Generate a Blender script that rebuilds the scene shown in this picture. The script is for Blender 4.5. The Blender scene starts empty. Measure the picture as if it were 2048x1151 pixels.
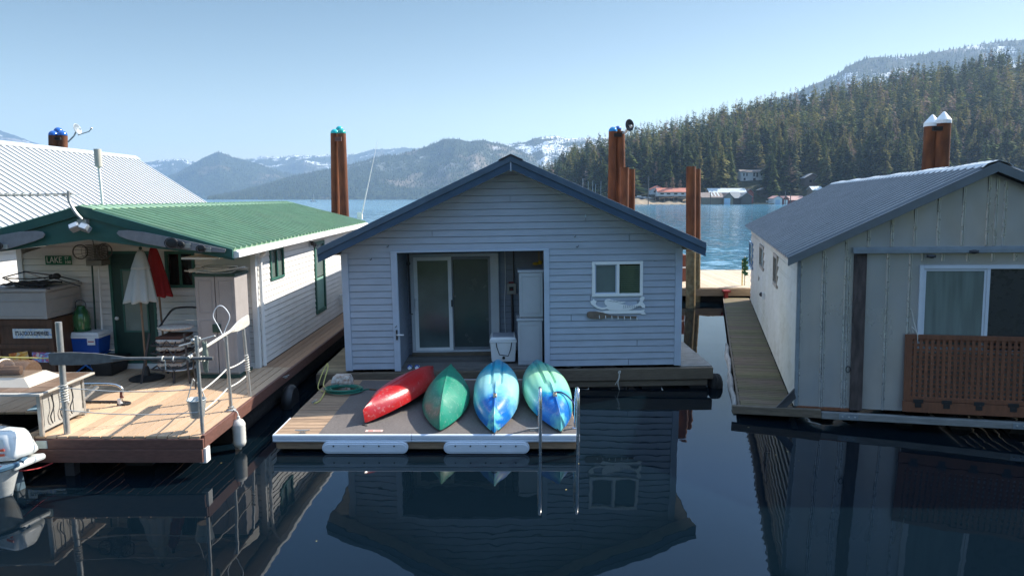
import bpy, bmesh, math, random
import numpy as np
from mathutils import Vector, Matrix
R = math.radians
S = bpy.context.scene
# ------------------------------------------------------------------ camera
CAMH = 3.6; PITCH = R(7.4); F = 1370.0
cam = bpy.data.cameras.new('camera'); camo = bpy.data.objects.new('camera', cam)
S.collection.objects.link(camo); S.camera = camo
cam.sensor_width = 36; cam.lens = F / 2048 * 36; cam.clip_start = .1; cam.clip_end = 40000
camo.location = (0, 0, CAMH); camo.rotation_euler = (R(90) - PITCH, 0, 0)
# ------------------------------------------------------------------ sky, sun, exposure
SUN = Vector((1.0, .54, .99)).normalized()
world = bpy.data.worlds.new('World'); S.world = world; world.use_nodes = True
wn = world.node_tree.nodes; wl = world.node_tree.links
sky = wn.new('ShaderNodeTexSky'); sky.sky_type = 'NISHITA'; sky.sun_disc = False
sky.sun_elevation = math.asin(SUN.z); sky.sun_rotation = math.atan2(SUN.x, SUN.y)
sky.altitude = 650; sky.air_density = 1.0; sky.dust_density = .7; sky.ozone_density = 1.0
tint = wn.new('ShaderNodeMix'); tint.data_type = 'RGBA'; tint.blend_type = 'MULTIPLY'; tint.inputs[0].default_value = 1; 
wc = wn.new('ShaderNodeTexCoord'); ws = wn.new('ShaderNodeSeparateXYZ'); wl.new(wc.outputs['Generated'], ws.inputs[0])
wr = wn.new('ShaderNodeValToRGB'); wl.new(ws.outputs['Z'], wr.inputs[0]); we = wr.color_ramp.elements   # pale low sky, bluer above; out-of-frame overhead brightened as added fill
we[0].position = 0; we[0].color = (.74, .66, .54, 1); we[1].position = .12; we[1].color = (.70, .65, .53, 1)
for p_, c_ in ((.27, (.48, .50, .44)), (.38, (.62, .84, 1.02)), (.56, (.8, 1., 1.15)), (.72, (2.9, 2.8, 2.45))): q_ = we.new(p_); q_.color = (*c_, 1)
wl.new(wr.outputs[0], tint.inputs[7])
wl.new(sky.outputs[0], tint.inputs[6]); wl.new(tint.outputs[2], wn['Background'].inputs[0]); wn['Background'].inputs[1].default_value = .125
sl = bpy.data.lights.new('sun', 'SUN'); sl.energy = 5.0; sl.angle = R(.55); sl.color = (1, .93, .82)
so = bpy.data.objects.new('sun', sl); S.collection.objects.link(so)
so.rotation_euler = SUN.to_track_quat('Z', 'Y').to_euler(); so.location = (30, 20, 40)
S.view_settings.view_transform = 'Standard'; S.view_settings.look = 'None'
S.view_settings.exposure = .88; S.view_settings.gamma = 1
S.cycles.use_denoising = True; S.cycles.max_bounces = 8; S.cycles.volume_bounces = 1
S.cycles.transparent_max_bounces = 12
# ------------------------------------------------------------------ helpers
random.seed(7); rng = np.random.default_rng(11)
COL = S.collection
WM = {}
def V(*a): return Vector(a)
def ray(px, py):
    x = (px - 1024) / F; y = -(py - 575.5) / F
    return Vector((x, math.cos(PITCH) + y * math.sin(PITCH), -math.sin(PITCH) + y * math.cos(PITCH)))
def PZ(px, py, z):
    d = ray(px, py); return Vector((0, 0, CAMH)) + d * ((z - CAMH) / d.z)
def PY(px, py, y):
    d = ray(px, py); return Vector((0, 0, CAMH)) + d * (y / d.y)
def PX(px, py, x):
    d = ray(px, py); return Vector((0, 0, CAMH)) + d * (x / d.x)
def PL(px, py, M, c):
    """(u, v) on the local plane y=c of frame M"""
    Mi = M.inverted(); o = Mi @ Vector((0, 0, CAMH)); d = (Mi.to_3x3() @ ray(px, py))
    t = (c - o.y) / d.y; q = o + d * t; return q.x, q.z
def mat(name, c, rough=.6, metal=0, var=.12, scale=6, bump=.0, bscale=60, island=0, stretch=(1, 1, 1), spec=.5,
        c2=None, c2amt=.5, c2scale=2.0, coat=0, dirt=0, dirtc=(.05, .04, .03), trans=0, alpha=1):
    m = bpy.data.materials.new(name); m.use_nodes = True
    n = m.node_tree.nodes; l = m.node_tree.links; b = n['Principled BSDF']
    b.inputs['Roughness'].default_value = rough; b.inputs['Metallic'].default_value = metal
    b.inputs['Specular IOR Level'].default_value = spec; b.inputs['Coat Weight'].default_value = coat
    b.inputs['Transmission Weight'].default_value = trans; b.inputs['Alpha'].default_value = alpha
    tc = n.new('ShaderNodeTexCoord'); mp = n.new('ShaderNodeMapping'); mp.inputs['Scale'].default_value = stretch
    l.new(tc.outputs['Object'], mp.inputs[0])
    def noise(s, det=5):
        t = n.new('ShaderNodeTexNoise'); t.inputs['Scale'].default_value = s; t.inputs['Detail'].default_value = det
        l.new(mp.outputs[0], t.inputs['Vector']); return t.outputs['Fac']
    def mix(fac, a, bb, mode='MIX'):
        x = n.new('ShaderNodeMix'); x.data_type = 'RGBA'; x.blend_type = mode
        if isinstance(fac, float): x.inputs[0].default_value = fac
        else: l.new(fac, x.inputs[0])
        for i, q in ((6, a), (7, bb)):
            if isinstance(q, tuple): x.inputs[i].default_value = (*q[:3], 1)
            else: l.new(q, x.inputs[i])
        return x.outputs[2]
    def ramp(f, a, bb, lo=0., hi=1.):
        r = n.new('ShaderNodeMapRange'); r.inputs[1].default_value = a; r.inputs[2].default_value = bb
        r.inputs[3].default_value = lo; r.inputs[4].default_value = hi; l.new(f, r.inputs[0]); return r.outputs[0]
    col = c
    if c2: col = mix(ramp(noise(c2scale), .5 - .18, .5 + .18, 0, c2amt), col, c2)
    if island:
        g = n.new('ShaderNodeNewGeometry'); v = ramp(g.outputs['Random Per Island'], 0, 1, 1 - island, 1 + island)
        hh = n.new('ShaderNodeHueSaturation'); l.new(v, hh.inputs['Value'])
        if isinstance(col, tuple): hh.inputs['Color'].default_value = (*col, 1)
        else: l.new(col, hh.inputs['Color'])
        col = hh.outputs[0]
    if var:
        v = ramp(noise(scale), .25, .75, 1 - var, 1 + var)
        hh = n.new('ShaderNodeHueSaturation'); l.new(v, hh.inputs['Value'])
        if isinstance(col, tuple): hh.inputs['Color'].default_value = (*col, 1)
        else: l.new(col, hh.inputs['Color'])
        col = hh.outputs[0]
    if dirt: col = mix(ramp(noise(1.7, 9), .48, .75, 0, dirt), col, dirtc)
    if isinstance(col, tuple): b.inputs['Base Color'].default_value = (*col, 1)
    else: l.new(col, b.inputs['Base Color'])
    if var: l.new(ramp(noise(scale * 1.7), .2, .8, max(0.02, rough - .12), min(1, rough + .12)), b.inputs['Roughness'])
    if bump:
        bp = n.new('ShaderNodeBump'); bp.inputs['Strength'].default_value = bump; bp.inputs['Distance'].default_value = .02
        l.new(noise(bscale), bp.inputs['Height']); l.new(bp.outputs[0], b.inputs['Normal'])
    return m
class MB:
    def __init__(s, M=None): s.v = []; s.f = []; s.M = M
    def add(s, vs, fs):
        o = len(s.v)
        s.v += [(s.M @ Vector(v) if s.M else Vector(v)) for v in vs]
        s.f += [tuple(i + o for i in f) for f in fs]; return s
    def box(s, a, b):
        (x0, y0, z0), (x1, y1, z1) = a, b
        return s.add([(x0, y0, z0), (x1, y0, z0), (x1, y1, z0), (x0, y1, z0), (x0, y0, z1), (x1, y0, z1), (x1, y1, z1), (x0, y1, z1)],
                     [(0, 3, 2, 1), (4, 5, 6, 7), (0, 1, 5, 4), (1, 2, 6, 5), (2, 3, 7, 6), (3, 0, 4, 7)])
    def hexa(s, p): return s.add(p, [(0, 3, 2, 1), (4, 5, 6, 7), (0, 1, 5, 4), (1, 2, 6, 5), (2, 3, 7, 6), (3, 0, 4, 7)])
    def quad(s, *p): return s.add(p, [tuple(range(len(p)))])
    def bar(s, a, b, w, h, up=(0, 0, 1)):
        """box beam from a to b, width w (sideways), height h (along up)"""
        a = Vector(a); b = Vector(b); d = (b - a).normalized(); up = Vector(up)
        sd = d.cross(up)
        if sd.length < 1e-5: sd = d.cross(Vector((1, 0, 0)))
        sd.normalize(); u = sd.cross(d).normalized(); sd = sd * w / 2; u = u * h / 2
        return s.hexa([a - sd - u, b - sd - u, b + sd - u, a + sd - u, a - sd + u, b - sd + u, b + sd + u, a + sd + u])
    def prism(s, poly, ext):
        """closed polygon (3-D points) extruded by vector ext"""
        n = len(poly); ext = Vector(ext); P = [Vector(p) for p in poly]
        return s.add(P + [p + ext for p in P], [tuple(range(n))[::-1], tuple(range(n, 2 * n))] + [(i, (i + 1) % n, n + (i + 1) % n, n + i) for i in range(n)])
    def tube(s, pts, r, n=8, closed=False, cap=True):
        P = [Vector(p) for p in pts]; m = len(P); rr = r if isinstance(r, (list, tuple)) else [r] * m
        vs = []; ref = None
        for i in range(m):
            if closed: d = P[(i + 1) % m] - P[i - 1]
            else: d = P[min(i + 1, m - 1)] - P[max(i - 1, 0)]
            if d.length < 1e-9: d = Vector((0, 0, 1))
            d.normalize()
            if ref is None:
                ref = Vector((0, 0, 1)) if abs(d.z) < .9 else Vector((1, 0, 0))
            a = (ref - d * ref.dot(d))
            if a.length < 1e-4: a = d.orthogonal()
            a.normalize(); ref = a; b = d.cross(a)
            for k in range(n):
                t = 2 * math.pi * k / n; vs.append(P[i] + (a * math.cos(t) + b * math.sin(t)) * rr[i])
        fs = []
        for i in range(m if closed else m - 1):
            j = (i + 1) % m
            for k in range(n): fs.append((i * n + k, i * n + (k + 1) % n, j * n + (k + 1) % n, j * n + k))
        if cap and not closed: fs += [tuple(range(n))[::-1], tuple((m - 1) * n + k for k in range(n))]
        return s.add(vs, fs)
    def lathe(s, prof, c=(0, 0, 0), n=20, ax=None):
        """prof: (r, h) list; axis +z or given matrix"""
        c = Vector(c); vs = []
        for r, h in prof:
            for k in range(n):
                t = 2 * math.pi * k / n; q = Vector((r * math.cos(t), r * math.sin(t), h))
                vs.append(c + (ax @ q if ax else q))
        m = len(prof); fs = [(i * n + k, i * n + (k + 1) % n, (i + 1) * n + (k + 1) % n, (i + 1) * n + k) for i in range(m - 1) for k in range(n)]
        fs += [tuple(range(n))[::-1], tuple((m - 1) * n + k for k in range(n))]
        return s.add(vs, fs)
    def ball(s, c, r, n=14, sc=(1, 1, 1)):
        pr = [(max(1e-4, math.sin(math.pi * i / 10)) * r, -math.cos(math.pi * i / 10) * r) for i in range(11)]
        o = len(s.v); c = Vector(c); vs = []
        for rr, h in pr:
            for k in range(n):
                t = 2 * math.pi * k / n; vs.append(c + Vector((rr * math.cos(t) * sc[0], rr * math.sin(t) * sc[1], h * sc[2])))
        return s.add(vs, [(i * n + k, i * n + (k + 1) % n, (i + 1) * n + (k + 1) % n, (i + 1) * n + k) for i in range(10) for k in range(n)])
    def grid(s, rows):
        """rows: equal-length lists of points"""
        n = len(rows[0]); vs = [p for r in rows for p in r]
        return s.add(vs, [(i * n + k, i * n + k + 1, (i + 1) * n + k + 1, (i + 1) * n + k) for i in range(len(rows) - 1) for k in range(n - 1)])
    def build(s, name, m, parent=None, smooth=False, bevel=0, solid=0, fix=True):
        me = bpy.data.meshes.new(name); o = bpy.data.objects.new(name, me); COL.objects.link(o)
        vs = s.v
        if parent is not None:
            Wi = WM[parent.name].inverted(); vs = [Wi @ v for v in vs]; WM[o.name] = WM[parent.name]; o.parent = parent
        else:
            xs = [v.x for v in vs]; ys = [v.y for v in vs]; zs = [v.z for v in vs]
            c = Vector(((min(xs) + max(xs)) / 2, (min(ys) + max(ys)) / 2, min(zs)))
            o.location = c; WM[o.name] = Matrix.Translation(c); vs = [v - c for v in vs]
        me.from_pydata([tuple(v) for v in vs], [], s.f)
        if fix:
            bm = bmesh.new(); bm.from_mesh(me); bmesh.ops.recalc_face_normals(bm, faces=bm.faces[:]); bm.to_mesh(me); bm.free()
        me.materials.append(m)
        if smooth:
            for p in me.polygons: p.use_smooth = True
            if smooth != 'all': me.set_sharp_from_angle(angle=R(40))
        if solid: q = o.modifiers.new('thickness', 'SOLIDIFY'); q.thickness = solid; q.offset = 0
        if bevel: q = o.modifiers.new('bevel', 'BEVEL'); q.width = bevel; q.segments = 2; q.limit_method = 'ANGLE'
        return o
def thing(name, label, cat, M=None, loc=None, group=None):
    o = bpy.data.objects.new(name, None); COL.objects.link(o); o.empty_display_size = .2
    if M is None: M = Matrix.Translation(Vector(loc or (0, 0, 0)))
    o.matrix_world = M; WM[o.name] = M.copy()
    return tag(o, label, cat, group)
def tag(o, label, cat, group=None):
    o['label'] = label; o['category'] = cat
    if group: o['group'] = group
    return o
def kind(o, k='structure'): o['kind'] = k; return o
def npmesh(name, v, f, m, smooth=False):
    """v (n,3), f (m,k) arrays"""
    me = bpy.data.meshes.new(name); k = f.shape[1]
    me.vertices.add(len(v)); me.vertices.foreach_set('co', v.astype(np.float32).ravel())
    me.loops.add(f.size); me.loops.foreach_set('vertex_index', f.astype(np.int32).ravel())
    me.polygons.add(len(f)); me.polygons.foreach_set('loop_start', np.arange(0, f.size, k, dtype=np.int32))
    me.update(calc_edges=True); me.validate()
    if m: me.materials.append(m)
    if smooth: me.polygons.foreach_set('use_smooth', np.ones(len(f), bool))
    return me
def text_obj(body, size, M, m, parent=None, name='lettering', depth=.004, sx=1, align='CENTER'):
    cu = bpy.data.curves.new(name, 'FONT'); cu.body = body; cu.size = size; cu.extrude = depth; cu.align_x = align; cu.align_y = 'CENTER'
    t = bpy.data.objects.new('tmp', cu); COL.objects.link(t); bpy.context.view_layer.update()
    me = bpy.data.meshes.new_from_object(t); bpy.data.objects.remove(t)
    o = bpy.data.objects.new(name, me); COL.objects.link(o); me.materials.clear(); me.materials.append(m)
    T = M @ Matrix.Diagonal((sx, 1, 1, 1))
    if parent is not None: me.transform(WM[parent.name].inverted() @ T); o.parent = parent; WM[o.name] = WM[parent.name]
    else: o.matrix_world = T
    return o
# facing matrix: text/plates on a facade plane of frame M (u right, v up, y = depth)
def face(M, u, y, v): return M @ Matrix.Translation((u, y, v)) @ Matrix.Rotation(R(90), 4, 'X')
JR = random.Random(21)
def siding(mb, O, U, N, poly, step, holes=(), lip=.014, v0=None, gap=.011, joints=True):
    """lapped boards on the wall plane: O origin, U along, N outward, up = z; poly convex in (u, v)"""
    O = Vector(O); U = Vector(U); N = Vector(N); Z = Vector((0, 0, 1))
    vs = [p[1] for p in poly]; vmin, vmax = min(vs), max(vs); v0 = vmin if v0 is None else v0
    def span(v):
        xs = []
        for i in range(len(poly)):
            (a, b), (c, d) = poly[i], poly[(i + 1) % len(poly)]
            if abs(b - d) < 1e-9:
                if abs(v - b) < 1e-6: xs += [a, c]
            elif min(b, d) - 1e-7 <= v <= max(b, d) + 1e-7: xs.append(a + (c - a) * (v - b) / (d - b))
        return (min(xs), max(xs)) if xs else None
    k0 = math.floor((vmin - v0) / step + 1e-6)
    edges = {round(v0 + k * step, 5) for k in range(k0, int((vmax - v0) / step) + 2)} | {round(v, 5) for v in vs}
    for h in holes: edges |= {round(h[2], 5), round(h[3], 5)}
    E_ = sorted(e for e in edges if vmin - 1e-6 <= e <= vmax + 1e-6)
    for a, b in zip(E_, E_[1:]):
        if b - a < 1e-4: continue
        sa, sb = span(a + 1e-5), span(b - 1e-5)
        if not sa or not sb: continue
        row = v0 + math.floor(((a + b) / 2 - v0) / step) * step
        na = lip * (1 - (a - row) / step); nb = lip * (1 - (b - row) / step)
        cuts = [(0., 1., None)]; mid = (a + b) / 2
        ivs = [(sa, sb)]
        for h in holes:
            if h[2] < mid < h[3]:
                new = []
                for (p, q) in ivs:
                    if h[1] <= min(p[0], q[0]) or h[0] >= max(p[1], q[1]): new.append((p, q)); continue
                    if h[0] > max(p[0], q[0]): new.append(((p[0], h[0]), (q[0], h[0])))
                    if h[1] < min(p[1], q[1]): new.append(((h[1], p[1]), (h[1], q[1])))
                ivs = new
        for (p, q) in ivs:
            W = lambda u, v, n: O + U * u + Z * v + N * n
            g = a
            if abs(a - row) < 1e-4 and b - a > .03:   # open shadow gap below each board's drip edge
                g = a + gap; dn = -.016 - (gap - .011) * 4
                mb.quad(W(p[0], a, dn), W(p[1], a, dn), W(p[1], g, dn), W(p[0], g, dn)); mb.quad(W(p[0], g, dn), W(p[1], g, dn), W(p[1], g, na), W(p[0], g, na))
            if joints and p[1] - p[0] > 2.2 and q[1] - q[0] > 2. and JR.random() < .45:
                x = JR.uniform(p[0] + .5, p[1] - .5); mb.quad(W(p[0], g, na), W(x, g, na), W(x, b, nb), W(q[0], b, nb)); x += .008
                mb.quad(W(x, g, na - .005), W(p[1], g, na - .005), W(q[1], b, nb - .005), W(x, b, nb - .005)); continue
            mb.quad(W(p[0], g, na), W(p[1], g, na), W(q[1], b, nb), W(q[0], b, nb))
    return mb
def ribbed(mb, E0, E1, R0, R1, step, h=.02, w=.03, th=.03, mbr=None):
    """metal roof slab from eave line E0-E1 to ridge line R0-R1 with ribs running up the slope"""
    E0, E1, R0, R1 = map(Vector, (E0, E1, R0, R1)); n = (E1 - E0).cross(R0 - E0).normalized()
    if n.z < 0: n = -n
    mb.hexa([E0 - n * th, E1 - n * th, R1 - n * th, R0 - n * th, E0, E1, R1, R0])
    L = (E1 - E0).length; k = int(L / step); t = (E1 - E0).normalized()
    q = mbr or mb
    for i in range(k + 1):
        s = (i * step + step * .3) / L
        if s > .995: break
        a = E0.lerp(E1, s); b = R0.lerp(R1, s)
        q.add([a - t * w, a + t * w, b + t * w, b - t * w, a - t * w * .4 + n * h, a + t * w * .4 + n * h, b + t * w * .4 + n * h, b - t * w * .4 + n * h],
              [(4, 5, 6, 7), (0, 1, 5, 4), (1, 2, 6, 5), (2, 3, 7, 6), (3, 0, 4, 7)])
def smoothpts(pts, k=6):
    P = [Vector(p) for p in pts]; out = []
    for i in range(len(P) - 1):
        p0 = P[max(i - 1, 0)]; p1 = P[i]; p2 = P[i + 1]; p3 = P[min(i + 2, len(P) - 1)]
        for j in range(k):
            t = j / k; out.append(.5 * ((2 * p1) + (p2 - p0) * t + (2 * p0 - 5 * p1 + 4 * p2 - p3) * t * t + (3 * p1 - p0 - 3 * p2 + p3) * t ** 3))
    out.append(P[-1]); return out
def copy_tree(o, parent=None):
    c = o.copy(); COL.objects.link(c)
    if parent is not None: c.parent = parent
    for ch in list(o.children): copy_tree(ch, c)
    return c
# ------------------------------------------------------------------ water
def water_mat():
    m = bpy.data.materials.new('lake_water'); m.use_nodes = True
    n = m.node_tree.nodes; l = m.node_tree.links; b = n['Principled BSDF']
    b.inputs['Base Color'].default_value = (.002, .006, .010, 1); b.inputs['Roughness'].default_value = .015
    b.inputs['IOR'].default_value = 1.33; b.inputs['Specular IOR Level'].default_value = .5
    g = n.new('ShaderNodeNewGeometry'); sp = n.new('ShaderNodeSeparateXYZ'); l.new(g.outputs['Position'], sp.inputs[0])
    def math_(op, a, bb=None, c=None):
        q = n.new('ShaderNodeMath'); q.operation = op
        for i, z in enumerate((a, bb, c)):
            if z is None: continue
            if isinstance(z, (int, float)): q.inputs[i].default_value = z
            else: l.new(z, q.inputs[i])
        return q.outputs[0]
    def noise(sc, stretch, det=3, rough=.5):
        mp = n.new('ShaderNodeMapping'); mp.inputs['Scale'].default_value = stretch; l.new(g.outputs['Position'], mp.inputs[0])
        t = n.new('ShaderNodeTexNoise'); t.inputs['Scale'].default_value = sc; t.inputs['Detail'].default_value = det
        t.inputs['Roughness'].default_value = rough; l.new(mp.outputs[0], t.inputs['Vector']); return t.outputs['Fac']
    def slope(sc, stretch, amp, det=2):
        mp = n.new('ShaderNodeMapping'); mp.inputs['Scale'].default_value = stretch; l.new(g.outputs['Position'], mp.inputs[0])
        t = n.new('ShaderNodeTexNoise'); t.inputs['Scale'].default_value = sc; t.inputs['Detail'].default_value = det; l.new(mp.outputs[0], t.inputs['Vector'])
        q = n.new('ShaderNodeVectorMath'); q.operation = 'MULTIPLY_ADD'; l.new(t.outputs['Color'], q.inputs[0]); q.inputs[1].default_value = (amp, amp, 0); q.inputs[2].default_value = (-amp / 2, -amp / 2, 0); return q.outputs[0]
    def vadd(a, bb):
        q = n.new('ShaderNodeVectorMath'); q.operation = 'ADD'
        for i, z in enumerate((a, bb)):
            if isinstance(z, tuple): q.inputs[i].default_value = z
            else: l.new(z, q.inputs[i])
        return q.outputs[0]
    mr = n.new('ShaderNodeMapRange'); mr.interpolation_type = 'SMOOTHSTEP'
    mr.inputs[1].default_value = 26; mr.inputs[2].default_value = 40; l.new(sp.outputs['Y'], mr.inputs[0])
    sc_ = n.new('ShaderNodeVectorMath'); sc_.operation = 'SCALE'; l.new(vadd(slope(.3, (.5, 1, 1), .12, 3), slope(1.6, (.6, 1, 1), .24, 3)), sc_.inputs[0]); l.new(mr.outputs[0], sc_.inputs['Scale'])
    tot = vadd(vadd(vadd(slope(.9, (1, 1, 1), .020), slope(4.5, (1, 1.4, 1), .012)), sc_.outputs[0]), (0., 0., 1.))
    nm_ = n.new('ShaderNodeVectorMath'); nm_.operation = 'NORMALIZE'; l.new(tot, nm_.inputs[0]); l.new(nm_.outputs[0], b.inputs['Normal'])
    # farther waves cannot be resolved one by one: they widen the gloss instead
    mr2 = n.new('ShaderNodeMapRange'); mr2.inputs[1].default_value = 30; mr2.inputs[2].default_value = 260
    mr2.inputs[3].default_value = .015; mr2.inputs[4].default_value = .12; l.new(sp.outputs['Y'], mr2.inputs[0]); l.new(mr2.outputs[0], b.inputs['Roughness'])
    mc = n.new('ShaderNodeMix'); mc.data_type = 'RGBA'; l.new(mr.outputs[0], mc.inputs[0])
    mc.inputs[6].default_value = (.002, .006, .010, 1); mc.inputs[7].default_value = (.08, .23, .34, 1); l.new(mc.outputs[2], b.inputs['Base Color'])  # far water's blue base colour stands in for reflected sky
    return m
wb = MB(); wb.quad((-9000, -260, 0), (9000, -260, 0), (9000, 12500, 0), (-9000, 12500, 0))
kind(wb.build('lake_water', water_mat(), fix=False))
# ------------------------------------------------------------------ terrain
def vnoise(x, y, seed=0):
    xi = np.floor(x).astype(int); yi = np.floor(y).astype(int); xf = x - xi; yf = y - yi
    def h(a, b):
        n = (a * 374761393 + b * 668265263 + seed * 2147483) & 0xffffffff
        n = ((n ^ (n >> 13)) * 1274126177) & 0xffffffff; return ((n ^ (n >> 16)) & 0xffff) / 65535.
    u = xf * xf * (3 - 2 * xf); w = yf * yf * (3 - 2 * yf)
    return (h(xi, yi) * (1 - u) + h(xi + 1, yi) * u) * (1 - w) + (h(xi, yi + 1) * (1 - u) + h(xi + 1, yi + 1) * u) * w
def fbm(x, y, o=5, seed=0, ridged=False):
    s = 0; a = .5
    for i in range(o):
        q = vnoise(x * 2 ** i, y * 2 ** i, seed + i)
        s = s + a * ((1 - abs(2 * q - 1)) if ridged else q); a *= .5
    return s
def terrain_mat(name, forest, rock, snow=0., s_lo=.5, zlo=100, zhi=400, scale=1.):
    m = bpy.data.materials.new(name); m.use_nodes = True
    n = m.node_tree.nodes; l = m.node_tree.links; b = n['Principled BSDF']; b.inputs['Roughness'].default_value = .95
    b.inputs['Specular IOR Level'].default_value = .1
    g = n.new('ShaderNodeNewGeometry')
    def noise(s, det=6, st=(1, 1, 1), r=.55):
        mp = n.new('ShaderNodeMapping'); mp.inputs['Scale'].default_value = st; l.new(g.outputs['Position'], mp.inputs[0])
        t = n.new('ShaderNodeTexNoise'); t.inputs['Scale'].default_value = s; t.inputs['Detail'].default_value = det; t.inputs['Roughness'].default_value = r
        l.new(mp.outputs[0], t.inputs['Vector']); return t.outputs['Fac']
    def rng_(f, a, bb, lo=0, hi=1):
        r = n.new('ShaderNodeMapRange'); r.inputs[1].default_value = a; r.inputs[2].default_value = bb
        r.inputs[3].default_value = lo; r.inputs[4].default_value = hi; l.new(f, r.inputs[0]); return r.outputs[0]
    def mix(f, a, bb):
        x = n.new('ShaderNodeMix'); x.data_type = 'RGBA'; l.new(f, x.inputs[0])
        for i, q in ((6, a), (7, bb)):
            if isinstance(q, tuple): x.inputs[i].default_value = (*q, 1)
            else: l.new(q, x.inputs[i])
        return x.outputs[2]
    def mul(a, bb):
        q = n.new('ShaderNodeMath'); q.operation = 'MULTIPLY'; l.new(a, q.inputs[0]); l.new(bb, q.inputs[1]); return q.outputs[0]
    dk = tuple(v * .35 for v in forest)
    c = mix(rng_(noise(.035 * scale, 6), .42, .6), dk, forest)
    c = mix(rng_(noise(.0022 * scale, 7), .56, .66, 0, .75), c, rock)
    if snow:
        sp = n.new('ShaderNodeSeparateXYZ'); l.new(g.outputs['Position'], sp.inputs[0])
        f = rng_(noise(.0035 * scale, 8, (1, 1, 1.3), .62), s_lo, s_lo + .05)
        f = mul(f, rng_(sp.outputs['Z'], zlo, zhi)); f = mul(f, rng_(noise(.045 * scale, 3), .40, .56, .15, snow))
        c = mix(f, c, (.85, .87, .9))
    l.new(c, b.inputs['Base Color'])
    bp = n.new('ShaderNodeBump'); bp.inputs['Distance'].default_value = 9 / scale; bp.inputs['Strength'].default_value = .9
    l.new(noise(.03 * scale, 5), bp.inputs['Height']); l.new(bp.outputs[0], b.inputs['Normal'])
    return m
def far_wood(px, Y, X, Z, n, hmin, hmax, seed, tband=(0, 1.02)):
    """small conifers rooted in a terrain grid: n spiky four-sided crowns"""
    r = np.random.default_rng(seed); nr, nc = X.shape
    i = r.uniform(tband[0], tband[1], n) * (nr * .74); j = r.uniform(0, nc - 1.01, n); i = np.clip(i, 0, nr - 1.01)
    a, b = i.astype(int), j.astype(int); fi, fj = i - a, j - b
    L = lambda A: (A[a, b] * (1 - fi) * (1 - fj) + A[a + 1, b] * fi * (1 - fj) + A[a, b + 1] * (1 - fi) * fj + A[a + 1, b + 1] * fi * fj)
    x, y, z = L(X), L(Y), L(Z); h = r.uniform(hmin, hmax, n); w = h * r.uniform(.16, .26, n); th = r.uniform(0, 6.28, n)
    v = np.zeros((n, 5, 3)); 
    for k in range(4):
        v[:, k] = np.stack([x + w * np.cos(th + k * 1.5708), y + w * np.sin(th + k * 1.5708), z - 2 + 0 * x], 1)
    v[:, 4] = np.stack([x, y, z + h], 1)
    f = np.array([[0, 1, 4], [1, 2, 4], [2, 3, 4], [3, 0, 4]])[None] + (np.arange(n) * 5)[:, None, None]
    return v.reshape(-1, 3), f.reshape(-1, 3)
FARTREE = mat('far_foliage', (.04, .05, .022), .95, var=.0, island=.5, spec=.1)
def mountain(name, sky_pts, D1, D0, m, seed, rows=60, step=3.0, relief=.35, wood=0, hh=(12, 20), prof=.9, jit=1.2):
    pts = sorted(sky_pts); px = np.arange(pts[0][0], pts[-1][0] + step, step)
    py = np.interp(px, [p[0] for p in pts], [p[1] for p in pts])
    py = py + (fbm(px / 7., px * 0 + seed, 4, seed) - .47) * jit * 2
    e = [PY(a, b, 1.0) - Vector((0, 0, CAMH)) for a, b in zip(px, py)]
    rx = np.array([v.x for v in e]); rz = np.array([v.z for v in e])
    t = np.linspace(0, 1.35, rows); D = D0 + (D1 - D0) * t
    Y = np.repeat(D[:, None], len(px), 1); X = Y * rx[None]
    Hr = np.maximum(rz * D1 + CAMH, 3)
    tt = np.clip(t, 0, 1)[:, None]; back = np.clip((t - 1) / .35, 0, 1)[:, None]
    base = tt ** prof * (1 - back * 1.02)
    nz = fbm(X / (D1 * .11), Y / (D1 * .16), 6, seed, True) - .5
    env = np.sin(np.pi * np.clip(tt, 0, 1)) ** .7 + .0
    Z = Hr[None] * (base + nz * relief * env)
    # nothing in front of the ridge may stand above it, seen from the camera
    lim = CAMH + rz[None] * Y * .97 - 2; Z = np.where(t[:, None] < .97, np.minimum(Z, np.maximum(lim, 1.5)), Z)
    Z[0] = -2
    v = np.stack([X, Y, Z], -1).reshape(-1, 3); nc = len(px)
    i = np.arange(rows - 1)[:, None] * nc + np.arange(nc - 1)[None]
    f = np.stack([i, i + 1, i + nc + 1, i + nc], -1).reshape(-1, 4)
    o = bpy.data.objects.new(name, npmesh(name, v, f, m, True)); COL.objects.link(o); kind(o)
    if wood: WOOD.append(far_wood(px, Y, X, Z, wood, hh[0], hh[1], seed + 5))
    return o
WOOD = []
mA = terrain_mat('mountain_far', (.05, .062, .035), (.16, .13, .10), 1., .52, 220, 420)
mB = terrain_mat('mountain_mid', (.045, .06, .03), (.17, .13, .09), .0)
mC = terrain_mat('mountain_snowy', (.045, .058, .03), (.18, .15, .11), 1., .46, 20, 240, 1.2)
mB2 = terrain_mat('mountain_streaked', (.045, .06, .03), (.20, .16, .12), .55, .57, 120, 330, 1.3)
mD = terrain_mat('mountain_snow_slope', (.05, .06, .04), (.2, .18, .16), .75, .53, 150, 600, 1.5)
mountain('hills', [(-260, 290), (-120, 268), (-40, 262), (0, 260), (30, 270), (60, 282), (95, 292), (150, 303), (230, 318), (290, 326)], 7000, 5200, mD, 3, relief=.3)
mountain('hills', [(255, 333), (297, 324), (325, 321), (345, 319), (362, 318), (388, 324), (430, 322), (498, 318), (526, 312), (563, 314), (592, 310), (614, 312), (648, 311), (688, 309.5), (711, 307), (745, 297), (779, 297), (807, 294), (844, 297), (880, 296), (930, 300), (1000, 330)], 8200, 6600, mA, 12, relief=.5, wood=5000, hh=(14, 26))
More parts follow.
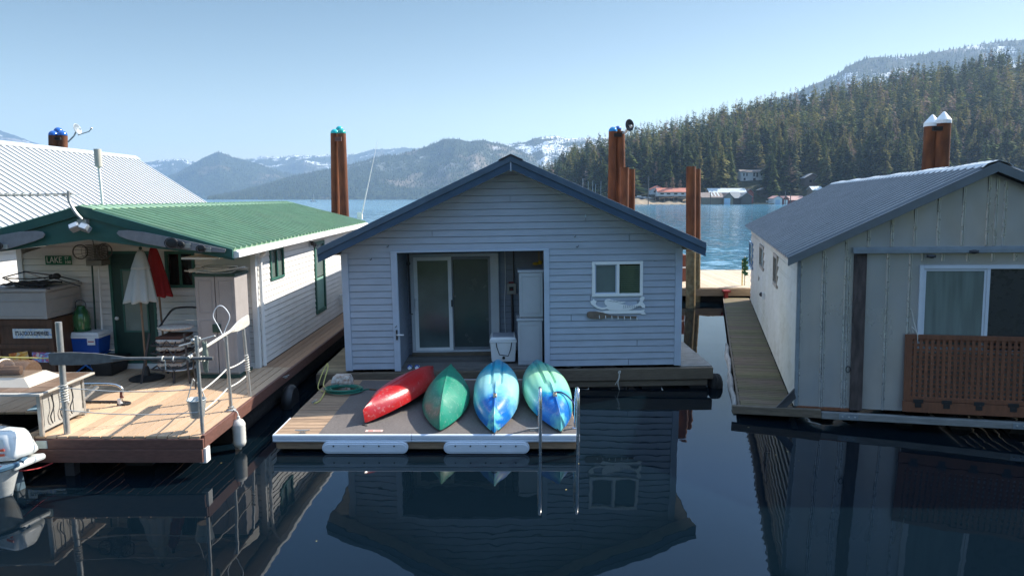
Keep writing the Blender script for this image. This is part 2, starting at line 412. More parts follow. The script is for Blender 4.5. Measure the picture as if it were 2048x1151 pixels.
mountain('hills', [(200, 396), (250, 378), (297, 364), (330, 353), (351, 349), (379, 332), (402, 319), (422, 309), (436, 304), (450, 307), (464, 314), (498, 322), (526, 330), (570, 345), (640, 355), (700, 372), (760, 392)], 6000, 4700, mB, 21, relief=.4, wood=5000, hh=(12, 22))
mountain('hills', [(415, 397), (427, 393), (478, 383), (521, 372), (577, 355), (606, 349), (657, 338), (705, 328), (762, 311), (790, 309.5), (818, 304), (852, 292.5), (870, 284), (885, 278), (900, 276), (919, 277.5), (933, 283), (968, 281), (986, 285), (1009, 289), (1040, 300), (1100, 330), (1160, 390)], 4200, 3100, mB2, 33, relief=.45, wood=9000, hh=(9, 17))
mountain('hills', [(930, 320), (986, 291), (1009, 289), (1027, 286), (1052, 282), (1066, 275.6), (1087, 272), (1111, 272), (1124, 275.6), (1144, 278.5), (1173, 276.6), (1230, 276), (1330, 300), (1430, 330)], 4800, 3600, mC, 41, relief=.5, wood=3500, hh=(9, 16))
mountain('hills', [(1430, 240), (1500, 215), (1560, 197), (1590, 186.6), (1621, 171), (1672, 149), (1697, 131), (1729, 117), (1764, 112), (1827, 109), (1875, 104), (1938, 92), (1995, 81.5), (2048, 79), (2150, 66), (2300, 70)], 3400, 2400, mD, 55, relief=.22, wood=9000, hh=(11, 22), prof=1.0)
# ------------------------------------------------------------------ wooded hill across the bay
SKY = [(1040, 345), (1075, 322), (1105, 314), (1146, 290), (1192, 275), (1217, 269), (1295, 253), (1355, 240), (1382, 231), (1416, 225), (1454, 214), (1526, 200), (1564, 193), (1621, 186), (1678, 170), (1729, 160), (1780, 150), (1881, 133), (1935, 127), (1982, 114), (2048, 120), (2150, 95), (2400, 60)]
hpx = np.arange(1030, 2400, 6.0)
hpy = np.interp(hpx, [a for a, b in SKY], [b for a, b in SKY])
e = [PY(a, b, 1.) - Vector((0, 0, CAMH)) for a, b in zip(hpx, hpy)]
hrx = np.array([v.x for v in e]); hrz = np.array([v.z for v in e])
hD0 = np.interp(hpx, [1030, 1100, 1200, 1270, 2400], [760, 680, 540, 470, 455]); hD1 = np.interp(hpx, [1030, 1200, 1500, 2400], [860, 830, 880, 900])
ht = np.linspace(0, 1.5, 56)
hY = hD0[None] + (hD1 - hD0)[None] * ht[:, None]; hX = hY * hrx[None]
hH = np.maximum(hrz * hD1 + CAMH - np.interp(hpx, [1030, 1300, 2048], [20, 17, 10]), 2)
tt = np.clip(ht, 0, 1)[:, None]
hZ = hH[None] * (tt ** 1.05) * (1 - .35 * np.clip((ht - 1) / .5, 0, 1)[:, None]) + (fbm(hX / 60, hY / 60, 4, 9) - .5) * 9 * np.sin(np.pi * tt)
fl = np.clip((hpx - 1030) / 50, 0, 1)[None]; hZ = hZ * fl + 1.2 * np.clip(ht * 30, 0, 1)[:, None]; hZ[0] = -1
nc = len(hpx); ii = np.arange(55)[:, None] * nc + np.arange(nc - 1)[None]
ho = bpy.data.objects.new('wooded_hill', npmesh('wooded_hill', np.stack([hX, hY, hZ], -1).reshape(-1, 3), np.stack([ii, ii + 1, ii + nc + 1, ii + nc], -1).reshape(-1, 4), terrain_mat('hill_floor', (.04, .046, .022), (.075, .06, .035), 0, scale=12), True))
COL.objects.link(ho); kind(ho)
def hill(px, t):
    i = t / 1.5 * 55; j = (px - 1030) / 6.0; a, b = int(min(i, 54)), int(min(j, nc - 2)); fi, fj = i - a, j - b
    L = lambda A: A[a, b] * (1 - fi) * (1 - fj) + A[a + 1, b] * fi * (1 - fj) + A[a, b + 1] * (1 - fi) * fj + A[a + 1, b + 1] * fi * fj
    return Vector((L(hX), L(hY), L(hZ)))
# conifers -----------------------------------------------------------
def crown_arrays(seed, nb, wide, full=1., droop=.35, sparse=0.):
    """unit-height crown: nb drooping branch sprays (two triangles each)"""
    r = np.random.default_rng(seed); vs = []; fs = []
    lop = r.uniform(0, 6.28)
    for k in range(nb):
        t = r.uniform(.06 + sparse * .2, 1) ** .85; a = r.uniform(0, 6.283)
        ln = wide * ((1 - t) ** .75 * .92 + .06) * r.uniform(.55, 1.1) * (1 + .18 * math.cos(a - lop)) * (1 + .25 * math.sin(t * 23 + seed))
        w = ln * r.uniform(.32, .6) * full; dz = -droop * ln * r.uniform(.2, 1.3)
        c, s = math.cos(a), math.sin(a); b0 = np.array([c * ln * .08, s * ln * .08, t]); m_ = np.array([c * ln * .6, s * ln * .6, t + dz * .45 + .012])
        tip = np.array([c * ln, s * ln, t + dz]); sd = np.array([-s, c, r.uniform(-.5, .5)]) * w * .5
        o = len(vs); vs += [b0, m_ - sd + [0, 0, -.012], tip, m_ + sd + [0, 0, -.012]]
        fs += [[o, o + 1, o + 2], [o, o + 2, o + 3]]
    return np.array(vs), np.array(fs)
LEAF = [mat('conifer_foliage', (.092, .118, .034), .85, var=.0, island=.45, spec=.15),
        mat('sunlit_olive_foliage', (.20, .18, .055), .85, var=.0, island=.4, spec=.15),  # sunlit crown tone put into the leaf colour
        mat('dark_foliage', (.030, .050, .022), .85, var=0, island=.45, spec=.15),
        mat('bare_twigs', (.22, .16, .12), .9, var=0, island=.3, spec=.1)]
BARK = mat('conifer_bark', (.09, .065, .05), .95, var=.2, scale=3)
for lm_ in LEAF:   # leaves let some of the light through
    n_ = lm_.node_tree.nodes; l_ = lm_.node_tree.links; b_ = n_['Principled BSDF']; t_ = n_.new('ShaderNodeBsdfTranslucent'); x_ = n_.new('ShaderNodeMixShader'); x_.inputs[0].default_value = .32
    l_.new(b_.inputs['Base Color'].links[0].from_socket, t_.inputs[0]); l_.new(b_.outputs[0], x_.inputs[1]); l_.new(t_.outputs[0], x_.inputs[2]); l_.new(x_.outputs[0], n_['Material Output'].inputs[0])
def tree_proto(k, mi, nb, wide, label, cat='tree', sparse=0, name='conifer'):
    root = thing(name, label, cat, group='trees on the wooded hill across the bay')
    v, f = crown_arrays(k, nb, wide, droop=.35 if mi < 3 else -.5, full=1. if mi < 3 else .35, sparse=sparse)
    c = bpy.data.objects.new('crown', npmesh('crown', v, f, LEAF[mi])); COL.objects.link(c); c.parent = root
    q = MB(); q.tube([(0, 0, -.06), (0, 0, .5), (0, 0, .97)], [.016, .010, .002], 5); tr = q.build('trunk', BARK, root, smooth=True)
    return root
LB = {0: 'tall dark green conifer on the wooded hillside across the bay', 1: 'olive green sunlit conifer on the wooded hillside across the bay',
      2: 'nearly black-green dense conifer on the wooded hillside across the bay', 3: 'bare grey-brown leafless tree on the wooded hillside across the bay'}
protos = [tree_proto(s, mi, nb, w, LB[mi], sparse=sp, name='conifer' if mi < 3 else 'bare_tree') for s, mi, nb, w, sp in
          ((1, 0, 520, .22, 0), (2, 0, 420, .17, 0), (3, 0, 600, .27, .3), (4, 1, 520, .22, 0), (5, 1, 460, .18, .3), (6, 2, 600, .24, 0), (7, 2, 480, .19, 0), (8, 3, 260, .24, .8))]
tr_ = random.Random(5); cand = []
def roofline(px): return np.interp(px, [1075, 1250, 1410, 1480, 1482, 1662, 1995, 2048], [335, 425, 500, 500, 452, 367, 327, 345])
CLR = [(1480, 1535, 470, 575, 362), (1276, 1325, 470, 530, 400), (1598, 1645, 470, 520, 396), (1395, 1530, 440, 478, 400), (1265, 1378, 440, 482, 400), (1530, 1640, 440, 474, 400)]
tries = 0
while len(cand) < 4700 and tries < 90000:
    tries += 1
    px = tr_.uniform(1072, 2330); t = tr_.uniform(.03, 1.08)
    p = hill(px, t); D = p.y
    if any(a - 8 < px < b + 8 and d0 < D < d1 for a, b, d0, d1, _ in CLR): continue
    h = tr_.uniform(15, 42) * (1 - .38 * min(t, 1)) * (1.0 if px > 1120 else .8)
    if tr_.random() < .22: h *= .65
    base = 397.5 - (p.z - CAMH) / D * F; top = base - h / D * F
    cand.append((top < roofline(min(px, 2047)) - 4 and px < 2075, h / D, px, p, h, t))
kind_of = lambda px, t: tr_.choices(range(8), [3, 3, 2, 3.8, 3.2, 2, 2, 2. if t > .15 else .6] if vnoise(np.array(px / 55.), np.array(t * 5.), 3) > .42 else [2.5, 2.5, 2.5, 1., 1, 4, 4, .8])[0]
vis = sorted([c for c in cand if c[0]], key=lambda c: -c[1] * (1.25 if c[5] < .35 else 1)); ind = vis[:296]; rest = vis[296:] + [c for c in cand if not c[0]]
used = set()
for c in ind:
    k = kind_of(c[2], c[5]); o = protos[k] if k not in used else copy_tree(protos[k]); used.add(k)
    o.location = c[3]; px_, t_ = c[2], c[5]; zone = 'on the skyline' if t_ > .8 else 'low by the shore' if t_ < .22 else 'partway up the slope'
    reg = ('above the marina masts' if px_ < 1262 else 'above the red-roofed stilt house' if px_ < 1392 else 'around and above the two-storey white house' if px_ < 1560 else 'left of the white-capped pilings' if px_ < 1850 else 'at the right end of the hill')
    o['label'] = ['tall dark green conifer', 'tall dark green conifer', 'tall dark green conifer', 'olive sunlit conifer', 'olive sunlit conifer', 'dense black-green conifer', 'dense black-green conifer', 'bare grey-brown tree'][k] + ' ' + zone + ' ' + reg
    o.rotation_euler = (tr_.uniform(-.02, .02), tr_.uniform(-.02, .02), tr_.uniform(0, 6.28)); w = c[4] * tr_.uniform(.78, 1.45); o.scale = (w, w, c[4])
for k in range(8):
    if k not in used: o = protos[k]; o.location = hill(1500 + k * 9, .4); o.scale = (28, 28, 28)
lo = [crown_arrays(100 + i, 95, w, full=1.5) for i, w in enumerate((.21, .26, .17, .23))]
acc = {0: [[], [], 0], 1: [[], [], 0], 2: [[], [], 0], 3: [[], [], 0]}
allv = []; allf = []; mid = []; off = 0
for c in rest:
    v, f = lo[tr_.randrange(4)]; a = tr_.uniform(0, 6.28); w = c[4] * tr_.uniform(.9, 1.25)
    ca, sa = math.cos(a), math.sin(a); q = np.stack([(v[:, 0] * ca - v[:, 1] * sa) * w + c[3].x, (v[:, 0] * sa + v[:, 1] * ca) * w + c[3].y, v[:, 2] * c[4] + c[3].z], 1)
    allv.append(q); allf.append(f + off); off += len(v); mid.append(np.full(len(f), tr_.choices((0, 1, 2, 3), (5, 5, 2.5, 1.4) if vnoise(np.array(c[2] / 55.), np.array(c[5] * 5.), 3) > .42 else (5, 1.5, 7, .7))[0], np.int32))
fm = npmesh('far_forest', np.concatenate(allv), np.concatenate(allf), None)
for mm in LEAF: fm.materials.append(mm)
fm.polygons.foreach_set('material_index', np.concatenate(mid)); fo = bpy.data.objects.new('far_forest', fm); COL.objects.link(fo)
tag(fo, 'dense far-off conifer wood covering the hillside across the bay', 'forest'); kind(fo, 'stuff')
ov = 0; vv = []; ff = []
for v, f in WOOD: vv.append(v); ff.append(f + ov); ov += len(v)
fo = bpy.data.objects.new('mountain_forest', npmesh('mountain_forest', np.concatenate(vv), np.concatenate(ff), FARTREE)); COL.objects.link(fo)
tag(fo, 'blue-hazed woods on the distant mountainsides beyond the lake', 'forest'); kind(fo, 'stuff')
# ------------------------------------------------------------------ haze
hb = MB(); hb.box((-7500, -330, -4), (7500, 9900, 850))
hm = bpy.data.materials.new('haze'); hm.use_nodes = True; hn = hm.node_tree.nodes
hn.remove(hn['Principled BSDF']); pv = hn.new('ShaderNodeVolumePrincipled'); pv.inputs['Color'].default_value = (.48, .66, .88, 1)
pv.inputs['Density'].default_value = 9.5e-5; pv.inputs['Anisotropy'].default_value = .25
hm.node_tree.links.new(pv.outputs[0], hn['Material Output'].inputs['Volume'])
ho_ = hb.build('haze', hm); kind(ho_, 'stuff'); tag(ho_, 'thin blue air haze over the lake and mountains', 'haze')
# ------------------------------------------------------------------ materials
grey_siding = mat('grey_siding', (.39, .44, .515), .5, var=.07, scale=3, dirt=.12, dirtc=(.2, .19, .17), stretch=(1, 1, 3))
grey_trim = mat('grey_trim', (.45, .52, .62), .5, var=.06, scale=4, dirt=.15, dirtc=(.2, .18, .15))
white_siding = mat('white_siding', (.74, .72, .68), .45, var=.05, scale=3, dirt=.12, dirtc=(.35, .3, .22))
white_trim = mat('white_trim', (.80, .79, .76), .4, var=.04, dirt=.1, dirtc=(.4, .36, .3))
cream = mat('cream_soffit', (.66, .60, .48), .6, var=.1)
blue_trim = mat('blue_trim', (.075, .118, .168), .45, var=.18, scale=5, dirt=.15, dirtc=(.1, .12, .15))
blue_trim2 = mat('blue_fascia', (.040, .080, .135), .45, var=.12, scale=5)
green_trim = mat('green_trim', (.018, .085, .07), .45, var=.15)
green_roof = mat('green_roof', (.155, .27, .145), .34, var=.16, scale=3, dirt=.4, dirtc=(.2, .26, .14))
green_cap = mat('green_ridge_cap', (.28, .42, .27), .4, var=.08)
white_roof = mat('white_metal_roof', (.43, .45, .455), .5, metal=.0, var=.07, dirt=.12, dirtc=(.3, .29, .26))
seam = mat('roof_seam', (.24, .26, .28), .5, metal=.0, var=.1)
blue_grey_roof = mat('blue_grey_metal', (.165, .178, .188), .36, metal=.25, var=.12, scale=4, dirt=.2, dirtc=(.3, .32, .33))
gable_trim = mat('roof_edge_metal', (.15, .17, .185), .4, metal=.2, var=.12)
galv = mat('galvanized_panel', (.45, .475, .51), .32, metal=.55, var=.14, scale=1.2, bump=.22, bscale=1.6, c2=(.56, .51, .47), c2amt=.8, c2scale=1.3, stretch=(1, 1, .5), dirt=.3, dirtc=(.25, .22, .2))
galv_rib = mat('panel_rib', (.60, .61, .62), .3, metal=.7, var=.15, dirt=.2)
rail_metal = mat('rail_metal', (.26, .30, .33), .45, metal=.3, var=.2, dirt=.3)
deck_wood = mat('deck_boards', (.54, .37, .235), .6, var=.12, scale=14, island=.20, stretch=(5, .6, 5), dirt=.12, dirtc=(.2, .13, .09))
walk_wood = mat('walkway_boards', (.34, .20, .115), .6, var=.15, scale=14, island=.2, stretch=(5, .5, 5), dirt=.15)
fascia_wood = mat('stained_fascia', (.135, .060, .045), .6, var=.25, scale=9, stretch=(1, 1, 4), dirt=.3)
old_wood = mat('weathered_beam', (.15, .115, .08), .85, var=.3, scale=10, stretch=(.6, 1, 5), bump=.3, bscale=30, dirt=.4, dirtc=(.05, .04, .03))
grey_wood = mat('grey_beam', (.22, .22, .21), .85, var=.25, scale=10, stretch=(.6, 1, 5), bump=.3, bscale=30, dirt=.3)
dark_wood = mat('dark_wood', (.012, .010, .009), .85, var=.35, scale=8, bump=.4, bscale=20)
dock_wood = mat('dock_boards', (.30, .20, .125), .8, var=.28, scale=9, island=.22, stretch=(.7, 5, 5), dirt=.35, dirtc=(.12, .10, .085))
porch_wood = mat('porch_boards', (.13, .12, .11), .8, var=.3, scale=9, island=.25, stretch=(.7, 6, 5), dirt=.3)
side_wood = mat('side_boards', (.27, .22, .14), .85, var=.25, scale=9, island=.2, stretch=(1, 5, 5), dirt=.3, dirtc=(.1, .1, .05))
moss_wood = mat('mossy_boards', (.16, .105, .07), .85, var=.25, scale=7, island=.22, stretch=(1, 4, 5), c2=(.12, .13, .03), c2amt=.6, c2scale=.8)
pier_wood = mat('pier_boards', (.50, .38, .26), .8, var=.2, scale=9, island=.15, stretch=(4, .6, 5), dirt=.2)
rust = mat('rusty_steel', (.115, .042, .022), .8, var=.3, scale=5, bump=.4, bscale=40, c2=(.22, .078, .03), c2amt=.9, c2scale=3.2, stretch=(1, 1, .4), dirt=.45, dirtc=(.05, .025, .02), spec=.3)
rust2 = mat('lichened_steel', (.20, .13, .06), .9, var=.4, scale=7, bump=.4, bscale=40, c2=(.26, .24, .15), c2amt=.8, c2scale=3, spec=.2)
carpet = mat('dock_carpet', (.175, .155, .145), 1, var=.16, scale=30, bump=.6, bscale=260, spec=.1, c2=(.13, .118, .11), c2amt=.6, c2scale=1.5)
vinyl = mat('white_vinyl', (.62, .67, .74), .38, var=.06, scale=5, dirt=.12, dirtc=(.4, .4, .36))
steel = mat('stainless_tube', (.62, .62, .62), .22, metal=.95, var=.06)
galvpipe = mat('galvanized_pipe', (.42, .42, .40), .42, metal=.6, var=.2, scale=12)
black = mat('black_plastic', (.015, .015, .016), .5, var=.2)
dark_metal = mat('dark_frame_metal', (.05, .05, .055), .45, metal=.3, var=.15)
glass = mat('window_glass', (.012, .018, .018), .04, var=0, spec=.9)
glass_blind = mat('blind_behind_glass', (.13, .17, .15), .18, var=.06, spec=.8, scale=3)
screen_m = mat('insect_screen', (.13, .17, .16), .5, var=.06, spec=.4)
blind = mat('window_blind', (.42, .48, .43), .55, var=.04)
white_plastic = mat('white_plastic', (.74, .75, .75), .35, var=.04, dirt=.12, dirtc=(.4, .4, .38))
beige = mat('beige_plastic', (.34, .32, .30), .5, var=.06, dirt=.2, dirtc=(.25, .22, .18))
beige2 = mat('pale_resin', (.42, .44, .46), .5, var=.05, dirt=.2, dirtc=(.3, .28, .25))
green_plastic = mat('green_plastic', (.02, .06, .045), .5, var=.1)
blue_plastic = mat('blue_plastic', (.01, .07, .33), .35, var=.06)
rope_m = mat('white_rope', (.62, .60, .54), .8, var=.15, scale=40)
red_rope = mat('red_rope', (.35, .03, .03), .8, var=.1)
yellow_rope = mat('yellow_rope', (.55, .48, .15), .8, var=.1)
hose_m = mat('green_hose', (.01, .14, .095), .4, var=.1)
white_cloth = mat('white_canvas', (.42, .46, .45), .85, var=.06, bump=.2, bscale=90)
red_cloth = mat('red_canvas', (.30, .012, .014), .8, var=.1, bump=.2, bscale=90)
cedar = mat('cedar_lattice', (.19, .070, .032), .7, var=.22, scale=10, island=.15, stretch=(3, 3, .6), dirt=.2)
brown_cab = mat('stained_plywood', (.075, .034, .018), .6, var=.35, scale=7, stretch=(2, 2, .5))
paint_white = mat('white_paint', (.86, .87, .86), .5, var=.04)
paint_black = mat('black_lettering', (.02, .02, .03), .5, var=0)
paddle_m = mat('weathered_paddle', (.17, .13, .10), .8, var=.25, scale=14)
oar_dark = mat('dark_oar', (.13, .13, .125), .75, var=.25, scale=14)
oar_pale = mat('pale_oar', (.55, .52, .45), .75, var=.15, scale=14)
def plankmb(M, x0, x1, y0, y1, z1, th, w, along='x', gap=.010, jit=.0):
    """boards filling a rectangle; along = direction each board runs"""
    q = MB(M)
    if along == 'x':
        n = max(1, round((y1 - y0) / w)); s = (y1 - y0) / n
        for i in range(n): j = random.uniform(-jit, jit); q.box((x0 + j, y0 + i * s + gap / 2, z1 - th), (x1 + random.uniform(-jit, jit), y0 + (i + 1) * s - gap / 2, z1 + random.uniform(-.0015, .0015)))
    else:
        n = max(1, round((x1 - x0) / w)); s = (x1 - x0) / n
        for i in range(n): q.box((x0 + i * s + gap / 2, y0 + random.uniform(-jit, jit), z1 - th), (x0 + (i + 1) * s - gap / 2, y1, z1 + random.uniform(-.0015, .0015)))
    return q
def frame_mb(M, u0, u1, v0, v1, y, w, d, bot=None):
    """rectangular frame in the local xz plane, butted corners"""
    q = MB(M); bw = w if bot is None else bot
    q.box((u0, y - d, v0), (u0 + w, y, v1)).box((u1 - w, y - d, v0), (u1, y, v1))
    q.box((u0 + w, y - d, v1 - w), (u1 - w, y, v1)).box((u0 + w, y - d, v0), (u1 - w, y, v0 + bw)); return q
def Mpose(yaw, roll, x, y, z): return Matrix.Translation((x, y, z)) @ Matrix.Rotation(yaw, 4, 'Z') @ Matrix.Rotation(-roll, 4, 'Y')
# ================================================================== middle float house
MH = Mpose(.009, .015, .032, 12.796, .41)
mh = thing('float_house', 'grey clapboard float house with blue gable trim and open porch, middle of the three', 'float house', MH)
HW = 3.184; AP = 3.945; SLP = .458; LEN = 10.5; RO = .45; EO = 3.504
rt = lambda x, d=0: AP - SLP * abs(x) - d
OL, OR, OT = -2.151, .594, 2.225
wx0, wz1 = PL(1184, 523, MH, 0); wx1, wz0 = PL(1285, 591, MH, 0)
q = MB(MH)
siding(q, (0, 0, 0), (1, 0, 0), (0, -1, 0), [(-HW, 0), (HW, 0), (HW, rt(HW, .23)), (0, rt(0, .23)), (-HW, rt(HW, .23))], .125, [(OL, OR, -1, OT), (wx0 + .02, wx1 - .02, wz0 + .02, wz1 - .02)])
siding(q, (HW, 0, 0), (0, 1, 0), (1, 0, 0), [(0, 0), (LEN, 0), (LEN, 2.2), (0, 2.2)], .125)
siding(q, (-HW, 0, 0), (0, 1, 0), (-1, 0, 0), [(0, 0), (LEN, 0), (LEN, 2.2), (0, 2.2)], .125)
siding(q, (0, LEN, 0), (1, 0, 0), (0, 1, 0), [(-HW, 0), (HW, 0), (HW, rt(HW, .23)), (0, rt(0, .23)), (-HW, rt(HW, .23))], .125)
q.build('wall', grey_siding, mh, fix=False)
q = MB(MH); PD = 1.3   # porch recess
dx0, dz1 = PL(820, 507, MH, PD); dx1, dz0 = PL(1000, 703, MH, PD)
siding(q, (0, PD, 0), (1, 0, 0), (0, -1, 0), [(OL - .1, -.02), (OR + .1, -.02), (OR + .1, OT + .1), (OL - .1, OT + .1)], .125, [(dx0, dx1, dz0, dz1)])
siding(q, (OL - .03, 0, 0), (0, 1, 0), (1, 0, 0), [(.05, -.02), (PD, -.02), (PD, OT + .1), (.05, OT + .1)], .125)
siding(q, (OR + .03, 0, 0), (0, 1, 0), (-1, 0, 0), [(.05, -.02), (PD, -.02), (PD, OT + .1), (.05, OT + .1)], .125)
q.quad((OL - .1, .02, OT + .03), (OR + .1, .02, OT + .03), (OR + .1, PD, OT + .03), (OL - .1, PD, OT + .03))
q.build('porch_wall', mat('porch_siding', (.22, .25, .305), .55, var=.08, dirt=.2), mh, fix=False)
q = MB(MH)
for s in (-1, 1): q = MB(MH); q.box((s * HW - .012 if s < 0 else HW - .115, -.028, -.01), (-HW + .115 if s < 0 else HW + .012, .03, rt(HW, .26))); q.build('corner_trim', grey_trim, mh, bevel=.003)
q = MB(MH); q.box((OL - .115, -.03, -.03), (OL, .05, OT)).box((OR, -.03, -.03), (OR + .1, .05, OT)).box((OL - .115, -.033, OT), (OR + .1, .05, OT + .035))
q.build('porch_trim', grey_trim, mh, bevel=.003)
# roof: slab, barge boards in two steps, soffit
q = MB(MH)
for s in (-1, 1):
    q.prism([(0, -RO + .02, AP), (s * EO, -RO + .02, AP - SLP * EO), (s * EO, -RO + .02, AP - SLP * EO - .05), (0, -RO + .02, AP - .05)], (0, LEN + RO + .4, 0))
q.build('roof', mat('shingle_roof', (.42, .36, .35), .8, var=.15, scale=12), mh)
q = MB(MH); q2 = MB(MH); q3 = MB(MH)
for s in (-1, 1):
    e = s * EO; ez = AP - SLP * EO
    q.prism([(0, -RO - .02, AP + .02), (e, -RO - .02, ez + .02), (e + s * .005, -RO - .02, ez - .10), (0, -RO - .02, AP - .10)], (0, .045, 0))
    q2.prism([(0, -RO, AP - .1), (e, -RO, ez - .1), (e, -RO, ez - .235), (0, -RO, AP - .235)], (0, .025, 0))
    q.prism([(e, -RO + .03, ez + .01), (e + s * .02, -RO + .03, ez + .01), (e + s * .02, -RO + .03, ez - .14), (e, -RO + .03, ez - .14)], (0, LEN + RO + .3, 0))
    q3.prism([(0, -RO + .03, AP - .21), (e, -RO + .03, ez - .21), (e, -RO + .03, ez - .225), (0, -RO + .03, AP - .225)], (0, RO - .045, 0))
    q3.prism([(s * (HW + .02), .0, ez - .13), (e, .0, ez - .13), (e, .0, ez - .145), (s * (HW + .02), .0, ez - .145)], (0, LEN + .3, 0))
q.build('barge_board', blue_trim, mh, bevel=.004); q2.build('fascia', blue_trim2, mh); q3.build('soffit', cream, mh)
q = MB(MH); q.prism([(-.22, -RO - .035, AP - .065), (0, -RO - .035, AP + .035), (.22, -RO - .035, AP - .065), (.2, -RO - .035, AP - .085), (0, -RO - .035, AP + .005), (-.2, -RO - .035, AP - .085)], (0, LEN + RO + .4, 0))
q.build('ridge_cap', mat('ridge_cap_dark', (.04, .035, .04), .7), mh)
q = MB(MH); q.box((-.012, -RO - .004, AP - .27), (.008, -RO + .01, AP - .09)); q.build('fascia_joint', grey_trim, mh)
# right hand window
def slider(M, parent, u0, u1, v0, v1, mid, pane_a, pane_b, y=0., w=.055, fm=None, name='window'):
    fr = frame_mb(M, u0, u1, v0, v1, y + .0, w, .035); fr.box((mid - .025, y - .03, v0 + w), (mid + .025, y, v1 - w))
    f = fr.build(name, fm or paint_white, parent, bevel=.004)
    a = MB(M); a.box((u0 + w, y + .012, v0 + w), (mid - .025, y + .02, v1 - w)); a.build('pane', pane_a, f)
    a = MB(M); a.box((mid + .025, y + .004, v0 + w), (u1 - w, y + .012, v1 - w)); a.build('pane', pane_b, f)
    return f
def blind_pane(M, par, u0, u1, v0, v1, y, step=.04):
    a = MB(M); k = int((v1 - v0) / step)
    for i in range(k): a.box((u0, y, v0 + i * step + .004), (u1, y + .012, v0 + (i + 1) * step - .004))
    a.build('blind', blind, par)
def clearglass():
    m = bpy.data.materials.new('clear_glass'); m.use_nodes = True; n = m.node_tree.nodes; l = m.node_tree.links
    n.remove(n['Principled BSDF']); t = n.new('ShaderNodeBsdfTransparent'); t.inputs[0].default_value = (.85, .92, .88, 1); g = n.new('ShaderNodeBsdfGlossy'); g.inputs['Roughness'].default_value = .03
    fr = n.new('ShaderNodeFresnel'); fr.inputs[0].default_value = 1.6; mx = n.new('ShaderNodeMixShader'); l.new(fr.outputs[0], mx.inputs[0]); l.new(t.outputs[0], mx.inputs[1]); l.new(g.outputs[0], mx.inputs[2]); l.new(mx.outputs[0], n['Material Output'].inputs[0])
    return m
CG = clearglass()
mid = (wx0 + wx1) / 2 + .01
f = slider(MH, mh, wx0, wx1, wz0, wz1, mid, screen_m, CG)
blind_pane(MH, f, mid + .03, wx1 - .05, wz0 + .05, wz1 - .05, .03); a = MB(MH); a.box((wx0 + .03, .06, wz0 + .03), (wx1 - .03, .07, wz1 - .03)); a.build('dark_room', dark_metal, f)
fr = frame_mb(MH, wx0 + .055, mid - .025, wz0 + .055, wz1 - .055, .0, .022, .012); fr.build('screen_frame', grey_trim, f)
# sliding patio door
fr = frame_mb(MH, dx0, dx1, dz0, dz1, PD, .07, .10, bot=.07); fr.box((dx1 - .17, PD - .08, dz0 + .07), (dx1 - .07, PD, dz1 - .07))
dr = fr.build('patio_door', mat('door_frame_paint', (.55, .58, .60), .5, var=.05), mh, bevel=.005)
m_ = PL(902, 600, MH, PD)[0]
q = frame_mb(MH, dx0 + .07, m_ + .03, dz0 + .07, dz1 - .07, PD - .045, .075, .035, bot=.06); lf = q.build('sliding_leaf', paint_white, dr, bevel=.004)
a = MB(MH); a.box((dx0 + .145, PD - .06, dz0 + .12), (m_ - .045, PD - .055, dz1 - .14)); a.build('pane', mat('tinted_door_glass', (.085, .12, .118), .05, var=.35, scale=1.5, spec=1.0), dr)
a = MB(MH); a.box((m_ + .06, PD - .03, dz0 + .1), (dx1 - .17, PD - .024, dz1 - .1)); a.build('screen', mat('door_screen', (.045, .066, .066), .22, var=.2, scale=2, spec=.8), dr)
a = frame_mb(MH, m_ + .005, dx1 - .17, dz0 + .075, dz1 - .08, PD - .03, .05, .025); a.build('screen_frame', mat('grey_screen_frame', (.2, .22, .24), .5), dr)
a = MB(MH); a.box((m_ + .01, PD - .09, 1.0), (m_ + .04, PD - .05, 1.14)); a.build('latch', black, dr)
a = MB(MH); a.tube(smoothpts([(dx0 + .105, PD - .085, .95), (dx0 + .105, PD - .13, 1.0), (dx0 + .105, PD - .13, 1.12), (dx0 + .105, PD - .085, 1.17)], 3), .012, 6); a.build('handle', paint_white, dr)
# lever handle on the porch trim, hook marks
hx, hz = PL(797, 668, MH, 0); a = MB(MH); a.box((hx - .04, -.05, hz - .1), (hx - .01, -.03, hz + .09)); hb_ = a.build('latch_plate', black, mh)
a = MB(MH); a.tube([(hx - .02, -.045, hz), (hx - .02, -.08, hz), (hx + .11, -.08, hz)], .014, 8); a.build('lever', white_plastic, hb_)
for (a_, b_) in ((742, 518), (776, 492), (1155, 492), (792, 652), (1150, 472)):
    u, v = PL(a_, b_, MH, 0); q = MB(MH); q.tube([(u - .02, -.02, v - .01), (u, -.045, v - .015), (u + .02, -.03, v + .02)], .006, 5); q.build('hook', dark_metal, mh)
# float platform under the house
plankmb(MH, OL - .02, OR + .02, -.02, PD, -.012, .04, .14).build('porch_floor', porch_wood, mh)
q = MB(MH); q.box((-.42, 1.0, -.01), (OR + .02, 1.27, .055)); q.box((dx0, PD - .2, -.01), (dx1, PD - .02, .05)); q.build('porch_step', old_wood, mh)
q = MB(MH); q.box((-3.75, -.10, -.27), (3.80, .02, -.045)); q.box((-3.0, -.06, -.40), (3.70, .02, -.285)); q.build('rim_beam', old_wood, mh, bevel=.012)
q = MB(MH)
for i in range(9):
    x = -3.5 + i * .87; pts = [Vector((x + random.uniform(-.1, .1), y, -.36 + random.uniform(-.03, .03))) for y in (-.02, 3, 7, 10.5)]
    q.tube(pts, [.2, .24, .25, .2], 10)
q.tube([(3.62, .1, -.35), (3.62, 10, -.35)], .17, 10); q.build('float_log', dark_wood, mh, smooth=True)
plankmb(MH, HW + .01, 3.80, -.02, LEN, -.025, .035, .14, jit=.004).build('side_deck', grey_wood, mh)
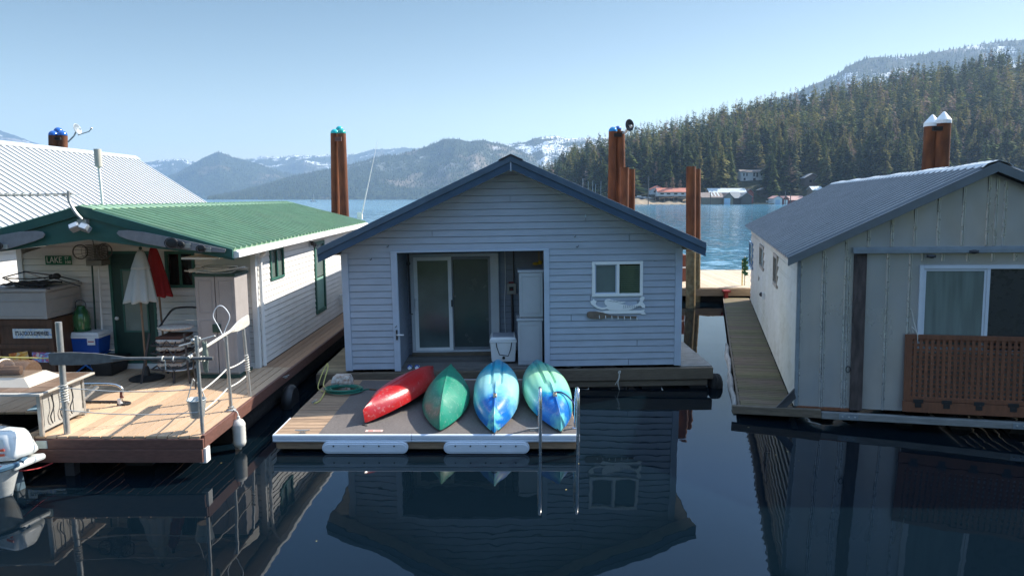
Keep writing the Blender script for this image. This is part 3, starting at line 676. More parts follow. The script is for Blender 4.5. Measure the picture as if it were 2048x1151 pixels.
plankmb(MH, -3.74, -HW - .01, -.02, LEN, -.025, .035, .075, gap=.005, jit=.004).build('side_deck', side_wood, mh)
# tyre-like roller bumper at the right corner
c0 = MH @ Vector((3.80, .12, -.42)); q = MB(); ax = MH.to_3x3() @ Matrix.Rotation(R(90), 3, 'Y')
q.lathe([(.05, -.02), (.15, 0), (.19, .03), (.2, .06), (.185, .075), (.2, .09), (.2, .12), (.185, .135), (.2, .15), (.185, .19), (.13, .22), (.05, .23)], c0, 22, ax)
tag(q.build('tyre_bumper', mat('old_rubber', (.02, .018, .017), .8, var=.25, scale=12, bump=.4, bscale=40), smooth=True), 'black round rubber bumper at the corner of the grey float house', 'bumper')
p = PY(1238, 742, 12.66); q = MB(); q.tube(smoothpts([p, p + V(.01, -.02, -.1), p + V(-.02, -.02, -.22), p + V(.015, 0, -.36)], 4), .008, 5)
q.tube(smoothpts([p, p + V(-.01, -.01, -.14), p + V(-.07, 0, -.26)], 4), .006, 5); q.tube(smoothpts([p + V(0, -.01, .0), p + V(.02, -.03, .015), p + V(.02, -.02, -.03), p + V(-.015, -.03, -.02), p], 3), .01, 5)
tag(q.build('tie_rope', rope_m, smooth=True), 'short frayed white rope end hanging from the beam below the mermaid', 'rope')
# mermaid, fish board and paddle with hooks
def plate_poly(M, pix, org, sc, y, th):
    P3 = []
    for a, b in pix:
        u, v = PL(org[0] + a / sc, org[1] + b / sc, M, y); P3.append((u, y, v))
    q = MB(M); q.prism(P3, (0, th, 0)); return q
mer = [(362, 440), (378, 434), (388, 423), (394, 434), (410, 440), (402, 452), (400, 462), (418, 476), (445, 485), (470, 483), (485, 474), (470, 464), (464, 448), (466, 434), (480, 425), (500, 423), (530, 433), (568, 440), (618, 444), (600, 452), (570, 456), (605, 462), (640, 471), (680, 466), (708, 455), (720, 438), (716, 420), (735, 404), (754, 410), (750, 428), (738, 444), (758, 468), (756, 488), (738, 486), (722, 470), (700, 478), (670, 494), (640, 503), (580, 505), (500, 503), (482, 494), (450, 500), (412, 490), (388, 474), (370, 460)]
o = plate_poly(MH, mer, (1080, 480), 3.6, -.03, .012).build('mermaid_plaque', paint_white); tag(o, 'white cut-out mermaid plaque with curled tail on grey siding under the window', 'wall plaque')
WMm = WM[o.name]
q = MB(MH)
for k in range(9):  # scale lines on the tail
    u, v = PL(1080 + (600 + k * 13) / 3.6, 480 + (465 + abs(k - 3) * 1.0) / 3.6, MH, -.03); q.tube([(u, -.032, v), (u + .012, -.034, v - .03), (u, -.032, v - .06)], .0035, 4)
for k in range(4):
    u, v = PL(1080 + (480 + k * 22) / 3.6, 480 + (432 + k * 4) / 3.6, MH, -.03); q.tube([(u, -.032, v), (u + .05, -.033, v - .012), (u + .1, -.032, v - .004)], .0022, 4)
q.build('engraved_line', mat('plaque_line', (.2, .22, .25), .6, var=0), o)
fish = [(398, 507), (440, 512), (500, 506), (725, 505), (755, 498), (748, 515), (765, 532), (735, 535), (722, 526), (500, 530), (470, 526), (430, 516)]
o = plate_poly(MH, fish, (1080, 480), 3.6, -.026, .01).build('fish_plaque', paint_white); tag(o, 'long white fish-shaped strip between the mermaid plaque and the paddle', 'wall plaque')
pad = [(336, 538), (342, 518), (362, 513), (410, 514), (455, 520), (490, 537), (540, 543), (700, 547), (700, 563), (540, 558), (488, 556), (445, 568), (362, 564), (342, 556)]
o = plate_poly(MH, pad, (1080, 480), 3.6, -.036, .02).build('paddle_rack', paddle_m, bevel=.004); tag(o, 'weathered brown paddle hung flat on grey siding with small hooks', 'paddle')
for k in range(7):
    u, v = PL(1080 + (427 + 45 * k) / 3.6, 480 + (540 + 2 * k) / 3.6, MH, -.04); h_ = MB(MH)
    h_.tube(smoothpts([(u, -.04, v), (u, -.05, v - .03), (u, -.07, v - .055), (u, -.09, v - .03)], 3), .006, 5); h_.build('hook', paint_white, o, smooth=True)
# porch things ---------------------------------------------------
def cabinet(name, label, cat, M, x0, x1, y0, y1, z0, z1, m, panels=1, top=None, group=None, handle=False):
    r = thing(name, label, cat, M @ Matrix.Translation(((x0 + x1) / 2, (y0 + y1) / 2, z0)), group=group)
    q = MB(M); q.box((x0 + .01, y0 + .03, z0), (x1 - .01, y1, z1 - .03)); q.build('body', m, r, bevel=.006)
    q = MB(M); q.box((x0 - .015, y0 - .015, z1 - .03), (x1 + .015, y1 + .01, z1 + .012)); q.build('lid', top or m, r, bevel=.008)
    w = (x1 - x0) / panels
    for i in range(panels):
        a, b = x0 + i * w + .006, x0 + (i + 1) * w - .006
        d = MB(M); d.box((a, y0, z0 + .03), (b, y0 + .028, z1 - .035)); dd = d.build('door', m, r, bevel=.006)
        for (p0, p1) in (((z0 + .1), (z0 + (z1 - z0) * .55)), ((z0 + (z1 - z0) * .62), z1 - .1)) if handle else ((z0 + .1, z1 - .1),):
            frame_mb(M, a + .05, b - .05, p0, p1, y0 + .001, .012, .008).build('moulding', m, dd, bevel=.003)
    return r
cabinet('storage_cabinet', 'lower of the two stacked pale resin cabinets on the grey house porch', 'cabinet', MH, .085, .565, .12, .62, -.01, .9, beige2, group='stacked porch cabinets')
cabinet('storage_cabinet', 'upper of the two stacked pale resin cabinets on the grey house porch', 'cabinet', MH, .12, .585, .16, .62, .915, 1.83, beige2, group='stacked porch cabinets')
def tub_cooler(M, x0, x1, y0, y1, z0, z1, body, lid, name, label):
    r = thing(name, label, 'cooler', M @ Matrix.Translation(((x0 + x1) / 2, (y0 + y1) / 2, z0))); k = .035
    q = MB(M); q.hexa([(x0 + k, y0 + k, z0), (x1 - k, y0 + k, z0), (x1 - k, y1 - k, z0), (x0 + k, y1 - k, z0), (x0 + .01, y0 + .01, z1 - .1), (x1 - .01, y0 + .01, z1 - .1), (x1 - .01, y1 - .01, z1 - .1), (x0 + .01, y1 - .01, z1 - .1)])
    q.build('body', body, r, bevel=.02)
    q = MB(M); q.box((x0, y0, z1 - .1), (x1, y1, z1 - .055)); q.hexa([(x0 + .004, y0 + .004, z1 - .05), (x1 - .004, y0 + .004, z1 - .05), (x1 - .004, y1, z1 - .05), (x0 + .004, y1, z1 - .05), (x0 + .03, y0 + .03, z1), (x1 - .03, y0 + .03, z1), (x1 - .03, y1 - .03, z1), (x0 + .03, y1 - .03, z1)])
    q.build('lid', lid, r, bevel=.008); return r
ck = tub_cooler(MH, -.46, .07, .28, .86, .03, .52, white_plastic, white_plastic, 'ice_chest', 'white hard-sided cooler with dark rope handle on the grey house porch')
q = MB(MH); q.tube([(-.33, .29, .42), (-.32, .26, .34), (-.27, .22, .2), (-.10, .22, .17), (-.05, .25, .3), (-.03, .29, .42)], .009, 6); q.build('handle', black, ck, smooth=True)
q = MB(MH); q.lathe([(.012, 0), (.028, 0), (.028, .02), (.005, .021)], (-.19, .3, .12), 12, Matrix.Rotation(R(90), 3, 'X')); q.build('drain_plug', black, ck)
q = MB(MH); q.box((-.40, .34, .5195), (.01, .8, .524)); q.build('lid_pad', mat('grey_lid_mat', (.35, .37, .42), .6), ck)
u, v = PL(1023, 575, MH, PD)
er = thing('electrical_box', 'small grey outlet box with red switch on the porch back wall', 'electrical box', MH @ Matrix.Translation((u, PD, v)))
q = MB(MH); q.box((u - .095, PD - .1, v - .12), (u + .095, PD - .012, v + .1)); q.build('box', mat('box_grey', (.33, .33, .3), .5), er, bevel=.008)
q = MB(MH); q.box((u - .05, PD - .115, v - .05), (u + .04, PD - .1, v + .03)); q.build('cover', black, er)
q = MB(MH); q.box((u - .02, PD - .122, v - .03), (u + .02, PD - .114, v - .01)); q.box((u - .06, PD - .08, v + .1), (u + .05, PD - .02, v + .13)); q.build('switch', mat('red_switch', (.25, .02, .02), .5), er)
q = MB(MH); q.tube([(u + .05, PD - .04, v + .1), (u + .05, PD - .04, OT)], .014, 8); q.tube([(u + .01, PD - .045, v - .1), (u + .01, PD - .045, 0)], .026, 8); q.build('conduit', dark_metal, er)
q = MB(MH); q.tube(smoothpts([(u - .13, PD - .03, OT), (u - .12, PD - .03, 1.6), (u - .15, PD - .03, 1.0), (u - .14, PD - .03, .4)], 5), .007, 5); tag(q.build('loose_cable', white_plastic, smooth=True), 'thin white cable running down the porch back wall', 'cable')
u, v = PL(1072, 527, MH, .9); q = MB(MH); q.ball((u, .9, v), .06, sc=(1.2, .6, .55)); q.ball((u + .08, .9, v + .02), .045); q.tube([(u + .06, .9, v + .03), (u + .06, .9, OT)], .008, 5)
tag(q.build('yellow_float', mat('yellow_foam', (.55, .33, .02), .6), smooth=True), 'small yellow float hanging above the stacked porch cabinets', 'float')
sd = thing('sandals', 'white and blue sandals at the porch edge left of the red canoe', 'sandals', MH @ Matrix.Translation((-1.93, .12, 0)))
for i, (u, a_) in enumerate(((-2.0, .1), (-1.86, -.08))):
    q = MB(MH); pts = [(u + .042 * math.cos(t) * (1 + .15 * math.sin(t)), .12 + .13 * math.sin(t), -.006) for t in np.linspace(0, 6.283, 14)[:-1]]; q.prism(pts, (0, 0, .02)); s_ = q.build('sole', paint_white, sd)
    q = MB(MH); q.tube([(u - .045, .1, 0), (u - .02, .1, .045), (u + .02, .1, .045), (u + .045, .1, 0)], .012, 6); q.build('strap', blue_plastic, s_)
u, v = PL(787, 545, MH, .4)
q = MB(MH); q.tube([(OL + .10, .75, 2.15), (OL + .10, .75, .95), (OL + .16, .75, .93)], .012, 6); q.ball((OL + .10, .75, 1.95), .04)
tag(q.build('boat_hook', dark_metal, smooth=True), 'dark pole hanging on the porch side wall beside the sliding door', 'pole')
# ================================================================== swim dock with kayaks
DZ = .26; dxa, dxb, dya, dyb = -3.40, .955, 9.42, 12.45
dk = thing('floating_dock', 'low wooden floating dock with dark carpet and white edge strip', 'dock', loc=((dxa + dxb) / 2, (dya + dyb) / 2, 0))
plankmb(None, dxa, dxb, dya + .02, dyb, DZ, .03, .145, jit=.004).build('boards', dock_wood, dk)
q = MB(); q.box((dxa + .04, dya + .03, .05), (dxb - .03, dya + .08, DZ - .034)); q.box((dxa, dya + .085, .04), (dxa + .05, dyb, DZ - .034)); q.box((dxb - .05, dya + .085, .04), (dxb, dyb, DZ - .034)); q.box((dxa + .06, dyb - .05, .04), (dxb - .06, dyb, DZ - .034)); q.build('rim', dock_wood, dk)
q = MB()
for i in range(5): q.box((dxa + .15 + i * .83, dya + .3, -.12), (dxa + .85 + i * .83, dyb - .3, .2))
q.build('float_block', black, dk)
q = MB(); xm = dxa + 1.97
for a_, b_ in ((dxa - .01, xm - .003), (xm + .003, dxb + .01)):
    q.prism([(a_, dya + .02, DZ + .012), (a_, dya + .03, DZ - .10), (a_, dya - .005, DZ - .10), (a_, dya - .022, DZ - .085), (a_, dya - .022, DZ - .062), (a_, dya - .008, DZ - .055), (a_, dya - .022, DZ - .045), (a_, dya - .022, DZ - .0), (a_, dya - .01, DZ + .012)], (b_ - a_, 0, 0))
q.prism([(dxa - .012, dya + .02, DZ + .008), (dxa - .012, dya + .02, DZ - .07), (dxa, dya + .02, DZ - .07), (dxa, dya + .02, DZ + .008)], (0, .75, 0))
q.build('edge_strip', vinyl, dk, smooth=True)
q = MB(); q.box((dxa + 1.2, dyb, DZ - .03), (dxb, dyb + .015, DZ + .008)); q.build('back_strip', vinyl, dk)
q = MB(); n = 30
P_ = [[(dxa + .63 + (dxb - .02 - dxa - .63) * i / n, dya + .02 + (2.92) * j / 20, DZ + .006 + .003 * math.sin(i * 1.3 + j)) for i in range(n + 1)] for j in range(21)]
q.grid(P_); q.build('carpet', carpet, dk, solid=.004)
for px in (730, 973):
    x0 = (px - 86 - 1024) / F * 9.75; x1 = (px + 86 - 1024) / F * 9.75; r_ = .085; pts = []
    for k in range(9): t = math.pi / 2 + math.pi * k / 8; pts.append((x0 + r_ + r_ * math.cos(t), .09 + r_ * math.sin(t)))
    for k in range(9): t = -math.pi / 2 + math.pi * k / 8; pts.append((x1 - r_ + r_ * math.cos(t), .09 + r_ * math.sin(t)))
    q = MB(); q.prism([(a_, dya - .05, b_) for a_, b_ in pts], (0, .07, 0)); q.prism([((a_ - (x0 + x1) / 2) * .965 + (x0 + x1) / 2, dya - .062, (b_ - .09) * .72 + .09) for a_, b_ in pts], (0, .012, 0))
    o = q.build('dock_fender', vinyl, bevel=.006)
    tag(o, ('left' if px < 900 else 'right') + ' one of two long white bumpers bolted low on the dock front', 'dock bumper', 'long white dock bumpers')
    for k in range(5): b = MB(); b.lathe([(.011, 0), (.012, .006), (.003, .009)], (x0 + .17 + k * .215, dya - .064, .125), 8, Matrix.Rotation(R(90), 3, 'X')); b.build('bolt', dark_metal, o)
def cleat(px, py, z, ang, label, s=1.0):
    p = PZ(px, py, z); r = Matrix.Translation(p) @ Matrix.Rotation(ang, 4, 'Z') @ Matrix.Diagonal((s, s, s, 1)); q = MB(r)
    q.box((-.05, -.02, 0), (.05, .02, .012)).box((-.03, -.012, .012), (-.015, .012, .035)).box((.015, -.012, .012), (.03, .012, .035)).tube([(-.12, 0, .05), (-.06, 0, .042), (.06, 0, .042), (.12, 0, .05)], [.008, .013, .013, .008], 6)
    tag(q.build('cleat', galvpipe), label, 'cleat')
cleat(605, 865, DZ, .05, 'grey metal cleat on bare boards at the dock front left corner', .9); cleat(1067, 861, DZ + .01, .1, 'grey metal cleat at the dock front edge left of the ladder', .9)
cleat(628, 805, DZ, 1.3, 'small cleat with rope on the left dock edge', .7); cleat(572, 755, .5, 1.2, 'small cleat on the brown walkway edge above the dark gap', .7)
p = PZ(749, 861, DZ + .012); q = MB(); q.box((p.x - .13, p.y - .045, p.z), (p.x + .12, p.y + .045, p.z + .003)); o = q.build('warning_sticker', mat('faded_sticker', (.62, .42, .36), .7, var=.25, scale=40)); tag(o, 'faded pink and white sticker on the carpet near the red canoe tip', 'sticker')
q = MB(); q.box((p.x - .09, p.y - .02, p.z + .0034), (p.x - .02, p.y + .02, p.z + .005)); q.box((p.x + .0, p.y - .012, p.z + .0034), (p.x + .09, p.y + .012, p.z + .005)); q.build('print', mat('sticker_red', (.45, .12, .1), .7, var=.3, scale=60), o)
# ladder
ld = thing('swim_ladder', 'silver tube swim ladder hooked over the right front of the dock', 'ladder', loc=(.67, 9.4, DZ))
for x in (.40, .93):
    q = MB(); pts = smoothpts([(x, 9.33, -.9), (x, 9.33, -.2), (x, 9.33, .5), (x, 9.34, .80), (x, 9.42, .92), (x, 9.55, .90), (x, 9.66, .7), (x, 9.70, .45), (x, 9.70, DZ)], 6)
    rl = q.tube(pts, .024, 12).build('rail', steel, ld, smooth=True); b = MB(); b.lathe([(.05, 0), (.05, .012), (.03, .02)], (x, 9.70, DZ + .006), 14); b.build('foot_flange', steel, rl)
for z in (-.2, -.48, -.76): q = MB(); q.bar((.42, 9.33, z), (.91, 9.33, z), .07, .025).build('step', steel, ld)
# boats ----------------------------------------------------------
def gradmix(name, stops, rough=.3, scale=1.5, coat=.3, seed=0., stretch=(1, 1, 1)):
    m = bpy.data.materials.new(name); m.use_nodes = True; n = m.node_tree.nodes; l = m.node_tree.links; b = n['Principled BSDF']
    tc = n.new('ShaderNodeTexCoord'); mp = n.new('ShaderNodeMapping'); mp.inputs['Location'].default_value = (seed, seed * .7, 0); mp.inputs['Scale'].default_value = stretch; l.new(tc.outputs['Object'], mp.inputs[0])
    t = n.new('ShaderNodeTexNoise'); t.inputs['Scale'].default_value = scale; t.inputs['Detail'].default_value = 3; t.inputs['Distortion'].default_value = .6; l.new(mp.outputs[0], t.inputs['Vector'])
    r = n.new('ShaderNodeValToRGB'); e = r.color_ramp.elements
    while len(e) > 1: e.remove(e[-1])
    e[0].position = stops[0][0]; e[0].color = (*stops[0][1], 1)
    for p_, c_ in stops[1:]: q = e.new(p_); q.color = (*c_, 1)
    l.new(t.outputs['Fac'], r.inputs[0])
    sc = n.new('ShaderNodeTexNoise'); sc.inputs['Scale'].default_value = 22; sc.inputs['Detail'].default_value = 8; l.new(tc.outputs['Object'], sc.inputs['Vector'])
    mr = n.new('ShaderNodeMapRange'); mr.inputs[1].default_value = .56; mr.inputs[2].default_value = .8; mr.inputs[4].default_value = .35; l.new(sc.outputs['Fac'], mr.inputs[0])
    mx = n.new('ShaderNodeMix'); mx.data_type = 'RGBA'; l.new(mr.outputs[0], mx.inputs[0]); l.new(r.outputs[0], mx.inputs[6]); mx.inputs[7].default_value = (.6, .6, .55, 1)
    l.new(mx.outputs[2], b.inputs['Base Color']); b.inputs['Roughness'].default_value = rough; b.inputs['Coat Weight'].default_value = coat; b.inputs['Coat Roughness'].default_value = .15
    bp = n.new('ShaderNodeBump'); bp.inputs['Strength'].default_value = .08; bp.inputs['Distance'].default_value = .02; l.new(sc.outputs['Fac'], bp.inputs['Height']); l.new(bp.outputs[0], b.inputs['Normal'])
    return m
def hull(name, label, cat, near, far, B, H, m, style, roll=0., group=None):
    N_ = Vector(near); a = Vector(far) - N_; L = a.length; a.normalize(); s = a.cross(Vector((0, 0, 1))).normalized()
    s = Matrix.Rotation(roll, 3, a) @ s; u = s.cross(a).normalized(); rows = []; nt, ns = 56, 60
    for i in range(nt + 1):
        t = i / nt; k = abs(2 * t - 1)
        if style == 'canoe': b = B * max(0, 1 - k ** 2.1) ** .95; zk = H * (1 - .42 * k ** 3.2); zg = .05 * (1 - k * k); ex = 2.2 - 1.05 * k ** 2
        elif style == 'vee': b = B * max(0, 1 - k ** 2.3) ** .95; zk = H * (1 - .5 * k ** 3.); zg = .04 * (1 - k * k); ex = 1.55 - .5 * k
        else: b = B * max(0, 1 - k ** 2.2) ** .88; zk = H * (1 - .48 * k ** 2.8); zg = .04 * (1 - k * k); ex = 2.9 - 1.75 * k ** 1.7
        row = []
        for j in range(ns + 1):
            x = -1 + 2 * j / ns; z = (1 - abs(x) ** ex) ** (1 / ex if ex > 1.2 else .85); x = x if ex < 1.2 else math.copysign(abs(x) ** .92, x)
            xx = x * b; zz = zg + (zk - zg) * z
            if style == 'kayak':
                g = math.exp(-((abs(xx) - .082) / .014) ** 2) * (1 if .36 < t < .86 else 0) ; zz -= .032 * g
                if t < .42: zz += .028 * math.exp(-(xx / .022) ** 2) * min(1, (.42 - t) / .1) * min(1, t / .06)
                if .30 < t < .9: zz += .010 * (1 if abs(xx) < .05 else 0)
                zz += .012 * (1 / (1 + math.exp((abs(xx) - .2) * 90))) * math.sin(math.pi * t)
            if style == 'vee': zz += .012 * math.exp(-(xx / .012) ** 2)
            if style == 'canoe': zz += .010 * math.exp(-(xx / .02) ** 2)
            row.append(N_ + a * (t * L) + s * xx + u * zz)
        rows.append(row)
    r = thing(name, label, cat, loc=(N_ + Vector(far)) / 2, group=group)
    q = MB(); q.grid(rows); q.add([p for rw in rows for p in (rw[0], rw[-1])], [(2 * i, 2 * i + 1, 2 * i + 3, 2 * i + 2) for i in range(nt)])
    q.build('hull', m, r, smooth=True)
    return r, (N_, a, s, u, L, B, H)
def rimtube(info, r, m, par, style_b):
    N_, a, s, u, L, B, H = info
    for sg in (-1, 1):
        q = MB(); pts = []
        for i in range(31):
            t = i / 30; k = abs(2 * t - 1); b = B * max(0, 1 - k ** 2.2) ** style_b; pts.append(N_ + a * (t * L) + s * (b * sg) + u * .03 * (1 - k * k))
        q.tube(pts, r, 6).build('gunwale', m, par, smooth=True)
red_m = gradmix('red_hull', [(.3, (.38, .010, .012)), (.7, (.46, .016, .018))], .28, 2)
grn_m = gradmix('green_hull', [(.3, (.004, .16, .105)), (.7, (.012, .24, .15))], .4, 2, coat=.15)
def bandmix(name, bands, rough=.33, amp=.55, seed=0.):
    """moulded-in colour bands along the hull, swirled into one another"""
    m = gradmix(name, [(0, (1, 1, 1)), (1, (1, 1, 1))], rough, 1, .25); n = m.node_tree.nodes; l = m.node_tree.links
    r = [x for x in n if x.type == 'VALTORGB'][0]; tc = [x for x in n if x.type == 'TEX_COORD'][0]
    sp = n.new('ShaderNodeSeparateXYZ'); l.new(tc.outputs['Object'], sp.inputs[0]); mp = n.new('ShaderNodeMapping'); mp.inputs['Location'].default_value = (seed, seed, seed); mp.inputs['Scale'].default_value = (1.6, .9, 1.6); l.new(tc.outputs['Object'], mp.inputs[0])
    t = n.new('ShaderNodeTexNoise'); t.inputs['Scale'].default_value = 2.0; t.inputs['Detail'].default_value = 4; t.inputs['Distortion'].default_value = .8; l.new(mp.outputs[0], t.inputs['Vector'])
    a = n.new('ShaderNodeMath'); a.operation = 'MULTIPLY_ADD'; l.new(sp.outputs['Y'], a.inputs[0]); a.inputs[1].default_value = 1 / 3.2; a.inputs[2].default_value = .5 - amp / 2
    b = n.new('ShaderNodeMath'); b.operation = 'MULTIPLY_ADD'; l.new(t.outputs['Fac'], b.inputs[0]); b.inputs[1].default_value = amp; l.new(a.outputs[0], b.inputs[2]); l.new(b.outputs[0], r.inputs[0])
    e = r.color_ramp.elements
    while len(e) > 1: e.remove(e[-1])
    e[0].position = bands[0][0]; e[0].color = (*bands[0][1], 1)
    for p_, c_ in bands[1:]: q = e.new(p_); q.color = (*c_, 1)
    return m
BL, TL, AQ, LM = (.006, .15, .50), (.012, .33, .48), (.16, .58, .58), (.30, .66, .40)
k3m = bandmix('blue_swirl_hull', [(.0, BL), (.03, TL), (.07, AQ), (.11, BL), (.21, BL), (.27, (.15, .45, .62)), (.34, (.30, .60, .62)), (.50, (.27, .57, .56)), (.62, TL), (.86, (.01, .22, .45))], seed=1.3, amp=.3)
k4m = bandmix('teal_swirl_hull', [(.0, BL), (.04, TL), (.08, AQ), (.12, BL), (.21, BL), (.26, TL), (.31, (.24, .60, .48)), (.56, (.33, .66, .40)), (.70, (.04, .38, .30)), (.86, (.01, .22, .36)), (.95, BL)], seed=5.1, amp=.3)
G4 = 'upturned boats leaning on the porch edge'
r, inf = hull('canoe', 'glossy red upturned canoe, leftmost of the four hulls on the dock', 'canoe', (-2.19, 9.86, .29), (-1.40, 12.12, .40), .335, .33, red_m, 'canoe', -.12, G4)
q = MB(); N_, a, s, u, L, B, H = inf; q.tube(smoothpts([N_ + a * .02 + u * .02, N_ - a * .03 - u * .01 - s * .02, N_ - a * .05 - u * .02 + s * .05, N_ - a * .01 - u * .02 + s * .06], 4), .009, 6).build('grab_loop', black, r, smooth=True)
r, inf = hull('canoe', 'dark green upturned canoe with a sharp keel, second hull from the left', 'canoe', (-1.04, 9.52, .29), (-1.08, 12.10, .42), .375, .40, grn_m, 'vee', 0, G4)
for nm, lb, ne, fa, mm in (('kayak', 'blue upturned kayak with pale aqua swirls, third hull from the left', (-.255, 9.44, .29), (-.25, 12.38, .47), k3m),
                           ('kayak', 'teal and lime upturned kayak with dark blue strap, behind the ladder', (.70, 9.50, .29), (.42, 12.38, .46), k4m)):
    r, inf = hull(nm, lb, 'kayak', ne, fa, .375, .37, mm, 'kayak', 0, G4); N_, a, s, u, L, B, H = inf
    c = N_ + a * .55 + u * .345; q = MB(); q.hexa([c - s * .03 - a * .05, c + s * .03 - a * .05, c + s * .03 + a * .05, c - s * .03 + a * .05, c - s * .022 - a * .04 + u * .03, c + s * .022 - a * .04 + u * .03, c + s * .022 + a * .04 + u * .04, c - s * .022 + a * .04 + u * .04])
    pl_ = q.build('skid_plate', mat('skid_beige', (.5, .42, .3), .6), r, bevel=.004)
    q = MB(); q.box(tuple(c + u * .035 - V(.008, .03, .0)), tuple(c + u * .04 + V(.008, .0, .004))); q.box(tuple(c + u * .035 + V(-.012, .012, .0)), tuple(c + u * .04 + V(.012, .03, .006))); q.build('screw', black, pl_)
    for e_, sg in ((N_, 1), (N_ + a * L, -1)):
        q = MB(); q.tube(smoothpts([e_ + a * sg * .1 - s * .05 + u * .02, e_ - a * sg * .02 - s * .02 + u * .005, e_ - a * sg * .02 + s * .02 + u * .005, e_ + a * sg * .1 + s * .05 + u * .02], 3), .008, 6).build('carry_loop', black, r, smooth=True)
    if 'teal' in lb:
        c = N_ + a * .66 + u * .36; q = MB(); q.tube(smoothpts([c, c + s * .12 - u * .01, c + s * .22 - a * .1 - u * .06, c + s * .30 - a * .2 - u * .16, c + s * .33 - a * .3 - u * .3], 4), .012, 6).build('strap', mat('navy_strap', (.01, .02, .12), .7), r, smooth=True)
# rusty box and hose
p = PZ(682, 778, DZ); bx = thing('bait_box', 'small rusty white metal box on the dock behind the hose', 'box', loc=p)
q = MB(); x, y, z = p; rw = mat('rusty_white_paint', (.62, .60, .54), .6, var=.1, c2=(.22, .09, .04), c2amt=.9, c2scale=16)
q.hexa([(x - .2, y + .02, z), (x + .17, y - .02, z), (x + .17, y + .28, z), (x - .19, y + .3, z), (x - .18, y + .03, z + .1), (x + .17, y - .0, z + .1), (x + .16, y + .27, z + .1), (x - .17, y + .29, z + .1)]).build('base', rw, bx, bevel=.008)
q = MB(); q.hexa([(x - .19, y + .01, z + .105), (x + .18, y - .02, z + .105), (x + .17, y + .28, z + .105), (x - .18, y + .3, z + .105), (x - .15, y + .05, z + .22), (x + .13, y + .02, z + .22), (x + .13, y + .25, z + .22), (x - .14, y + .26, z + .22)]).build('lid', rw, bx, bevel=.012)
p = PZ(688, 782, DZ + .02); q = MB(); pts = []
for i in range(9 * 22):
    t = i / 22; a_ = t * 6.283; rr = .27 - .012 * (i / 22 % 3) + .02 * math.sin(t * 2.3); pts.append((p.x + rr * math.cos(a_) * 1.12 + .03 * math.sin(t), p.y + rr * math.sin(a_) * .85, p.z + .010 + .014 * (t % 4.)))
pts += [(p.x + .3, p.y + .05, p.z), (p.x + .38, p.y + .16, p.z - .004), (p.x + .44, p.y + .14, p.z - .004)]
q.tube(pts, .0105, 6); o = tag(q.build('garden_hose', hose_m, smooth=True), 'green garden hose coiled in front of the rusty white box', 'hose')
q = MB(); q.tube([(p.x + .42, p.y + .14, p.z), (p.x + .54, p.y + .1, p.z)], .016, 8).build('nozzle', mat('brass_nozzle', (.15, .07, .04), .5, metal=.4), o)
# mooring line with stub
p = PY(655, 728, 12.6); q = MB(); q.tube(smoothpts([p + V(.0, 0, .02), p + V(.03, -.1, -.05), p + V(.05, -.5, -.25), PZ(652, 778, DZ + .02), PZ(640, 800, DZ + .015), PZ(628, 806, DZ + .015)], 6), .011, 6)
q.tube(smoothpts([p + V(0, 0, .02), p + V(-.04, -.2, -.1), p + V(-.05, -.5, -.3), PZ(645, 782, DZ + .02)], 5), .010, 6); tag(q.build('mooring_rope', yellow_rope, smooth=True), 'pale yellow mooring rope looped from the grey house corner to the dock', 'rope')
ID = Matrix.Identity(4)
# ================================================================== left float house (green roof)
LH = Matrix.Translation((-6.65, 12.15, .56)); WY = 12.15; WXR = -4.58; WXL = -8.72; DK = .56
lh = thing('float_house', 'white clapboard float house with ribbed green metal roof, left of the grey one', 'float house', LH)
AX = -6.63; RX0 = -9.0; RX1 = -4.32; RYF = 10.6; RYB = 20.4
gtop = lambda x: 3.44 - (3.44 - 2.80) * abs(x - AX) / (RX1 - AX)
q = MB(); HD = (-7.16, -6.40, -1, 2.66)
h_u0, h_u1 = PY(332, 540, WY).x, PY(391, 540, WY).x; h_v0, h_v1 = PY(350, 575, WY).z, PY(350, 502, WY).z
siding(q, (0, WY, 0), (1, 0, 0), (0, -1, 0), [(WXL, DK), (WXR, DK), (WXR, 2.62), (AX, 3.3), (WXL, 2.62)], .11, [HD, (h_u0, h_u1, h_v0, h_v1)])
w1 = [PX(537, 492, WXR), PX(567, 558, WXR)]; yA, yB = w1[0].y, w1[1].y; zA, zB = 2.06, 2.66
d1, d2 = PX(627, 500, WXR).y, PX(647, 500, WXR).y
siding(q, (WXR, 0, 0), (0, 1, 0), (1, 0, 0), [(WY, DK), (RYB - .2, DK), (RYB - .2, 2.86), (WY, 2.80)], .11, [(yA, yB, zA, zB), (d1, d2, .92, 2.62)])
siding(q, (WXL, 0, 0), (0, 1, 0), (-1, 0, 0), [(WY, DK), (RYB - .2, DK), (RYB - .2, 2.72), (WY, 2.72)], .11)
siding(q, (0, RYB - .2, 0), (1, 0, 0), (0, 1, 0), [(WXL, DK), (WXR, DK), (WXR, 2.62), (AX, 3.3), (WXL, 2.62)], .11)
q.build('wall', white_siding, lh, fix=False)
for x in (WXR, WXL): q = MB(); q.box((x - .075, WY - .03, DK), (x + .02, WY + .075, 2.74)); q.build('corner_trim', white_trim, lh, bevel=.004)
q = MB(); q.box((WXL + .08, WY - .025, DK), (-7.25, WY - .002, DK + .1)); q.box((-6.3, WY - .025, DK), (WXR - .08, WY - .002, DK + .1)); q.box((-7.25, WY - .06, DK), (-6.3, WY - .002, DK + .09)); q.build('sill_board', white_trim, lh)
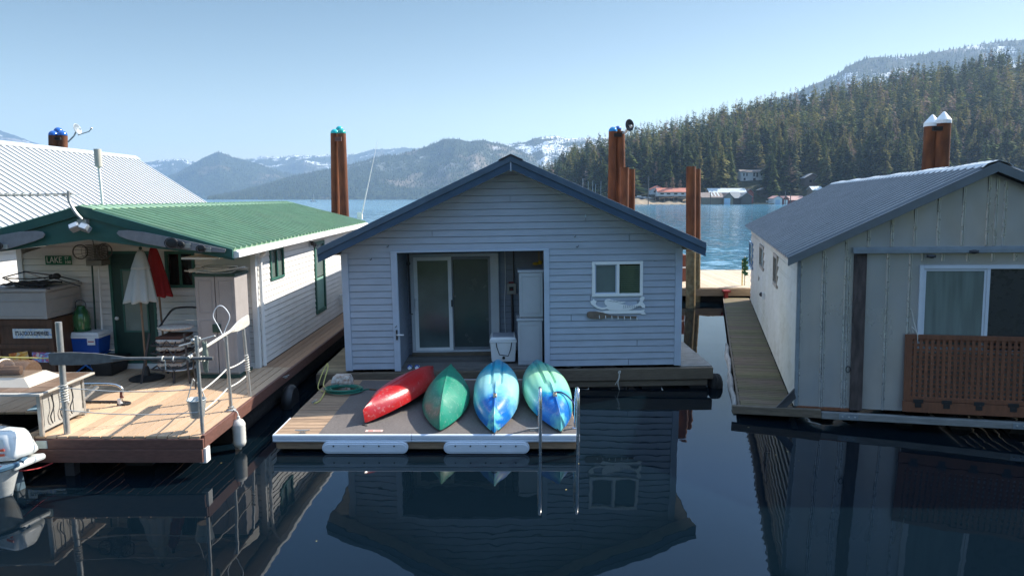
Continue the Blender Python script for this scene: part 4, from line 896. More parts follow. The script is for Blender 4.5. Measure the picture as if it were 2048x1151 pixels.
# roof
q = MB(); q2 = MB()
EZ = lambda y: 2.81 + .10 * (y - RYF) / 10
ribbed(q, (RX1, RYF, 2.81), (RX1, RYB, 2.91), (AX, RYF, 3.47), (AX, RYB, 3.50), .228, .045, .046)
ribbed(q, (RX0, RYF, 2.81), (RX0, RYB, 2.91), (AX, RYF, 3.47), (AX, RYB, 3.50), .228, .045, .046)
q.build('roof', green_roof, lh)
q = MB()
for s in (-1, 1): q.hexa([(AX, RYF - .03, 3.485), (AX + s * .2, RYF - .03, 3.44), (AX + s * .2, RYB + .03, 3.47), (AX, RYB + .03, 3.515), (AX, RYF - .03, 3.50), (AX + s * .2, RYF - .03, 3.455), (AX + s * .2, RYB + .03, 3.485), (AX, RYB + .03, 3.53)])
q.build('ridge_cap', green_cap, lh)
for yy in (RYF, RYB):
    q = MB()
    for xx in (RX0, RX1): q.prism([(AX, yy - .04, 3.49), (xx, yy - .04, 2.83), (xx, yy - .04, 2.69), (AX, yy - .04, 3.35)], (0, .035, 0))
    q.build('barge_board', green_trim, lh)
q = MB()
ped = [(-30, 512), (177, 479), (400, 506), (452, 506)]
top = [(AX, 3.34), (RX1 + .0, 2.69)]
def pp(px, py): p = PY(px, py, RYF); return (p.x, RYF, p.z)
P_ = [pp(177, 479), pp(300, 495), pp(400, 507), (RX1, RYF, 2.66), (RX1, RYF, 2.685), (AX, RYF, 3.345), (RX0, RYF, 2.685), (RX0, RYF, 2.60), pp(0, 503)]
q.prism(P_, (0, .03, 0)); q.build('pediment', green_trim, lh)
q = MB()
for s, xx in ((1, RX1), (-1, RX0)): q.hexa([(AX, RYF + .04, 3.30), (xx, RYF + .04, 2.68), (xx, RYB, 2.76), (AX, RYB, 3.36), (AX, RYF + .04, 3.32), (xx, RYF + .04, 2.70), (xx, RYB, 2.78), (AX, RYB, 3.38)])
q.build('soffit', cream, lh)
q = MB(); x = RX1 + .005
q.prism([(x - .02, RYF + .02, 2.80), (x + .03, RYF + .02, 2.80), (x + .075, RYF + .02, 2.775), (x + .075, RYF + .02, 2.70), (x - .02, RYF + .02, 2.68)], (0, 9.7, .1)); q.build('gutter', white_trim, lh)
q = MB(); q.tube(smoothpts([(RX1 + .02, 12.0, 2.72), (RX1 - .03, 12.02, 2.66), (WXR + .08, 12.25, 2.58), (WXR + .06, 12.25, 2.4)], 4), .035, 8); q.tube([(WXR + .06, 12.25, 2.42), (WXR + .06, 12.25, DK + .02)], .035, 8); q.build('downspout', white_trim, lh, smooth=True)
q = MB(); q.box((WXR - .6, RYF + .1, 2.66), (WXR + .0, WY, 2.69)); q.build('porch_ceiling', cream, lh)
# side openings: rotate plane frame: local x -> +Y, local -y -> +X
LS = Matrix.Translation((WXR, 0, 0)) @ Matrix(((0, -1, 0, 0), (1, 0, 0, 0), (0, 0, 1, 0), (0, 0, 0, 1)))
gt = mat('green_frame', (.03, .12, .09), .5)
f = slider(LS, lh, yA, yB, zA, zB, (yA + yB) / 2, glass_blind, glass_blind, y=-.0, w=.045, fm=gt)
f2 = frame_mb(LS, d1, d2, .92, 2.62, 0, .08, .035).build('side_door', gt, lh); q = MB(LS); q.box((d1 + .08, .0, 1.0), (d2 - .08, .02, 1.75)).build('lower_panel', mat('pale_green_panel', (.2, .36, .30), .5), f2)
q = MB(LS); q.box((d1 + .08, .0, 1.78), (d2 - .08, .02, 2.54)).build('pane', glass_blind, f2)
q = MB(LS); p = PX(618, 487, WXR); q.ball((p.y, -.08, p.z), .05); q.ball((p.y + .12, -.09, p.z - .04), .05); q.tube([(p.y, 0, p.z + .06), (p.y + .05, -.06, p.z + .03), (p.y + .1, -.05, p.z)], .015, 6); q.build('porch_light', dark_metal, lh, smooth=True)
q = MB(LS); p = PX(680, 597, WXR); q.box((p.y - .12, -.1, p.z - .15), (p.y + .12, -.0, p.z + .12)); q.build('meter_box', white_trim, lh)
q = MB(LS); q.box((p.y - .02, -.12, p.z - .1), (p.y + .1, -.1, p.z + .02)); q.build('meter_face', dark_metal, lh)
# front door and window
q = MB(); q.box((-7.16, WY - .0, DK + .09), (-6.40, WY + .03, 2.66)); dr = q.build('front_door', mat('dark_green_door', (.012, .045, .035), .5), lh)
frame_mb(None, -7.18, -6.38, DK + .09, 2.68, WY - .001, .045, .02).build('frame', gt, dr)
frame_mb(None, -6.98, -6.52, 1.22, 2.36, WY - .001, .03, .015).build('pane_frame', gt, dr)
q = MB(); q.box((-6.95, WY - .008, 1.25), (-6.55, WY - .002, 2.33)); q.build('pane', glass_blind, dr)
q = MB(); q.ball((-7.08, WY - .05, 1.48), .035); q.build('knob', white_plastic, dr, smooth=True)
fr = frame_mb(None, h_u0, h_u1, h_v0, h_v1, WY, .05, .03); fr.box(((h_u0 + h_u1) / 2 - .02, WY - .025, h_v0 + .05), ((h_u0 + h_u1) / 2 + .02, WY, h_v1 - .05)); f = fr.build('front_window', gt, lh); q = MB(); q.box((h_u0 + .05, WY + .01, h_v0 + .05), (h_u1 - .05, WY + .02, h_v1 - .05)); q.build('pane', glass, f)
# deck
DX0, DX1, DYF = -6.32, -4.0, 8.54
q = plankmb(None, DX0, -4.03, DYF, 12.2, DK, .03, .14, 'y', gap=.016, jit=.003); q2 = plankmb(None, -10.4, DX0, 9.55, 12.2, DK, .03, .14, 'y'); q.v += q2.v; n0 = len(q.v) - len(q2.v); q.f += [tuple(i + n0 for i in f) for f in q2.f]
q.build('deck', deck_wood, lh)
plankmb(None, -4.56, -4.03, 12.205, RYB + 3, DK, .03, .13, 'y').build('walkway', walk_wood, lh)
q = MB(); q.box((DX0 - .02, DYF - .03, .40), (-3.99, DYF + .015, DK - .034)); q.box((DX0 + .14, DYF - .045, .22), (-4.0, DYF + .0, .396)); q.box((-4.03, DYF + .02, .395), (-3.985, RYB + 3, DK + .004)); q.build('deck_fascia', fascia_wood, lh, bevel=.005)
q = MB(); q.box((-4.06, DYF, .2), (-3.97, DYF + .12, .392)); q.build('end_block', white_trim, lh)
q = MB()
for i in range(5): q.tube([(-8.6 + i * .88, DYF + .4 + .1 * (i % 2), .12), (-8.6 + i * .88, RYB, .1)], .22, 10)
q.tube([(-4.3, 9.8, .12), (-4.3, 14, .12), (-4.3, 23, .12)], .19, 10); q.build('float_log', dark_wood, lh, smooth=True)
q = MB(); q.box((-5.86, 8.6, -.3), (-5.74, 8.72, .25)); q.build('leg_post', dark_metal, lh)
p = PY(84, 888, DYF - .03); q = MB(); q.box((p.x - .07, DYF - .045, p.z - .05), (p.x + .07, DYF - .031, p.z + .05)); q.build('reflector', mat('grey_plate', (.5, .55, .5), .5), lh)
for k in range(1):
    q = MB(); t_ = [(-3.90, 11.7, .10)]
    q.lathe([(.1, -.06), (.22, -.09), (.27, -.03), (.27, .03), (.22, .09), (.1, .06)], t_[0], 16, Matrix.Rotation(R(90), 3, 'Y')); tag(q.build('old_tyre', black, smooth=True), 'black tyre hung in the dark gap between the brown walkway and the dock', 'tyre')
# signs and fittings on the house -------------------------------------
sg_green = mat('sign_green', (.0, .13, .06), .5, var=.05); sg_white = mat('sign_white', (.75, .75, .68), .5, var=0)
a, b = PY(90, 511, WY - .02), PY(144, 529, WY - .02); q = MB(); q.box((a.x, WY - .025, b.z), (b.x, WY - .018, a.z)); o = q.build('street_sign', sg_green); tag(o, 'green street sign reading LAKE ST 100 on white siding', 'sign')
cz = (a.z + b.z) / 2; text_obj('LAKE', .155, face(Matrix.Identity(4), a.x + .16, WY - .027, cz), sg_white, o, sx=.78); text_obj('ST', .07, face(Matrix.Identity(4), a.x + .385, WY - .027, cz + .035), sg_white, o); text_obj('100', .075, face(Matrix.Identity(4), a.x + .40, WY - .027, cz - .038), sg_white, o)
def ski(pixs, label, binds):
    P3 = []
    for a_, b_ in pixs: p = PY(a_, b_, RYF - .06); P3.append((p.x, RYF - .075, p.z))
    q = MB(); q.prism(P3, (0, .018, 0)); o = q.build('water_ski', mat('old_ski', (.20, .20, .205), .6, var=.15, scale=10), bevel=.003); tag(o, label, 'water ski', 'old water skis on the green gable')
    for (a_, b_, rx, rz) in binds:
        p = PY(a_, b_, RYF - .1); q = MB(); q.ball((p.x, RYF - .10, p.z), .05, 12, (rx, .5, rz)); q.tube([(p.x + rx * .05 * math.cos(t), RYF - .13, p.z + rz * .055 * math.sin(t)) for t in np.linspace(0, 6.28, 14)[:-1]], .008, 5, closed=True); bb = q.build('binding', black, o, smooth=True)
        q = MB(); q.box((p.x + .05, RYF - .10, p.z - .05), (p.x + .14, RYF - .078, p.z + .02)); q.build('heel_plate', galvpipe, o)
ski([(-40, 488), (0, 470), (40, 463), (70, 461.5), (85, 463), (91, 468), (87, 475), (70, 482), (40, 491), (0, 502), (-40, 512)], 'grey water ski on the left slope of the green gable, tip pointing right', [(-4, 491, 1.6, 1.2)])
ski([(234, 466), (238, 461), (255, 460), (290, 464), (330, 472), (400, 487), (452, 498), (450, 505), (400, 502), (330, 494), (290, 487), (255, 478), (240, 472)], 'grey water ski with black boot on the right slope of the green gable', [(344, 486, 2.0, 1.5), (362, 489, 1.2, 1.0), (403, 497, 1.4, 1.0)])
def yag():
    r = thing('tv_antenna', 'long thin television antenna on a bent mast above the green gable', 'antenna', loc=(-6.6, RYF - .1, 3.2))
    a = PY(3, 391, RYF); b = PY(152, 387, RYF); q = MB(); q.tube([(a.x, RYF - .1, a.z), (b.x, RYF - .1, b.z)], .014, 6); q.build('boom', galvpipe, r)
    q = MB(); q.tube(smoothpts([(PY(147, 383, RYF).x, RYF - .12, PY(147, 382, RYF).z), (PY(148, 400, RYF).x, RYF - .12, PY(148, 400, RYF).z), (PY(160, 423, RYF).x, RYF - .12, PY(160, 423, RYF).z), (PY(172, 438, RYF).x, RYF - .1, PY(172, 438, RYF).z)], 5), .024, 8); q.build('mast', galvpipe, r, smooth=True)
    for k in range(9):
        x = a.x + (b.x - a.x) * (k + .3) / 9.3; q = MB(); q.tube([(x, RYF - .35 - .02 * k, a.z + .012), (x, RYF + .15 + .02 * k, a.z + .012)], .006, 5); q.box((x - .02, RYF - .13, a.z - .01), (x + .02, RYF - .07, a.z + .035)); q.build('element', galvpipe, r)
    r = thing('floodlight', 'twin-head floodlight under the apex of the green gable', 'floodlight', loc=(PY(167, 448, RYF).x, RYF - .1, PY(167, 455, RYF).z))
    p = PY(167, 442, RYF); q = MB(); q.box((p.x - .05, RYF - .08, p.z - .04), (p.x + .09, RYF - .0, p.z + .03)); q.build('bracket', galvpipe, r)
    for dx, dz, an in ((-.05, -.09, -.5), (.1, -.10, .35)):
        Mx = Matrix.Translation((p.x + dx, RYF - .14, p.z + dz)) @ Matrix.Rotation(R(-35), 4, 'X') @ Matrix.Rotation(an, 4, 'Y'); q = MB(Mx); q.box((-.07, -.06, -.045), (.07, .06, .045)); hd = q.build('lamp_head', rail_metal, r, bevel=.012)
        q = MB(Mx); q.box((-.055, -.066, -.035), (.055, -.0605, .035)); q.build('lamp_glass', white_plastic, hd)
        q = MB(Mx); [q.box((-.06, -.05 + k * .03, .046), (.06, -.04 + k * .03, .056)) for k in range(4)]; q.build('cooling_fin', galvpipe, hd)
yag()
p = PY(206, 412, 11.2); q = MB(); q.tube([(p.x, 11.2, 3.36), (p.x - .02, 11.2, PY(204, 330, 11.2).z)], .022, 8); z0, z1 = PY(204, 333, 11.2).z, PY(204, 298, 11.2).z
r = thing('radio_mast', 'white pole antenna with thick beige tip standing on the green roof', 'antenna', loc=(p.x, 11.2, 3.36)); q.build('pole', white_trim, r, smooth=True); q = MB(); q.tube([(p.x - .02, 11.2, z0), (p.x - .02, 11.2, z1)], .055, 12); q.build('antenna_tip', mat('beige_tip', (.5, .47, .4), .6), r, smooth=True)
p = PX(722, 434, -4.5); t_ = PY(755, 283, p.y - .3); q = MB(); q.tube([p + V(0, 0, -.02), t_], [.022, .004], 6); q.box(tuple(p + V(-.1, -.05, -.06)), tuple(p + V(.04, .05, .14))); tag(q.build('whip_antenna', paint_white), 'thin leaning white whip antenna at the back eave of the green roof', 'antenna')
# fish trap cage hanging under the gable
a, b = PY(170, 490, 11.75), PY(201, 529, 11.75)
r = thing('wire_trap', 'grey wire mesh trap box with two net hoops hanging under the gable', 'fish trap', loc=(a.x, 11.75, b.z))
wire = mat('mesh_wire', (.09, .085, .075), .6, metal=.3, var=.1); q = MB(); n_ = 12
for i in range(n_ + 1):
    x = a.x + (b.x - a.x) * i / n_; z = b.z + (a.z - b.z) * i / n_
    q.tube([(x, 11.75, b.z), (x, 11.75, a.z)], .004, 4); q.tube([(a.x, 11.75, z), (b.x, 11.75, z)], .004, 4); q.tube([(x, 12.0, b.z), (x, 12.0, a.z)], .004, 4); q.tube([(a.x, 11.75, z), (a.x, 12., z), (b.x, 12., z), (b.x, 11.75, z)], .004, 4)
q.build('mesh_box', wire, r)
q = MB(); q.box((a.x - .005, 11.745, b.z - .02), (b.x + .02, 12.0, b.z + .07)); q.build('catch_tray', mat('tray_grey', (.16, .155, .13), .6), r)
for cx, cy, rr, bx in ((165, 503, .12, a.x), (213, 501, .125, b.x)):
    c = PY(cx, cy, 11.8); sgn = 1 if bx > c.x else -1; q = MB(); H_ = [(c.x + rr * .75 * math.cos(t), 11.74 + .06 * math.cos(t), c.z + rr * math.sin(t)) for t in np.linspace(0, 6.283, 19)[:-1]]; q.tube(H_, .011, 6, closed=True)
    for h in H_[::2]: q.tube([h, (bx, 11.82, c.z + (h[2] - c.z) * .5)], .0035, 4)
    q.tube([(c.x + (h[0] - c.x) * .6 + (bx - c.x) * .4, 11.8, c.z + (h[2] - c.z) * .8) for h in H_], .003, 4, closed=True); q.build('net_hoop', wire, r)
q = MB(); q.tube([(a.x + .12, 11.8, a.z), (a.x + .1, 11.8, a.z + .14)], .008, 5); q.build('hanger', wire, r)
for px, lb, m_ in ((184, 'thin dark green pole leaning on white siding below the wire trap', green_plastic), (197, 'thin white pole leaning on white siding below the wire trap', white_trim)):
    a_, b_ = PY(px, 530, 12.0), PY(px + 9, 690, 11.95); q = MB(); q.tube([a_, b_], .016, 6); tag(q.build('wall_pole', m_, smooth=True), lb, 'pole')
# cooler on stool, lantern, bin -----------------------------------------
ck = tub_cooler(ID, -7.72, -7.14, 11.62, 12.02, .93, 1.31, blue_plastic, white_plastic, 'picnic_cooler', 'blue cooler with white lid on a folding stool beside the green door')
q = MB(); q.box((-7.33, 11.6, 1.1), (-7.2, 11.612, 1.22)); q.build('label_patch', white_plastic, ck); q = MB(); q.box((-7.315, 11.597, 1.15), (-7.215, 11.5995, 1.17)); q.build('label_print', mat('label_red', (.4, .05, .05), .6), ck)
r = thing('folding_stool', 'blue folding stool with crossed legs under the blue cooler', 'stool', loc=(-7.42, 11.8, DK)); lb_ = mat('light_blue_tube', (.02, .16, .5), .4)
for y in (11.66, 11.98):
    for s in (1, -1): q = MB(); q.tube([(-7.42 - s * .24, y + s * .01, DK), (-7.42 + s * .24, y + s * .01, .915)], .014, 8); q.build('leg', lb_, r, smooth=True)
q = MB(); q.box((-7.68, 11.63, .905), (-7.16, 12.0, .925)); q.build('seat', blue_plastic, r)
r = thing('lantern', 'green glass lantern with wire handle on the white cooler lid', 'lantern', loc=(-7.52, 11.8, 1.32)); gg = mat('green_lantern', (.015, .09, .03), .35)
q = MB(); q.lathe([(.13, 0), (.135, .02), (.12, .04)], (-7.52, 11.8, 1.315), 16); q.build('base', gg, r); q = MB(); q.lathe([(.115, .04), (.125, .12), (.125, .26), (.10, .32)], (-7.52, 11.8, 1.315), 16); q.build('globe', mat('green_glass', (.05, .16, .06), .08, var=0, spec=.8), r, smooth=True)
q = MB(); q.lathe([(.12, .32), (.09, .37), (.07, .40), (.065, .44), (.02, .45)], (-7.52, 11.8, 1.315), 16); q.build('cap', gg, r, smooth=True); q = MB(); q.tube(smoothpts([(-7.61, 11.8, 1.72), (-7.6, 11.8, 1.82), (-7.52, 11.8, 1.86), (-7.44, 11.8, 1.82), (-7.43, 11.8, 1.72)], 4), .006, 5); q.build('handle', dark_metal, r)
q = MB()
for k in range(8): t = k * .785; q.tube([(-7.52 + .13 * math.cos(t), 11.8 + .13 * math.sin(t), 1.34), (-7.52 + .13 * math.cos(t), 11.8 + .13 * math.sin(t), 1.63)], .004, 4)
q.build('guard_wire', gg, r)
r = thing('storage_bin', 'low black plastic bin on the deck beside the folding stool', 'bin', loc=(-7.1, 11.85, DK)); q = MB(); q.hexa([(-7.22, 11.55, DK), (-6.92, 11.55, DK), (-6.92, 12.05, DK), (-7.22, 12.05, DK), (-7.26, 11.5, .80), (-6.88, 11.5, .80), (-6.88, 12.07, .80), (-7.26, 12.07, .80)]); q.build('body', black, r, bevel=.03); q = MB(); q.box((-7.28, 11.48, .80), (-6.86, 12.08, .85)); q.build('lid', black, r, bevel=.02)
# wooden cabinet with plates + resin box + black frame ------------------
r = thing('wooden_cabinet', 'dark brown plywood cabinet with licence plates at the left of the deck', 'cabinet', loc=(-8.2, 11.5, DK)); fy = 11.2
q = MB(); q.box((-8.62, fy, DK), (-7.62, 12.08, 1.62)); q.build('body', brown_cab, r)
q = MB(); q.box((-8.62, fy - .02, DK), (-8.52, fy - .001, 1.62)).box((-7.72, fy - .02, DK), (-7.62, fy - .001, 1.62)).box((-8.52, fy - .02, 1.52), (-7.72, fy - .001, 1.62)).box((-8.52, fy - .02, 1.13), (-7.72, fy - .001, 1.2)); q.build('door_frame', brown_cab, r, bevel=.004)
a, b = PY(25, 657, fy - .03), PY(104, 676, fy - .03); q = MB(); q.box((a.x, fy - .035, b.z), (b.x, fy - .026, a.z)); o = q.build('novelty_sign', gradmix('collage_plate', [(.3, (.55, .62, .66)), (.5, (.62, .62, .55)), (.56, (.2, .35, .6)), (.62, (.6, .6, .55))], .5, 14, 0)); tag(o, 'long pale collage sign of cut letters on the brown cabinet', 'sign')
text_obj("IT'S-5-O'CLOCK-SOMEWHERE", .105, face(Matrix.Identity(4), (a.x + b.x) / 2, fy - .036, (a.z + b.z) / 2), paint_black, o, sx=.40)
pm = [gradmix('orange_plate', [(.35, (.6, .45, .3)), (.5, (.7, .35, .03)), (.6, (.5, .12, .02))], .5, 9, 0), gradmix('red_blue_plate', [(.35, (.55, .6, .65)), (.48, (.1, .2, .5)), (.56, (.55, .05, .06)), (.64, (.6, .6, .6))], .5, 12, 0)]
for (x0, y0, x1, y1, an, mm, lb) in ((20, 703, 57, 725, .14, pm[0], 'tilted orange and yellow licence plate low on the brown cabinet'), (64, 703, 104, 725, -.02, pm[1], 'red, white and blue licence plate low on the brown cabinet')):
    a, b = PY(x0, y0, fy - .03), PY(x1, y1, fy - .03); c = (a + b) / 2; Mx = Matrix.Translation((c.x, fy - .03, c.z)) @ Matrix.Rotation(an, 4, 'Y').inverted(); q = MB(Mx); q.box((-.16, -.006, -.085), (.16, .002, .085)); tag(q.build('licence_plate', mm, bevel=.003), lb, 'licence plate')
r = thing('deck_box', 'grey-beige resin deck box set on top of the brown cabinet', 'storage box', loc=(-8.2, 11.5, 1.62)); x0, x1 = -8.72, -7.66
q = MB(); q.box((x0, fy - .06, 1.635), (x1, 12.05, 2.08)); q.build('body', beige, r, bevel=.01)
q = MB(); q.box((x0 - .03, fy - .09, 2.085), (x1 + .03, 12.08, 2.14)); q.build('lid', beige, r, bevel=.012)
q = MB(); [q.box((x0 + .02, fy - .072, z), (x1 - .02, fy - .061, z + .012)) for z in (1.68, 1.93)]; [q.box((x1 + .001, fy + .02, z), (x1 + .012, 12.0, z + .012)) for z in (1.72, 1.93)]; q.build('moulding', beige, r)
q = MB(); q.box((x1 - .05, fy - .08, 1.64), (x1 + .01, fy - .0605, 2.08)); q.build('corner_post', beige, r)
r = thing('folded_frame', 'black folded tube frame with dark fabric lying on the deck box', 'folding chair', loc=(-8.2, 11.5, 2.15)); z = 2.17
fp = lambda a_, b_, yy: PY(a_, b_, yy)
q = MB(); q.tube([fp(5, 555, 11.3), fp(50, 543, 11.9), fp(118, 552, 11.7), fp(158, 562, 11.5)], .012, 6); q.tube([fp(5, 555, 11.3), fp(45, 573, 11.15), fp(100, 577, 11.15)], .012, 6); q.tube([fp(12, 556, 11.2), fp(60, 558, 11.5), fp(110, 553, 11.8)], .011, 6); q.tube([fp(48, 543, 11.9), fp(90, 557, 11.4)], .010, 6); q.tube([fp(30, 572, 11.2), fp(110, 556, 11.6), fp(160, 572, 11.2)], .010, 6); q.build('frame', dark_metal, r, smooth=True)
q = MB(); g_ = [[(-8.5 + .75 * i / 14 + .03 * math.sin(j), 11.2 + .55 * j / 10, 2.165 + .035 * abs(math.sin(i * .9 + j * .7)) + .03 * math.sin(i / 14 * 3.1) * math.sin(j / 10 * 3.1)) for i in range(15)] for j in range(11)]; q.grid(g_); q.build('fabric', mat('black_fabric', (.03, .03, .032), .9, var=.2), r, solid=.01, smooth=True)
q = MB(); q.ball(fp(113, 552, 11.6), .06, sc=(1.1, 1, .9)); q.ball(fp(103, 553, 11.6), .045); q.build('hinge_knuckle', black, r, smooth=True)
# umbrellas --------------------------------------------------------------
def closed_umbrella(name, label, top, bot, rad, m, tier, pole_m, base=None, group=None):
    r = thing(name, label, 'umbrella', loc=Vector((bot[0], bot[1], DK)), group=group); T = Vector(top); B_ = Vector(bot); q = MB(); rows = []; n_ = 40
    for i in range(15):
        t = i / 14; c = T.lerp(B_, t); R_ = .03 + (rad - .03) * t ** .62; row = []
        for k in range(n_ + 1):
            a_ = 6.283 * k / n_; rr = R_ * (1 + (.22 * t) * math.cos(a_ * 8)); row.append(c + V(rr * math.cos(a_), rr * math.sin(a_) * .85, -.012 * t * math.cos(a_ * 8)))
        rows.append(row)
    q.grid(rows); q.build('canopy', m, r, smooth='all', solid=.006)
    if tier:
        q = MB(); rows = []
        for i in range(7):
            t = i / 6 * .36; c = T.lerp(B_, t); R_ = .035 + (rad + .02) * t ** .8; rows.append([c + V(R_ * (1 + .2 * t * math.cos(6.283 * k / n_ * 8)) * math.cos(6.283 * k / n_), R_ * .9 * math.sin(6.283 * k / n_), -.008 * t * math.cos(6.283 * k / n_ * 8)) for k in range(n_ + 1)])
        q.grid(rows); q.build('top_tier', m, r, smooth='all', solid=.005)
    q = MB(); q.ball(T + V(0, 0, .03), .028); q.build('finial', green_plastic, r, smooth=True)
    q = MB(); q.tube([B_ + V(0, 0, .1), base or (B_.x + .02, B_.y, DK + .1)], .018, 8); q.build('pole', pole_m, r, smooth=True); return r
pol = mat('brown_pole', (.22, .14, .085), .5)
r = closed_umbrella('patio_umbrella', 'folded white patio umbrella with two-tier canopy in front of the green door', (PY(281, 500, 11.4).x, 11.4, PY(281, 500, 11.4).z), (PY(281, 603, 11.4).x, 11.4, PY(281, 603, 11.4).z), .235, white_cloth, True, pol, group='folded umbrellas')
q = MB(); c = (r.location.x + .02, 11.4, DK); q.lathe([(.27, 0), (.28, .02), (.22, .045), (.06, .06), (.04, .2), (.03, .22)], c, 26); q.build('stand', mat('black_iron_stand', (.02, .02, .02), .55), r, smooth=True)
closed_umbrella('patio_umbrella', 'folded dark red umbrella leaning behind the white umbrella', (PY(306, 492, 11.85).x, 11.85, PY(306, 492, 11.85).z), (PY(318, 592, 11.75).x, 11.75, PY(318, 592, 11.75).z), .20, red_cloth, False, pol, base=(PY(330, 700, 11.8).x, 11.8, DK), group='folded umbrellas')
q = MB(); q.ball(PY(280, 608, 11.95), .06, sc=(.7, .7, 1.6)); 
# chair stack ------------------------------------------------------------
cx0, cx1, cy0, cy1 = -6.02, -5.42, 11.1, 11.75; G_ = 'folded patio chairs stacked beside the beige cabinet'
plaid = gradmix('plaid_cushion', [(.40, (.62, .60, .52)), (.52, (.55, .42, .36)), (.6, (.62, .6, .52))], .85, 7, 0, stretch=(3, 3, 1)); brownc = mat('brown_cushion', (.10, .04, .025), .85, var=.15)
for k in range(4):
    z = DK + .26 + k * .135; lbl = ['lowest', 'second from bottom', 'third from bottom', 'topmost'][k]
    r = thing('patio_chair', lbl + ' grey metal patio chair of the folded stack beside the beige cabinet', 'chair', loc=((cx0 + cx1) / 2, 11.4, z), group=G_)
    q = MB(); q.box((cx0 + .09, cy0 + .06, z), (cx1 - .09, cy1 - .1, z + .055)); q.build('seat_cushion', plaid, r, bevel=.02)
    q = MB(); q.box((cx0 + .09, cy0 + .08, z + .06), (cx1 - .09, cy1 - .1, z + .10)); q.build('back_cushion', brownc if k % 2 else plaid, r, bevel=.015)
    q = MB(); q.tube(smoothpts([(cx0 + .03, cy1, z), (cx0 + .03, cy0 + .1, z - .02), (cx0 + .1, cy0, z - .03), (cx1 - .1, cy0, z - .03), (cx1 - .03, cy0 + .1, z - .02), (cx1 - .03, cy1, z)], 4), .014, 6); q.build('seat_frame', dark_metal, r, smooth=True)
    q = MB(); q.tube(smoothpts([(cx0 + .14, cy0 - .02, z + .05), (cx0 + .25, cy0 - .05, z - .04), (cx0 + .34, cy0 - .05, z + .06), (cx0 + .44, cy0 - .05, z - .04), (cx1 - .12, cy0 - .02, z + .05)], 4), .010, 6); q.build('back_scroll', dark_metal, r, smooth=True)
r = thing('patio_chair', 'dark metal chair with oval cream seat on top of the folded stack', 'chair', loc=((cx0 + cx1) / 2, 11.4, DK), group=G_)
for sx_ in (cx0, cx1 - .03):
    for yy in (cy0 - .02, cy1): q = MB(); q.bar((sx_ + (-.14 if sx_ == cx0 else .1) * (1 if yy < 11.5 else .2), yy, DK), (sx_ + .04, yy + .03, DK + .84), .03, .02, (0, 1, 0)); q.build('leg', dark_metal, r)
q = MB(); q.lathe([(.02, 0), (.25, .0), (.285, .02), (.29, .04), (.26, .055), (.02, .06)], ((cx0 + cx1) / 2 + .02, 11.42, DK + .86), 26, Matrix.Diagonal((1, .85, 1))); q.build('seat', plaid, r, smooth=True)
q = MB(); q.tube(smoothpts([(cx0 - .02, cy1 + .1, DK + 1.02), (cx0 + .12, cy1 + .12, DK + 1.14), (cx1 - .1, cy1 + .12, DK + 1.15), (cx1 + .02, cy1 + .05, DK + 1.05)], 4), .018, 6); q.tube([(cx0 - .02, cy1 + .1, DK + 1.02), (cx0 + .1, cy0 + .2, DK + .9)], .016, 6); q.build('armrest', dark_metal, r, smooth=True)
q = MB(); q.lathe([(.02, 0), (.30, 0), (.31, .012), (.30, .025), (.02, .026)], (-5.62, 11.35, DK + .21), 28); q2 = MB()
r = thing('side_table', 'low round metal table under the stack of patio chairs', 'table', loc=(-5.62, 11.35, DK)); q.build('tabletop', galvpipe, r, smooth=True)
for k in range(3): q = MB(); t = k * 2.09 + .5; q.bar((-5.62 + .24 * math.cos(t), 11.35 + .24 * math.sin(t), DK), (-5.62 + .22 * math.cos(t), 11.35 + .22 * math.sin(t), DK + .205), .03, .03); q.build('leg', dark_metal, r)
# beige utility cabinet --------------------------------------------------
r = cabinet('utility_cabinet', 'tall beige two-door utility cabinet with dark green lid and base', 'cabinet', ID, -5.34, -4.66, 11.43, 12.0, DK + .06, 2.34, mat('tan_resin', (.36, .33, .315), .5, var=.06, dirt=.15, dirtc=(.25, .2, .16)), 2, top=green_plastic, handle=True)
q = MB(); q.box((-5.35, 11.42, DK), (-4.65, 12.01, DK + .058)); q.build('base', green_plastic, r, bevel=.006)
q = MB(); q.box((-5.07, 11.40, 1.36), (-4.93, 11.428, 1.5)); q.build('latch', green_plastic, r, bevel=.008)
q = MB(); [frame_mb(Matrix.Translation((-4.66, 0, 0)) @ Matrix(((0, -1, 0, 0), (1, 0, 0, 0), (0, 0, 1, 0), (0, 0, 0, 1))), 11.52, 11.92, a_, b_, .012, .03, .012) for a_, b_ in ()]
q = MB()
for k, (cx, cy, rx, ry, zz) in enumerate(((-5.18, 11.7, .42, .26, 2.375), (-5.1, 11.72, .34, .22, 2.40), (-4.95, 11.68, .36, .25, 2.425), (-5.0, 11.7, .28, .18, 2.45))):
    q.tube([(cx + rx * math.cos(t), cy + ry * math.sin(t), zz + .02 * math.sin(t * 2 + k)) for t in np.linspace(0, 6.283, 25)[:-1]], .012, 6, closed=True)
q.tube([(-5.5, 11.6, 2.40), (-4.75, 11.45, 2.44)], .014, 6); q.tube([(-5.45, 11.5, 2.38), (-4.55, 11.75, 2.42)], .012, 6); tag(q.build('hoop_bundle', rope_m, smooth=True), 'tangle of white hoops and ropes on top of the beige cabinet', 'rope bundle')
